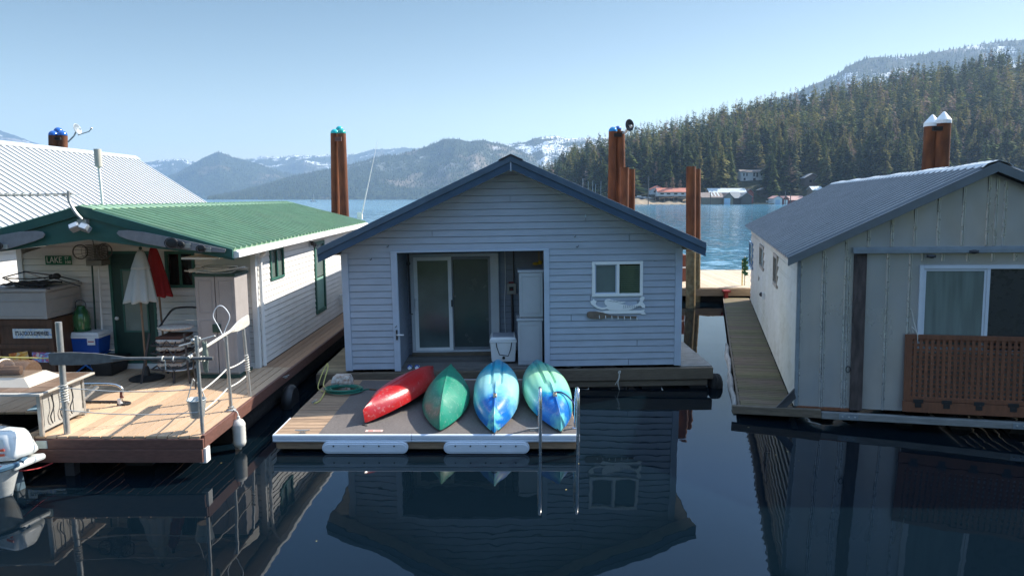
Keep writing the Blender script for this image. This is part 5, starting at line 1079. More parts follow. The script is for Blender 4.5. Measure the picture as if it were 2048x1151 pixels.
# railing posts, ropes, oars ----------------------------------------------
posts = [(-5.81, 8.63, 2.04, (-5.80, 8.63)), (-4.04, 8.63, 1.86, (-4.05, 8.63)), (-4.07, 9.62, 1.66, (-4.09, 9.62)), (-4.07, 10.34, 1.62, (-4.12, 10.34))]
PL_ = ['thick pipe post at the left end of the deck railing', 'pipe post at the front right deck corner, holding both oars', 'pipe post carrying the white net loop above the fender', 'rear pipe post wound with white rope at the oar blade']
for (x, y, zt, tp), lb in zip(posts, PL_):
    q = MB(); rr = .038 if x < -5 else .024; q.tube([(x, y, DK), (tp[0], tp[1], zt)], rr, 12); o = q.build('railing_post', galvpipe, smooth=True); tag(o, lb, 'post', 'pipe posts of the deck railing')
    if y > 9 and y < 10: q = MB(); q.lathe([(.07, 0), (.07, .02), (.045, .03), (.045, .06), (.03, .065)], (x, y, DK), 12); q.build('flange', galvpipe, o)
    if x < -5 or y > 10:
        q = MB(); pts = []; L0, L1 = (.98, 1.22) if x < -5 else (.95, 1.22)
        for i in range(60): t = i / 59; a_ = t * 6.283 * 7; s_ = (L0 + (L1 - L0) * t - DK) / (zt - DK); pts.append((x + (tp[0] - x) * s_ + (rr + .008) * math.cos(a_), y + (rr + .008) * math.sin(a_), L0 + (L1 - L0) * t))
        q.tube(pts, .008, 5).build('rope_winding', rope_m, o, smooth=True)
def sag(a, b, d, n=8):
    a = Vector(a); b = Vector(b); return [a.lerp(b, i / n) - V(0, 0, d * 4 * (i / n) * (1 - i / n)) for i in range(n + 1)]
for (za, zb, lb) in ((1.20, 1.17, 'upper grey rope of the deck railing along the front'), (.90, .86, 'lower grey rope of the deck railing along the front')):
    q = MB(); q.tube(sag((-5.86, 8.6, za), (-4.07, 8.6, zb), .05), .007, 5); tag(q.build('rail_rope', mat('grey_rope', (.4, .4, .38), .8), smooth=True), lb, 'rope', 'ropes of the deck railing')
for (za, zb, lb) in ((1.20, 1.12, 'upper white rope of the deck railing along the right side'), (.92, .86, 'lower white rope of the deck railing along the right side')):
    q = MB(); q.tube(sag((-4.08, 8.65, za - .1), (-4.10, 9.62, za - .02), .02) + sag((-4.10, 9.62, za - .02), (-4.11, 10.34, zb + .03), .02), .010, 6); tag(q.build('rail_rope', rope_m, smooth=True), lb, 'rope', 'ropes of the deck railing')
def oar(name, label, p0, p1, m, Lb, wb, upv, th=.02, flip=False, group='oars lashed to the railing posts'):
    a = Vector(p0); b = Vector(p1); d = (b - a).normalized(); u = Vector(upv); u = (u - d * u.dot(d)).normalized(); s = d.cross(u)
    r = thing(name, label, 'oar', loc=a, group=group); q = MB(); q.tube([a + d * (Lb * .8), b], [.022, .020], 10); q.tube([b - d * .14, b - d * .12, b], [.019, .026, .024], 10); q.build('shaft', m, r, smooth=True)
    q = MB(); prof = [(0, .75), (.03, .95), (.3, 1), (.6, .85), (.85, .45), (1, .22)]; P3 = [a + d * (t * Lb) + u * (w * wb / 2) for t, w in prof] + [a + d * (t * Lb) - u * (w * wb / 2) for t, w in prof[::-1]]
    q.prism([p - s * th / 2 for p in P3], s * th); q.build('blade', m, r, bevel=.004); return r
A0, A1 = PY(98, 717, 8.56), PY(426, 716, 8.56)
oar('oar', 'dark grey oar lashed level along the front railing', A0, A1, oar_dark, 1.0, .17, (0, 0, 1))
oar('oar', 'pale sun-bleached oar sloping up along the right railing', (-4.10, 10.52, 1.74), (-4.11, 8.5, 1.60), oar_pale, .72, .17, (0, .1, 1))
q = MB()
for px, yy in ((326, 8.56), (348, 8.56), (402, 8.6), (408, 8.6)):
    p = PY(px, 717, yy); q.tube([(p.x, yy - .03 * math.cos(t), p.z + .03 * math.sin(t)) for t in np.linspace(0, 6.28, 10)[:-1]], .009, 5, closed=True)
p = PY(330, 717, 8.55); q.tube([p, p + V(0, 0, -.14)], .007, 5); tag(q.build('lashing', rope_m, smooth=True), 'rope lashings tying the dark oar to the corner post', 'rope')
p0, p1 = PY(358, 692, 8.75), PY(430, 671, 8.65); r = thing('crossed_stick', 'thin pale stick tied across the top of the corner post', 'stick', loc=p0); q = MB(); q.tube([p0, p1], .010, 6).build('stick', rope_m, r, smooth=True); q = MB(); c = p0.lerp(p1, .5); q.ball(c, .045); q.ball(c + V(-.04, -.02, .01), .03); q.ball(c + V(.03, 0, .03), .025); q.build('rope_knot', galvpipe, r, smooth=True)
q = MB(); g_ = [[c + V(.06 + .07 * i / 4, .02 * math.sin(i + j), -.02 - .40 * j / 8 + .02 * math.sin(i * 2.)) for i in range(5)] for j in range(9)]; q.grid(g_); q.build('rag', mat('green_grey_rag', (.2, .24, .2), .9), r, solid=.008, smooth=True)
q = MB(); yy = 8.7; p = PY(385, 700, 8.6); pts = smoothpts([p + V(.02, 0, -.02), p + V(-.01, .02, -.2), p + V(.01, .02, -.4), p + V(0, .02, -.52)], 4); q.tube(pts, .010, 5); tag(q.build('chain', mat('rusty_chain', (.25, .17, .12), .6, metal=.5), smooth=True), 'short rusty chain holding the bucket beside the corner post', 'chain')
bc = PY(395, 833, 8.78); r = thing('bucket', 'small galvanized bucket hanging by a rope beside the corner post', 'bucket', loc=bc); q = MB(); q.lathe([(.001, 0), (.085, 0), (.088, .01), (.118, .235), (.124, .24), (.118, .245), (.108, .235), (.08, .02), (.001, .018)], bc, 22); q.build('pail', mat('bucket_zinc', (.42, .46, .46), .4, metal=.5, var=.15), r, smooth=True)
q = MB(); q.tube([bc + V(-.12, 0, .23), bc + V(-.06, 0, .42), bc + V(-.02, -.02, .52), bc + V(.07, 0, .4), bc + V(.12, 0, .23)], .008, 5); q.build('handle', rope_m, r, smooth=True)
# net loop
q = MB(); c = Vector((-4.13, 9.62, 1.66)); q.tube(smoothpts([c, c + V(-.06, 0, .14), c + V(-.125, 0, .29), c + V(-.06, 0, .42), c + V(.03, 0, .42), c + V(.11, 0, .28), c + V(.04, 0, .1), c], 5), .007, 6); q.tube([c, c + V(.03, 0, -.1)], .012, 6)
tag(q.build('landing_net_loop', paint_white, smooth=True), 'white teardrop-shaped net loop standing on the railing post', 'net loop')
# fender
fb = Vector((-3.93, 9.52, .02)); r = thing('boat_fender', 'white ribbed boat fender hanging off the deck edge', 'fender', loc=fb); q = MB(); q.lathe([(.02, 0), (.03, .03), (.07, .05), (.088, .09), (.09, .12)] + [(.09 - .003 * (k % 2), .12 + k * .03) for k in range(1, 9)] + [(.088, .38), (.06, .43), (.025, .45), (.02, .49)], fb, 20); q.build('body', mat('fender_vinyl', (.66, .64, .58), .45, var=.08, dirt=.2), r, smooth=True)
q = MB(); q.tube(smoothpts([fb + V(0, 0, .48), fb + V(-.02, .02, .54), fb + V(-.08, .06, .56), (-4.07, 9.62, .6)], 4), .008, 5); q.build('rope', rope_m, r, smooth=True)
# hand rail on the deck
q = MB(); q.tube(smoothpts([(-6.95, 9.87, .86), (-6.4, 9.87, .885), (-5.95, 9.87, .885), (-5.80, 9.87, .84), (-5.77, 9.87, .76), (-5.80, 9.87, .64), (-5.82, 9.87, DK)], 5), .022, 10)
r = thing('grab_rail', 'bent silver grab rail bolted to the deck behind the railing', 'rail', loc=(-5.82, 9.87, DK)); q.build('tube', steel, r, smooth=True); q = MB(); q.tube([(-5.82, 9.87, DK), (-5.82, 9.87, DK + .1)], .035, 12); q.build('socket', white_plastic, r); q = MB(); q.tube([(-5.79, 9.87, DK + .12), (-5.78, 9.87, DK + .22)], .028, 10); q.build('sleeve', mat('red_tape', (.12, .03, .03), .6), r)
q = MB(); q.tube(smoothpts([(-6.7, 9.95, DK + .03), (-6.2, 10.0, DK + .02), (-5.8, 9.98, DK + .02), (-5.7, 9.9, DK + .02), (-5.85, 9.84, DK + .02)], 5), .018, 6); tag(q.build('coiled_cord', dark_metal, smooth=True), 'dark cord lying on the deck around the foot of the grab rail', 'cord')
# folding lounger frame
r = thing('folding_lounger', 'folded silver lounger with pale blue fabric lying on the deck', 'lounger', loc=(-6.2, 9.5, DK))
q = MB(); q.bar((-6.55, 9.25, .62), (-6.05, 9.62, .92), .03, .05); q.bar((-6.2, 9.2, .62), (-5.98, 9.62, .92), .05, .03); q.bar((-6.6, 9.45, .60), (-6.05, 9.5, .60), .04, .03); q.bar((-6.25, 9.15, .59), (-6.0, 9.35, .63), .04, .03); q.build('frame', galvpipe, r); q = MB(); q.quad((-6.8, 9.3, .66), (-6.3, 9.25, .68), (-6.12, 9.7, .86), (-6.6, 9.8, .84)); q.build('fabric', mat('pale_blue_fabric', (.25, .42, .55), .8), r, solid=.012)
# fire table with dome
r = thing('outdoor_table', 'grey metal outdoor table with tiled top at the left deck edge', 'table', loc=(-6.9, 9.0, DK)); TZ = 1.15
q = MB(); q.hexa([(-8.6, 8.42, TZ - .03), (-5.98, 8.42, TZ - .03), (-5.96, 9.55, TZ - .03), (-8.6, 9.55, TZ - .03), (-8.6, 8.42, TZ), (-5.98, 8.42, TZ), (-5.96, 9.55, TZ), (-8.6, 9.55, TZ)]).build('tabletop', mat('table_rim', (.42, .39, .34), .5, var=.08), r, bevel=.006)
q = MB()
for i in range(9):
    for j in range(4): q.box((-8.54 + i * .283, 8.5 + j * .255, TZ + .001), (-8.54 + i * .283 + .272, 8.5 + j * .255 + .245, TZ + .006))
q.build('tile_top', mat('brown_tile', (.17, .11, .075), .4, var=.15, island=.2), r)
q = MB(); q.bar((-6.08, 8.55, DK), (-6.08, 8.55, TZ - .03), .045, .045, (0, 1, 0)); q.build('leg', galvpipe, r); q = MB(); q.bar((-6.08, 9.42, DK), (-6.08, 9.42, TZ - .03), .045, .045, (0, 1, 0)); q.build('leg', galvpipe, r)
q = MB(); q.box((-6.10, 8.575, .62), (-6.06, 9.395, .67)); q.box((-6.10, 8.575, 1.06), (-6.06, 9.395, 1.11)); [q.box((-6.095, 8.60 + k * .2, .67), (-6.07, 8.78 + k * .2, 1.06)) for k in range(4)]; q.build('side_panel', mat('slatted_panel', (.36, .35, .32), .6, var=.1), r)
q = MB(); [q.tube(smoothpts([(-6.04, 8.72 + k * .2, 1.06), (-6.03, 8.74 + k * .2, .9), (-6.04, 8.68 + k * .2, .78), (-6.04, 8.71 + k * .2, .68)], 3), .009, 5) for k in range(3)]; q.build('cable_tie', dark_metal, r, smooth=True)
r = thing('dome_cover', 'beige flared lid with a smoky dome over firewood on the tiled table', 'dome cover', loc=(-7.2, 9.05, TZ)); z = TZ + .008
q = MB(); q.add([(-8.2, 8.70, z), (-6.30, 8.70, z), (-6.28, 9.34, z), (-8.2, 9.34, z), (-8.0, 8.82, z + .10), (-6.45, 8.82, z + .10), (-6.44, 9.24, z + .10), (-8.0, 9.24, z + .10)], [(0, 1, 5, 4), (1, 2, 6, 5), (2, 3, 7, 6), (3, 0, 4, 7), (4, 5, 6, 7)]); q.build('skirt', mat('beige_skirt', (.50, .44, .36), .5, var=.06), r)
ac = bpy.data.materials.new('smoky_acrylic'); ac.use_nodes = True; b_ = ac.node_tree.nodes['Principled BSDF']; b_.inputs['Base Color'].default_value = (.16, .10, .065, 1); b_.inputs['Roughness'].default_value = .12; b_.inputs['Alpha'].default_value = .6
q = MB(); rows = [[(x, 9.03 - .20 * math.cos(t), z + .10 + .19 * math.sin(t)) for t in np.linspace(0, math.pi, 13)] for x in np.linspace(-7.95, -6.50, 9)]; rows.append([(-6.47, 9.03 - .18 * math.cos(t), z + .10 + .165 * math.sin(t)) for t in np.linspace(0, math.pi, 13)]); q.grid(rows); q.add(rows[-1], [tuple(range(13))]); q.build('dome', ac, r, smooth=True)
q = MB(); [q.tube([(x, 9.03 - .206 * math.cos(t), z + .10 + .196 * math.sin(t)) for t in np.linspace(0, math.pi, 13)], .016, 6) for x in (-6.86,)]; q.build('strap', mat('dome_strap', (.5, .44, .36), .5), r, smooth=True)
for k, (x0, x1, y, zz) in enumerate(((-7.8, -7.05, 8.95, .04), (-7.4, -6.7, 9.10, .045), (-7.7, -6.9, 9.03, .115), (-7.0, -6.6, 8.96, .04))): q = MB(); q.tube([(x0, y, z + .10 + zz), (x1, y + .03, z + .105 + zz)], .042, 9); tag(q.build('firewood_log', mat('firewood', (.30, .17, .09), .9, var=.3)), ['front', 'rear', 'upper', 'short right-hand'][k] + ' log of firewood under the smoky dome', 'log', 'firewood under the dome')
# outboard motor and boat -------------------------------------------------
r = thing('motor_boat', 'white and blue boat hull at the lower left edge beside the deck', 'boat', loc=(-6.9, 7.9, 0)); rows = []
bs = [(-6.0, .0), (-6.12, .38), (-6.5, .72), (-7.4, .9), (-8.6, .95), (-10.5, .9)]
for x, w in bs:
    row = []
    for k in range(13): t = -1 + k / 6; s_ = abs(t) ** .8; row.append((x - .18 * (1 - abs(t)) * (1 if x > -6.5 else .3), 8.0 + math.copysign(w * .62 * abs(t) ** .7, t), -.22 + .62 * s_))
    rows.append(row)
hullw = mat('white_gelcoat', (.62, .64, .62), .3, var=.05, coat=.3, dirt=.1); q = MB(); q.grid(rows); q.build('hull', hullw, r, smooth=True, solid=.02)
q = MB(); q.box((-10.5, 7.45, .30), (-6.55, 8.5, .33)); q.build('boat_deck', mat('blue_deck_paint', (.10, .22, .30), .5), r); q = MB(); q.tube(smoothpts([(rw[0][0], rw[0][1] - .02, .41) for rw in rows], 4), .035, 6); q.tube(smoothpts([(rw[12][0], rw[12][1] + .02, .41) for rw in rows], 4), .035, 6); q.build('rub_rail', mat('blue_rail', (.04, .10, .16), .5), r, smooth=True)
r = thing('outboard_motor', 'white outboard motor cowl with small red mark at the left edge', 'outboard motor', loc=(-6.35, 8.25, .3)); Mx = Matrix.Translation((-6.30, 8.22, .38)) @ Matrix.Rotation(R(-14), 4, 'Z') @ Matrix.Rotation(R(-8), 4, 'Y')
q = MB(Mx); q.hexa([(-.55, -.22, 0), (.34, -.2, .02), (.34, .2, .02), (-.55, .22, 0), (-.42, -.17, .44), (.24, -.15, .36), (.24, .15, .36), (-.42, .17, .44)]); q.build('cowl', hullw, r, bevel=.07, smooth=True)
q = MB(Mx); q.box((-.56, -.23, -.09), (.36, .21, -.01)); q.build('cowl_base', hullw, r, bevel=.03); q = MB(Mx); q.box((-.1, -.06, -.6), (.12, .06, -.09)); q.build('leg', mat('motor_leg', (.06, .10, .13), .5), r, bevel=.02)
q = MB(Mx); q.box((.12, -.207, .10), (.22, -.2005, .13)).box((.13, -.205, .16), (.23, -.1985, .19)); q.build('red_mark', mat('motor_red', (.6, .08, .03), .5), r); q = MB(Mx); q.tube(smoothpts([(-.02, -.2, -.02), (.02, -.215, .15), (0, -.18, .36), (0, 0, .44), (0, .2, .3)], 4), .010, 5); q.build('tie_cord', black, r, smooth=True)
q = MB(); q.tube(smoothpts([PY(-20, 925, 7.9), PY(30, 940, 8.0), PY(75, 936, 8.3), PY(105, 925, 8.5)], 5), .008, 5); tag(q.build('red_mooring_line', red_rope, smooth=True), 'thin red mooring line sagging from the boat to the deck corner', 'rope')
q = MB(); q.tube([PY(-30, 713, 8.5), PY(98, 716, 8.56)], .008, 5); tag(q.build('taut_rope', yellow_rope, smooth=True), 'taut pale yellow cord running left from the dark oar blade', 'cord')
# ================================================================== far-left neighbour with the big white roof
nh = thing('float_house', 'large building with a white standing-seam metal roof behind the green one', 'float house', loc=(-16, 21, 0))
q = MB(); q2 = MB(); ridge = [(-16, 10, 5.37), (-16, 29.5, 5.37)]; sl = .643; ex = 4.4
for s in (1, -1):
    e = -16 + s * ex; ez = 5.37 - sl * ex
    ribbed(q, (e, 10, ez), (e, 29.5, ez), ridge[0], ridge[1], .30, .028, .016, .05, mbr=q2)
q.build('roof', white_roof, nh); q2.build('roof_seams', seam, nh)
q = MB(); [q.hexa([(-16, 9.9, 5.37), (-16 + s * .2, 9.9, 5.255), (-16 + s * .2, 29.6, 5.255), (-16, 29.6, 5.37), (-16, 9.9, 5.42), (-16 + s * .2, 9.9, 5.30), (-16 + s * .2, 29.6, 5.30), (-16, 29.6, 5.42)]) for s in (1, -1)]; q.build('ridge_cap', white_roof, nh)
q = MB(); siding(q, (-12.0, 0, 0), (0, 1, 0), (1, 0, 0), [(10.4, .5), (29.2, .5), (29.2, 2.8), (10.4, 2.8)], .15); siding(q, (0, 10.4, 0), (1, 0, 0), (0, -1, 0), [(-20, .5), (-12, .5), (-12, 2.75), (-16, 5.25), (-20, 2.75)], .15); siding(q, (0, 29.2, 0), (1, 0, 0), (0, 1, 0), [(-20, .5), (-12, .5), (-12, 2.75), (-16, 5.25), (-20, 2.75)], .15); siding(q, (-20, 0, 0), (0, 1, 0), (-1, 0, 0), [(10.4, .5), (29.2, .5), (29.2, 2.8), (10.4, 2.8)], .15); q.build('wall', white_siding, nh, fix=False)
q = MB(); q.box((-20.4, 9.8, .15), (-11.2, 29.8, .5)); q.build('float_base', old_wood, nh)
# ================================================================== right float house (metal panels)
RH = Mpose(-.278, .029, 4.64, 10.846, .26)
rh = thing('float_house', 'galvanized metal-panel float house with blue-grey ribbed roof, right of the grey one', 'float house', RH)
UE, VE, UA, VA = -.164, 2.422, 2.591, 3.772; RL = 13.0; UR = 2 * UA; rs = (VA - VE) / (UA - UE); rv = lambda u: VA - rs * abs(u - UA)
q = MB(RH); q.prism([(0, 0, 0), (UR, 0, 0), (UR, 0, rv(UR) - .12), (UA, 0, VA - .12), (0, 0, rv(0) - .12)], (0, .04, 0)); q.build('wall', galv, rh)
ribs = [PL(px, 480, RH, -.02)[0] for px in (1602, 1648, 1693, 1737, 1783, 1829, 1875, 1924, 1973, 1989, 2006)]
def rib(u, v0, v1, y=0., w=.016, m=None):
    q = MB(RH); q.prism([(u - w, y - .001, v0), (u - w * .4, y - .02, v0), (u + w * .4, y - .02, v0), (u + w, y - .001, v0)], (0, 0, v1 - v0)); q.box((u + w + .004, y - .006, v0), (u + w + .016, y - .001, v1)); return q.build('panel_rib', m or galv_rib, rh)
HV = 2.517; JU = .787
for i, u in enumerate(ribs): rib(u, HV + .06 if u > JU else .0, rv(u) - .15)
for u in [u for u in np.arange(ribs[-1] + .33, UR, .33)]: rib(u, HV + .06, rv(u) - .15)
for px in (1646, 1692, 1776, 1821, 1845, 1885, 1935, 1985, 2030): u = PL(px, 520 if px > 1700 else 700, RH, -.02)[0]; rib(u, 0 if px < 1836 else 2.35, HV - .05 if u > JU else 0.02 + 2.4 - .0)
q = MB(RH); q.box((-.03, -.03, 0), (.02, .06, rv(0) - .12)); q.build('corner_trim', rail_metal, rh)
q = MB(RH); q.box((JU - .03, -.10, HV - .02), (UR + .3, -.003, HV + .055)); q.box((JU - .03, -.12, HV - .035), (UR + .3, -.10, HV + .03)); q.build('door_track', rail_metal, rh, bevel=.004)
for px, py in ((1947, 503), (1862, 512)): u, v = PL(px, py, RH, -.1); q = MB(RH); q.ball((u, -.13, v), .035, sc=(1.5, .8, .9)); q.box((u - .06, -.13, v - .02), (u + .06, -.1, v + .02)); q.build('track_roller', dark_metal, rh)
ja, jb = PL(1706, 600, RH, -.03)[0], PL(1731, 600, RH, -.03)[0]
q = MB(RH); q.box((ja, -.05, -.02), (jb, -.003, HV - .03)); q.build('door_jamb', mat('blackened_timber', (.05, .038, .035), .8, var=.5, scale=6, stretch=(3, 3, .7), c2=(.12, .09, .08), c2amt=.7, c2scale=2.5, bump=.3), rh, bevel=.006)
u, v = PL(1696, 738, RH, -.03); q = MB(RH); q.tube([(u + .03 * math.cos(t), -.035, v + .05 * math.sin(t)) for t in np.linspace(0, 6.28, 12)[:-1]], .008, 5, closed=True); q.build('pull_ring', dark_metal, rh)
q = MB(RH); q.box((0, -.02, -.05), (JU - .0, .02, .0)); q.build('bottom_plate', cedar, rh)
# roof
q = MB(RH); ribbed(q, (UE - .03, -.2, rv(UE)), (UE - .03, RL, rv(UE)), (UA, -.2, VA), (UA, RL, VA), .31, .055, .045); ribbed(q, (UR - UE + .03, -.2, rv(UE)), (UR - UE + .03, RL, rv(UE)), (UA, -.2, VA), (UA, RL, VA), .31, .055, .045); q.build('roof', blue_grey_roof, rh)
q = MB(RH); rnd = random.Random(3)
for s in (-1, 1):
    rows = []
    for i in range(41):
        y = -.22 + (RL + .3) * i / 40; w = .012 * math.sin(i * .9) + rnd.uniform(-.006, .006); rows.append([(UA, y, VA + .045 + w * .6), (UA + s * .13, y, VA + .005 + w * .4), (UA + s * .19, y, VA - .05)])
    q.grid(rows)
q.build('ridge_cap', mat('worn_ridge_cap', (.48, .51, .52), .4, metal=.3, var=.12), rh, solid=.006)
q = MB(RH)
for s in (-1, 1):
    e = UA + s * (UA - UE + .03); q.prism([(UA, -.235, VA + .02), (e, -.235, rv(UE) + .02), (e, -.235, rv(UE) - .12), (UA, -.235, VA - .12)], (0, .03, 0))
q.build('barge_trim', gable_trim, rh, bevel=.003)
q = MB(RH); [q.prism([(UA, -.2, VA - .05), (UA + s * (UA - UE), -.2, rv(UE) - .05), (UA + s * (UA - UE), -.2, rv(UE) - .07), (UA, -.2, VA - .07)], (0, .19, 0)) for s in (-1, 1)]; q.build('soffit', dark_wood, rh)
# side wall, windows
RS = RH @ Matrix(((0, 1, 0, 0), (-1, 0, 0, 0), (0, 0, 1, 0), (0, 0, 0, 1)))   # local x runs toward the camera, -y outward(left)
RSi = RS
def onside(px, py): return PL(px, py, RS, 0)
hol = []
for (x0, y0, x1, y1, z0, z1) in ((1500, 484, 1507, 535, 1.25, 2.05), (1521, 490, 1529, 538, 1.35, 2.05), (1549, 507, 1557, 573, 1.15, 2.05)):
    u0, _ = onside(x0, (y0 + y1) / 2); u1, _ = onside(x1, (y0 + y1) / 2); _, zz1 = onside((x0 + x1) / 2, y0); _, zz0 = onside((x0 + x1) / 2, y1); hol.append((min(u0, u1), max(u0, u1), zz0, min(zz1, 2.3)))
lapside = mat('rough_lap_siding', (.72, .69, .62), .6, var=.07, scale=2.5, dirt=.35, dirtc=(.38, .32, .2), c2=(.5, .46, .25), c2amt=.25, c2scale=.7)
q = MB(RH); hs = [(-b, -a, c, d) for a, b, c, d in hol]
siding(q, (0, 0, 0), (0, 1, 0), (-1, 0, 0), [(.0, -.05), (RL - .3, -.05), (RL - .3, rv(0) - .1), (.0, rv(0) - .1)], .20, hs, lip=.03, gap=.028)
siding(q, (UR, 0, 0), (0, 1, 0), (1, 0, 0), [(.0, -.05), (RL - .3, -.05), (RL - .3, rv(0) - .1), (.0, rv(0) - .1)], .20, lip=.018)
q.prism([(0, RL - .3, -.05), (UR, RL - .3, -.05), (UR, RL - .3, rv(UR) - .12), (UA, RL - .3, VA - .12), (0, RL - .3, rv(0) - .12)], (0, .04, 0)); q.build('side_wall', lapside, rh, fix=False)
bf = mat('blue_window_frame', (.12, .22, .36), .5); wf = mat('tan_window_frame', (.35, .30, .25), .5)
for i, (a, b, c, d) in enumerate(hol):
    f = frame_mb(RS, a, b, c, d, 0, min(.08, (b - a) * .18), .04).build('side_window', bf if i == 0 else wf, rh); q = MB(RS); q.box((a + .04, .005, c + .04), (b - .04, .015, d - .04)); q.build('pane', glass_blind, f)
u, v = onside(1531, 592); q = MB(RS); q.box((u - .1, -.08, v - .07), (u + .05, 0, v + .09)); q.build('outlet_cover', white_trim, rh); q = MB(RS); q.ball((u - .35, -.07, v), .06); q.tube([(u - .35, 0, v + .02), (u - .3, -.08, v - .03)], .02, 6); q.build('faucet', dark_metal, rh)
u, v = onside(1519, 555); q = MB(RS); q.box((u - .06, -.03, v - .08), (u + .06, 0, v + .08)); q.build('vent', wf, rh)
# big window
a0, v1 = PL(1840, 530, RH, -.02); _, v0 = PL(1850, 690, RH, -.02); am = PL(1974, 600, RH, -.02)[0]; a1 = am + (am - a0) + .05
wfm = mat('white_window_frame', (.62, .66, .70), .4, var=.05)
fr = frame_mb(RH, a0, a1, v0 - .1, v1, -.003, .055, .045); fr.box((am - .022, -.04, v0 - .045), (am + .022, -.003, v1 - .055)); f = fr.build('window', wfm, rh, bevel=.004)
q = MB(RH); q.box((a0 + .055, -.02, v0 - .045), (am - .022, -.014, v1 - .055)); q.build('pane', mat('green_curtained_pane', (.14, .18, .17), .08, var=.3, scale=2.5, stretch=(4, 1, .35), spec=.8), f)
q = MB(RH); q.box((am + .022, -.02, v0 - .045), (a1 - .055, -.014, v1 - .055)); q.build('pane', mat('dark_screened_pane', (.03, .034, .036), .3, var=.05, spec=.6), f)
fr = frame_mb(RH, a0 + .058, am - .025, v0 - .04, v1 - .058, -.022, .03, .01); fr.build('sash', wfm, f)
q = MB(RH); q.box((am + .02, -.06, v0 + .0), (am + .06, -.035, v0 + .06)); q.build('latch', black, f)
# lattice gate hinged along the bottom, leaning on the wall
def gate():
    uu0, vb = PL(1806, 822, RH, -.12); ut0, vt = PL(1822, 668, RH, -.06); vh = PL(1810, 800, RH, -.12)[1]
    W = 2.6; r = thing('lattice_gate', 'brown lattice panel with black hinges leaning below the big window', 'lattice panel', RH @ Matrix.Translation((uu0, -.1, vb)))
    def G(u, v, n=0): t = (v - vb) / (vt - vb); return Vector((u, -.10 + .05 * t - n, v))
    def board(nm, u0, u1, v0, v1, n0, n1, m=cedar):
        q = MB(RH); q.hexa([G(u0, v0, n0), G(u1, v0, n0), G(u1, v0, n1), G(u0, v0, n1), G(u0, v1, n0), G(u1, v1, n0), G(u1, v1, n1), G(u0, v1, n1)]); return q.build(nm, m, r, bevel=.003)
    rd = -.02
    board('top_rail', uu0 + .0, uu0 + W, vt - .07, vt, .03, 0); board('bottom_rail', uu0, uu0 + W, vh, vh + .07, .03, 0); board('stile', uu0, uu0 + .10, vh + .07, vt - .07, .028, 0)
    board('base_board', uu0 - .01, uu0 + W, vb, vh - .008, .03, 0)
    q = MB(RH); a = uu0 + .12; k = 0
    while a < uu0 + W - .05:
        q.hexa([G(a, vh + .07, .022), G(a + .045, vh + .07, .022), G(a + .045, vh + .07, .012), G(a, vh + .07, .012), G(a, vt - .07, .022), G(a + .045, vt - .07, .022), G(a + .045, vt - .07, .012), G(a, vt - .07, .012)]); a += .078
    z = vh + .10
    while z < vt - .1:
        q.hexa([G(uu0 + .1, z, .010), G(uu0 + W, z, .010), G(uu0 + W, z, .002), G(uu0 + .1, z, .002), G(uu0 + .1, z + .035, .010), G(uu0 + W, z + .035, .010), G(uu0 + W, z + .035, .002), G(uu0 + .1, z + .035, .002)]); z += .075
    q.build('lattice', cedar, r)
    for px in (1836, 1893, 1958, 2027):
        u = PL(px, 808, RH, -.12)[0]; board('hinge', u - .07, u + .07, vh - .03, vh + .03, .036, .031, black); board('hinge', u - .045, u + .045, vh - .10, vh - .032, .036, .031, black)
    q = MB(RH); u, v = PL(1835, 672, RH, -.07); q.tube(smoothpts([G(u, vt - .1, .035), G(u - .01, vt + .01, .04), (u - .05, -.03, vt + .2), (u - .08, -.02, vt + .36), (u - .11, -.02, vt + .38)], 4), .006, 5); q.tube(smoothpts([G(u + .01, vt, .04), (u - .08, -.04, vt + .12), (u - .05, -.04, vt + .02)], 4), .006, 5); tag(q.build('tie_string', rope_m, smooth=True), 'white string tying the lattice panel to the metal wall', 'string')
gate()
# walkway and beams
plankmb(RH, -.86, -.03, .02, RL + .2, -.07, .035, .115, jit=.01).build('walkway', moss_wood, rh)
q = MB(RH); q.box((-.90, .0, -.13), (-.865, RL + .2, -.06)); q.box((-.86, -.03, -.14), (-.1, .015, -.075)); q.build('walkway_edge', old_wood, rh); 
q = MB(RH); q.box((-1.0, -.15, -.15), (.36, -.06, .045 - .06)); q.build('rim_beam', old_wood, rh, bevel=.01); q = MB(RH); q.box((.365, -.14, -.16), (UR + .5, -.05, -.052)); q.build('rim_beam', grey_wood, rh, bevel=.01)
for u in (.62, 3.0): q = MB(RH); q.box((u, -.147, -.15), (u + .28, -.1415, -.06)); pl_ = q.build('steel_plate', rail_metal, rh); q = MB(RH); [q.ball((u + .05 + .09 * k, -.15, -.105), .014) for k in range(3)]; q.build('bolt', galvpipe, pl_)
q = MB(RH)
for k in range(8): q.tube([(-.75 + .8 * k, .25, -.40), (-.75 + .8 * k, 5, -.40), (-.75 + .8 * k, RL, -.38)], [.17, .2, .17], 10)
q.build('float_log', dark_wood, rh, smooth=True)
q = MB(RH); q.hexa([(-.34, -.14, -.04), (-.26, -.14, -.12), (.02, -.02, .16), (-.02, -.02, .3), (-.34, -.09, -.04), (-.26, -.09, -.12), (.02, .03, .16), (-.02, .03, .3)]); q.build('corner_brace', dark_metal, rh)
q = MB(RH); rows = [[(-.93 + .02 * math.sin(i * 2.1), .3 + i * .5, -.15 + .02 * math.sin(i)), (-.98 + .03 * math.sin(i * 1.3), .3 + i * .5, -.24), (-.95 + .03 * math.sin(i * 1.7 + 1), .3 + i * .5, -.33)] for i in range(12)]; q.grid(rows); q.build('foam_float', mat('dirty_foam', (.45, .42, .38), .9, var=.3, dirt=.5), rh, solid=.05, smooth=True)
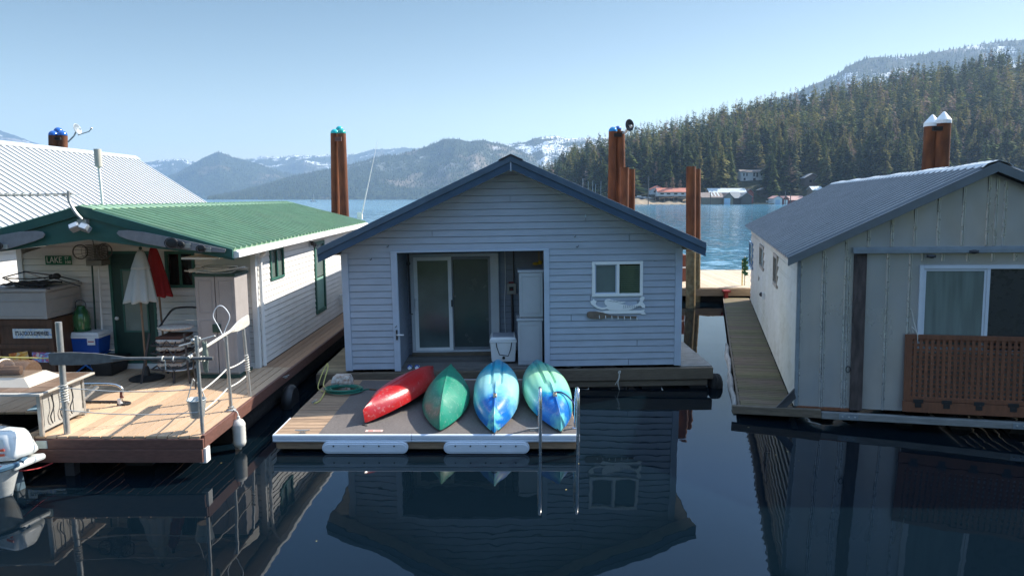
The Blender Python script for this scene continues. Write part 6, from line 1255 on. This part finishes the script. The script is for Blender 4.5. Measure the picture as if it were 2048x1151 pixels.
# ================================================================== pilings
def pile(name, label, p0, p1, r, m, cap=None, capm=None, group=None, band=True):
    p0 = Vector(p0); p1 = Vector(p1); t = thing(name, label, 'piling', loc=p0, group=group); q = MB(); d = (p1 - p0).normalized()
    wl_ = .34
    z_ = (1.9 - p0.z) / (p1.z - p0.z); q.tube([p0.lerp(p1, z_), p1], r, 20); q.build('pipe', m, t, smooth=True); q = MB(); q.tube([p0, p0.lerp(p1, z_)], r * 1.002, 20); q.build('lower_pipe', rust2, t, smooth=True)
    if cap == 'dome': q = MB(); q.lathe([(r * 1.02, 0)] + [(r * 1.02 * math.cos(a), r * 1.02 * math.sin(a) * 1.05) for a in np.linspace(.05, 1.5, 8)], p1, 20); q.build('dome_cap', capm, t, smooth=True); 
    if cap == 'cone': q = MB(); q.lathe([(r * 1.07, -.1), (r * 1.07, 0), (.03, r * 1.15), (.005, r * 1.2)], p1, 20); q.build('cone_cap', capm, t)
    return t
def P3(px, py, Y): return PY(px, py, Y)
def capmat(n, c): m = mat(n, c, .12, var=.1, coat=.6, scale=3); return m
cy = capmat('cyan_cap', (.0, .42, .42)); cg = capmat('green_cap', (.0, .30, .24)); cb = capmat('blue_cap', (.01, .10, .40)); cc = capmat('sky_blue_cap', (.0, .22, .50))
G1 = 'rusty pipe pilings behind the float houses'
def leanpile(px_t, py_t, px_b, py_b, Y, rpx, label, cap=None, cm=None):
    t = P3(px_t, py_t, Y); b = P3(px_b, py_b, Y); d = (b - t).normalized(); k = (t.z + 2) / -d.z; base = t + d * k
    return pile('steel_piling', label, base, t, rpx / F * Y * .99, rust, cap, cm, G1)
leanpile(669.5, 267, 671, 415, 24.2, 8.2, 'rusty piling with cyan dome, left of the pair behind the green roof', 'dome', cy)
leanpile(683, 267, 689, 420, 24.0, 8.6, 'rusty piling with dark green dome, right of the pair behind the green roof', 'dome', cg)
leanpile(679, 260, 681, 420, 24.9, 7.2, 'piling hidden behind its pair, only its cyan dome showing', 'dome', cy)
q = MB(); p = P3(677, 278, 23.8); q.box(tuple(p - V(.12, .02, .07)), tuple(p + V(.1, .06, .07))); tag(q.build('pile_bracket', mat('brown_bracket', (.12, .06, .05), .7)), 'small brown bracket joining the pilings behind the green roof', 'bracket')
leanpile(1226, 263, 1224, 395, 24.0, 8.6, 'tall rusty piling with blue dome behind the grey house roof', 'dome', cc)
leanpile(1241, 263, 1243, 400, 24.0, 8.4, 'tall rusty piling beside the black dish behind the grey house roof')
leanpile(1236, 259, 1236, 400, 24.8, 6.6, 'piling mostly hidden between two taller ones, small blue dome showing', 'dome', cb)
leanpile(1249, 335, 1248, 420, 22.8, 9.2, 'short rusty piling with pale scratches behind the grey house roof')
leanpile(1263, 338.5, 1263, 420, 23.2, 6.9, 'short rusty piling, right one beyond the grey house roof')
leanpile(1382, 333, 1381, 615, 22.6, 9.6, 'rusty piling standing in open water right of the grey house, nearer of two')
leanpile(1393.5, 338, 1393, 605, 24.0, 7.6, 'rusty piling standing behind the one in open water, right of the grey house')
leanpile(1864, 246, 1858, 345, 20.5, 13.5, 'rusty piling with white cone cap behind the right roof, left of two', 'cone', paint_white)
leanpile(1887, 240, 1882, 345, 20.3, 13.5, 'rusty piling with white cone cap behind the right roof, taller right one', 'cone', paint_white)
leanpile(107, 271, 108, 330, 33, 8.8, 'rusty piling with blue dome behind the white roof, leftmost of three', 'dome', cb)
leanpile(125, 271, 126, 330, 33, 8.8, 'rusty piling with blue dome behind the white roof, rightmost of three', 'dome', cb)
leanpile(117, 264, 117, 330, 34, 8.4, 'rusty piling behind the white roof, middle and highest blue dome', 'dome', cb)
for px, py, Y, lb in ((1236, 270, 23.7, 'brown bracket joining the tall pilings behind the grey house'), (1876, 257, 20.0, 'brown bracket joining the white-capped pilings'), (115, 277, 32.6, 'brown bracket joining the pilings behind the white roof')):
    p = P3(px, py, Y); q = MB(); q.box(tuple(p - V(.13, .02, .06)), tuple(p + V(.13, .08, .06))); tag(q.build('pile_bracket', dark_wood), lb, 'bracket')
# satellite dishes
def dish(label, c, nrm, rad, m, arm, sx=1.):
    r = thing('satellite_dish', label, 'satellite dish', loc=c); n = Vector(nrm).normalized(); Mx = n.to_track_quat('Z', 'Y').to_matrix().to_4x4(); Mx.translation = Vector(c)
    q = MB(Mx); rows = [[(rad * t * sx * math.cos(a), rad * t * math.sin(a), .25 * rad * t * t) for a in np.linspace(0, 6.2832, 25)] for t in np.linspace(.02, 1, 7)]; q.grid(rows); q.build('reflector', m, r, smooth=True, solid=.012)
    q = MB(); q.tube([Vector(p) for p in arm[0]], .025, 6); q.build('feed_arm', galvpipe, r); q = MB(); q.ball(arm[0][-1], .05, 8); q.build('feed_horn', galvpipe, r); q = MB(); q.tube([Vector(p) for p in arm[1]], .035, 8); q.build('mount', galvpipe, r)
c = P3(1258, 251, 23.2); dish('black satellite dish on top of the tall pilings behind the grey house', c, (.35, -1, .15), .20, black, ([c, c + V(.03, -.2, -.05)], [c + V(0, .03, -.02), c + V(-.06, .25, -.2), P3(1246, 266, 23.7)]), .78)
c = P3(153, 259, 32.8); dish('thin satellite dish seen edge-on beside the blue-domed pilings', c, (1, -.12, .3), .27, rail_metal, ([P3(156, 270, 32.8), P3(178, 263, 32.8), P3(183, 257, 32.8)], [P3(152, 264, 32.8), P3(148, 272, 32.8), P3(136, 284, 32.8)]), .9)
# ================================================================== pier behind the houses
pr = thing('pier', 'sunlit plank pier running across the gap behind the float houses', 'pier', loc=(5, 27, .5))
plankmb(None, -13, 13.6, 23.9, 30.0, .5, .05, .30, 'y', jit=.01).build('boards', pier_wood, pr)
q = MB(); q.box((-13, 23.85, .22), (13.6, 23.895, .46)); q.build('rim', mat('pier_rim', (.34, .24, .15), .8, var=.2, scale=6, stretch=(.5, 1, 4)), pr); q = MB(); [q.box((-12.5 + 2.4 * k, 24.1, -.4), (-11 + 2.4 * k, 29.5, .3)) for k in range(11)]; q.build('float_block', dark_wood, pr)
q = MB(); p = P3(1452, 596, 23.7); q.box((p.x - .06, 23.65, -.5), (p.x + .06, 23.78, .40)); q.box((p.x - .12, 23.6, .38), (p.x + .12, 23.84, .44)); tag(q.build('pier_post', mat('red_post', (.28, .02, .02), .6, var=.2)), 'red steel post at the pier edge in the gap', 'post')
for px, py0, lb, m_ in ((1489, 512, 'thin grey pole at the corner of the right float house', galvpipe), (1484, 520, 'thin yellow pole beside the garland on the pier', yellow_rope)): a = P3(px, 576, 24.6); b = P3(px + 1, py0, 24.6); q = MB(); q.tube([a, b], .022, 6); tag(q.build('pole', m_), lb, 'pole')
q = MB(); rr = random.Random(4)
for k in range(60): t = k / 60; c = P3(1490, 516 + 34 * t, 24.4); a = rr.uniform(0, 6.28); e_ = c + V(math.cos(a) * .12, math.sin(a) * .1, rr.uniform(-.08, .1)); q.tube([c, e_], [.035, .012], 4)
tag(q.build('garland', mat('green_garland', (.02, .09, .04), .8, var=.2)), 'green garland hanging by the back corner of the right float house', 'garland')
q = MB(); p = P3(1368, 515, 26); q.box((p.x - .3, 25.8, .5), (p.x + .05, 26.6, 1.5)); q.build('locker', mat('brown_locker', (.16, .05, .03), .7)); o = bpy.data.objects['locker']; tag(o, 'brown locker on the pier just right of the grey house wall', 'locker'); q = MB(); q.box((p.x - .33, 25.78, 1.0), (p.x + .08, 25.795, 1.06)); q.build('rail', white_trim, o)
q = MB(); rr = random.Random(9)
for k in range(26):
    x, y = rr.uniform(-7, 6), rr.uniform(4.6, 9.2)
    if k % 3 == 0: x, y = rr.uniform(3.6, 4.2) + 0, rr.uniform(8, 20)
    a = rr.uniform(0, 6.28); s_ = rr.uniform(.008, .022); q.add([(x + s_ * math.cos(a + t) * (1 if i % 2 else .5), y + s_ * math.sin(a + t) * (1 if i % 2 else .5), .004 + .002 * (i % 2)) for i, t in enumerate((0, 1.57, 3.14, 4.71))], [(0, 1, 2, 3)])
o = q.build('floating_debris', mat('yellow_leaf', (.38, .30, .12), .8, var=.3)); kind(o, 'stuff'); tag(o, 'scattered tiny leaves and specks floating on the dark calm water', 'debris')
# ================================================================== far shore: buildings, boats, beach
def hill_at(px, py):
    best = None
    for k in range(1, 110):
        t = k / 100; p = hill(px, t); s = 397.5 - (p.z - CAMH) / p.y * F
        if s <= py: return p
        best = p
    return best
def fm_(n, c, v=.12): return mat(n, c, .7, var=v, scale=.5)
tan_w, dk_w, wh_w, red_r, pink_r, grey_r, pale_r, red_w = fm_('tan_boards', (.20, .165, .12)), fm_('dark_boards', (.075, .065, .055)), fm_('white_boards', (.62, .62, .60)), fm_('red_roof', (.42, .13, .08)), fm_('pink_roof', (.40, .22, .19)), fm_('grey_roof', (.17, .19, .20)), fm_('pale_roof', (.48, .52, .52)), fm_('red_boards', (.22, .05, .04))
brn_r = fm_('brown_roof', (.17, .13, .11)); blue_d = fm_('blue_door_paint', (.34, .47, .58)); dkwin = mat('dark_window', (.02, .025, .03), .2, var=0)
def shed(name, label, cat, px0, px1, pyb, pye, pyr, D, wm, rm, ridge='x', wins=(), doors=(), zb=None, depth=9, group=None, hang=.6):
    a = PY(px0, pyb, D); b = PY(px1, pyb, D); z0 = a.z if zb is None else zb; ze = PY(px0, pye, D).z; zr = PY(px0, pyr, D + (depth / 2 if ridge == 'x' else 0)).z
    r = thing(name, label, cat, loc=((a.x + b.x) / 2, D, z0), group=group); x0, x1 = a.x, b.x; q = MB(); q.box((x0, D, z0), (x1, D + depth, ze))
    if ridge == 'x':
        q.prism([(x0, D, ze), (x0, D + depth, ze), (x0, D + depth / 2, zr - .1)], (x1 - x0, 0, 0)); q.build('wall', wm, r)
        q = MB(); [q.prism([(x0 - hang, D - hang * s0, ze - .2), (x0 - hang, D + depth / 2, zr), (x0 - hang, D + depth / 2, zr + .25), (x0 - hang, D - hang * s0, ze + .05)], (x1 - x0 + 2 * hang, 0, 0)) for s0 in (1,)]
        q.prism([(x0 - hang, D + depth + hang, ze - .2), (x0 - hang, D + depth / 2, zr), (x0 - hang, D + depth / 2, zr + .25), (x0 - hang, D + depth + hang, ze + .05)], (x1 - x0 + 2 * hang, 0, 0)); q.build('roof', rm, r)
    else:
        xm = (x0 + x1) / 2; q.prism([(x0, D, ze), (x1, D, ze), (xm, D, zr - .1)], (0, depth, 0)); q.build('wall', wm, r); q = MB()
        for e in (x0 - hang, x1 + hang): q.prism([(e, D - hang, ze - .15), (xm, D - hang, zr), (xm, D - hang, zr + .25), (e, D - hang, ze + .1)], (0, depth + 2 * hang, 0))
        q.build('roof', rm, r)
    for (u0, u1, v0, v1) in wins: q = MB(); q.box((x0 + (x1 - x0) * u0, D - .08, z0 + (ze - z0) * v0), (x0 + (x1 - x0) * u1, D - .01, z0 + (ze - z0) * v1)); q.build('window', dkwin, r)
    for (u0, u1, v1, dm) in doors: q = MB(); q.box((x0 + (x1 - x0) * u0, D - .1, z0 + .1), (x0 + (x1 - x0) * u1, D - .01, z0 + (ze - z0) * v1)); q.build('door', dm, r)
    return r
W4 = ((.08, .2, .4, .75), (.3, .42, .4, .75), (.55, .67, .4, .75), (.8, .9, .4, .75))
r = shed('boathouse', 'tan boathouse with brown roof and three pale skylight strips on the far shore', 'boathouse', 1404, 1446, 408.5, 395, 385.5, 452, tan_w, brn_r, 'x', zb=-.2, depth=14)
x0, x1 = PY(1425, 395, 452).x, PY(1440, 395, 452).x; ze, zr = PY(1404, 395, 452).z, PY(1404, 385.5, 459).z
q = MB(); [q.add([(x0 + k * 2.2, 452.2, ze + .35), (x0 + k * 2.2 + .8, 452.2, ze + .35), (x0 + k * 2.2 + .8, 458.6, zr + .27), (x0 + k * 2.2, 458.6, zr + .27), (x0 + k * 2.2, 452.2, ze + .15), (x0 + k * 2.2 + .8, 452.2, ze + .15), (x0 + k * 2.2 + .8, 458.6, zr + .1), (x0 + k * 2.2, 458.6, zr + .1)], [(0, 1, 2, 3), (4, 7, 6, 5), (0, 4, 5, 1), (1, 5, 6, 2), (2, 6, 7, 3), (3, 7, 4, 0)]) for k in range(3)]; q.build('skylight', pale_r, r)
shed('boathouse', 'tan boathouse gable with a pale blue door on the far shore', 'boathouse', 1446.5, 1466, 408.5, 396, 386, 450, tan_w, brn_r, 'y', doors=((.08, .7, .98, blue_d),), zb=-.2, depth=14)
shed('boathouse', 'long grey-roofed boathouse beside the blue-door boathouse on the far shore', 'boathouse', 1466.5, 1482, 408.5, 396, 384.5, 453, dk_w, grey_r, 'x', zb=-.2, depth=14)
shed('boathouse', 'dark gabled boathouse with white eave tips on the far shore', 'boathouse', 1482.5, 1503, 408.5, 394, 385.5, 451, dk_w, grey_r, 'y', zb=-.2, depth=14)
shed('shed', 'pale low-roofed building behind the tan boathouse', 'shed', 1419, 1455, 392, 385, 377, 468, tan_w, pale_r, 'x', zb=1)
shed('shed', 'building with pale roof and red gable behind the dark boathouse', 'shed', 1459, 1492, 392, 386, 377, 468, red_w, pale_r, 'x', zb=1)
shed('shed', 'red gabled shed at the end of the pale roof on the far shore', 'shed', 1493, 1507, 392, 386, 378, 470, red_w, brn_r, 'y', zb=1)
r = shed('lake_house', 'long white house with orange-red roof on stilts above the beach', 'house', 1316, 1374, 392, 384, 376.5, 468, wh_w, red_r, 'x', wins=W4)
z_ = PY(1316, 392, 468).z
q = MB(); q.box((PY(1308, 392, 466).x, 464, z_ - .5), (PY(1376, 392, 466).x, 478, z_ - .02)); q.build('deck', dk_w, r)
for k in range(8): x = PY(1310 + 9 * k, 392, 466).x; q = MB(); q.box((x - .2, 464.2, -.5), (x + .2, 464.6, z_ - .5)); q.build('stilt', tan_w, r)
shed('lake_house', 'pale house with red gabled roof behind the stilt house', 'house', 1302, 1328, 389, 379, 372, 476, fm_('grey_boards', (.42, .45, .47)), red_r, 'y', wins=((.2, .35, .45, .75), (.6, .75, .45, .75)))
def hillhouse(name, label, px0, px1, pyb, pye, pyr, wm, rm, **k):
    p = hill_at((px0 + px1) / 2, pyb - .5); p2 = p.y - 4; return shed(name, label, 'house', px0, px1, pyb + 1.5, pye, pyr, p2, wm, rm, **k)
hillhouse('hillside_house', 'long low white house among trees above the beach', 1284, 1315, 364, 358, 355, wh_w, grey_r, wins=W4, depth=7)
hh_ = hillhouse('hillside_house', 'two-storey white house with dark windows high on the wooded slope', 1481, 1531, 361, 343.5, 340, wh_w, brn_r, wins=((.1, .15, .55, .85), (.22, .27, .55, .85), (.5, .58, .5, .9), (.62, .7, .45, .9), (.8, .86, .6, .85), (.12, .2, .1, .35), (.5, .6, .1, .35)), depth=8)
hillhouse('hillside_house', 'small teal-roofed shelter right of the two-storey white house', 1533, 1550, 362, 357, 354, tan_w, fm_('teal_roof', (.12, .38, .33)), depth=5)
hillhouse('hillside_house', 'brown cabin with pale gable among trees above the right shore', 1609, 1640, 372, 356, 347, brn_r, fm_('cabin_roof', (.3, .3, .3)), ridge='y', wins=((.3, .45, .5, .8), (.55, .7, .5, .8)), depth=7)
hillhouse('hillside_house', 'low dark building with rounded roof behind the boathouses', 1521, 1551, 392, 380, 374, dk_w, grey_r, ridge='y', depth=8)
shed('boathouse', 'small white gabled boathouse with pale blue door on the far shore', 'boathouse', 1547, 1564, 408, 397, 392, 454, wh_w, pink_r, 'y', doors=((.2, .75, .8, blue_d),), zb=-.1)
shed('boathouse', 'small red boathouse with white door under a pink roof', 'boathouse', 1565.5, 1577, 408, 398, 392.5, 455, red_w, pink_r, 'y', doors=((.2, .8, .85, wh_w),), zb=-.1)
shed('boathouse', 'long red boathouse with pink roof at the right end of the far shore', 'boathouse', 1577.5, 1608, 408, 400, 392.5, 456, red_w, pink_r, 'x', zb=-.1)
shed('shed', 'grey-roofed shed half hidden behind the ridge of the right float house', 'shed', 1625, 1645, 386, 380, 373, 470, tan_w, pale_r, 'x', zb=1)
# beach
bx = np.arange(1262, 1392, 4.); rows = []
for j, (d, z) in enumerate(((449, -.1), (455, .5), (463, 1.6), (472, 3.2), (484, 5.0))): rows.append([Vector(((px - 1024) / 1381.7 * d, d + 2 * math.sin(px / 9), max(-.1, z + .35 * math.sin(px * .31 + j)) * (1 if 1266 < px < 1388 else .0) - (.3 if px < 1266 or px > 1386 else 0))) for px in bx])
q = MB(); q.grid(rows); kind(q.build('beach', mat('beach_sand', (.30, .225, .145), .95, var=.2, scale=.3, c2=(.14, .11, .07), c2amt=.8, c2scale=.08), smooth=True, fix=False))
# boats
def small_boat(name, label, px, py, D, L, ang, hm, cat='boat', mast=0, cabin=True, group=None, z=None):
    p = PY(px, py, D); p.z = p.z if z is None else z; Mx = Matrix.Translation(p) @ Matrix.Rotation(ang, 4, 'Z'); r = thing(name, label, cat, Mx, group=group); rows = []
    for i in range(9):
        t = i / 8; w = L * .16 * (1 - t ** 3) ** .8 + .02; h = L * .10 * (1 + .4 * t); rows.append([Mx @ V(-L / 2 + t * L, w * s, h * abs(s) ** .6 if abs(s) > .01 else 0) for s in (-1, -.6, 0, .6, 1)] )
    q = MB(); q.grid(rows); q.add([rw[0] for rw in rows] + [rw[-1] for rw in rows], [(i, i + 1, 9 + i + 1, 9 + i) for i in range(8)]); q.add(rows[0], [(0, 1, 2, 3, 4)]); q.build('hull', hm, r)
    if cabin: q = MB(Mx); h = L * .1; q.hexa([(-L * .2, -L * .09, h), (L * .2, -L * .08, h * 1.1), (L * .2, L * .08, h * 1.1), (-L * .2, L * .09, h), (-L * .18, -L * .07, h * 1.9), (L * .08, -L * .06, h * 1.9), (L * .08, L * .06, h * 1.9), (-L * .18, L * .07, h * 1.9)]); q.build('cabin', wh_w, r)
    if mast: q = MB(Mx); q.tube([(L * .05, 0, L * .1), (L * .05, 0, mast)], .11, 6); q.tube([(L * .05, 0, L * .25), (-L * .4, 0, L * .23)], .14, 6); q.build('mast', fm_('mast_paint', (.55, .56, .55)), r)
    return r
bw = fm_('boat_white', (.7, .7, .7), .05); bb = fm_('boat_blue', (.05, .12, .3), .05)
small_boat('motor_boat', 'white motor boat hauled out at the left end of the beach', 1279, 391, 478, 9, .1, bw, group='boats hauled out on the beach', z=4)
small_boat('motor_boat', 'blue-hulled motor boat hauled out left of the stilt house', 1290, 391.5, 474, 7, .2, bb, group='boats hauled out on the beach', z=3.4)
small_boat('motor_boat', 'small white boat hauled out right beside the stilt house', 1300, 391, 474, 6, -.2, bw, group='boats hauled out on the beach', z=3.6)
small_boat('motor_boat', 'covered white boat moored left of the tan boathouse', 1405, 388, 470, 9, .3, bw, z=5.5)
small_boat('motor_boat', 'small white boat moored between the dark and the small white boathouse', 1541, 401, 460, 6, .2, bw, z=1.5)
for i, (px, top, D) in enumerate(((1166, 357, 500), (1177, 363, 505), (1186, 361, 498), (1192, 368, 510), (1203, 362, 502), (1266, 365, 480))):
    D2 = D; m_ = PY(px, top, D2).z; small_boat('sailboat', ['first', 'second', 'third', 'fourth', 'fifth', 'lone sixth'][i] + ' sailboat mast from the left in the marina below the wooded hill', px - 2, 405, D2, 8.5, .3 * i, bw, 'sailboat', mast=m_, group='sailboats in the far marina', z=0)
small_boat('sailboat', 'tiny white sailboat out on the open lake below the mountains', 627, 403, 900, 9, .1, bw, 'sailboat', mast=10, z=0)
for px, t_, b_, lb in ((1297, 352, 390, 'utility pole left of the stilt house'), (1421, 384, 409, 'dark piling before the tan boathouse'), (1581, 386, 408, 'dark piling before the long red boathouse'), (1571, 380, 395, 'thin piling behind the red boathouses')):
    D = 449; a = PY(px, b_, D); a.z = min(a.z, 0.); q = MB(); q.tube([a, PY(px, t_, D)], .28, 6); tag(q.build('shore_pole', dk_w), lb, 'pole')
q = MB(); q.box((PY(1504, 405, 452).x, 450, .15), (PY(1546, 405, 452).x, 454, .8)); tag(q.build('shore_dock', tan_w), 'low dock between the dark boathouse and the small white boathouse', 'dock')
for i, (px, py, s_) in enumerate(((1345, 377, 13), (1360, 377, 11), (1332, 376, 9))):
    o = copy_tree(protos[7]); p = PY(px, py + 12, 482); o.location = p; o.scale = (s_ * 1.3, s_ * 1.3, s_); o['label'] = ['largest', 'right-hand', 'smallest'][i] + ' bare leafless tree rising behind the stilt house roof'; o['group'] = 'bare trees behind the stilt house'
# ================================================================== bank behind the viewer, seen only in reflections
bpx = np.arange(-320, 321, 8.); bt = np.linspace(0, 1, 14); BY = np.repeat((-110 - 170 * bt)[:, None], len(bpx), 1); BX = np.repeat(bpx[None], 14, 0)
BZ = (bt[:, None] ** .8) * (24 + 8 * np.sin(bpx / 60.)[None]) + fbm(BX / 30, BY / 30, 3, 4) * 5 - 1; BZ[0] = -1
i_ = np.arange(13)[:, None] * len(bpx) + np.arange(len(bpx) - 1)[None]
o = bpy.data.objects.new('near_bank', npmesh('near_bank', np.stack([BX, BY, BZ], -1).reshape(-1, 3), np.stack([i_, i_ + 1, i_ + len(bpx) + 1, i_ + len(bpx)], -1).reshape(-1, 4), terrain_mat('bank_ground', (.06, .06, .03), (.12, .1, .06), 0, scale=12), True)); COL.objects.link(o); kind(o)
v, f = far_wood(bpx, BY, BX, BZ, 2600, 8, 15, 77, (0, 1.3)); o = bpy.data.objects.new('bank_wood', npmesh('bank_wood', v, f, LEAF[0])); COL.objects.link(o); tag(o, 'dense conifer wood on the bank behind the viewpoint', 'forest'); kind(o, 'stuff')
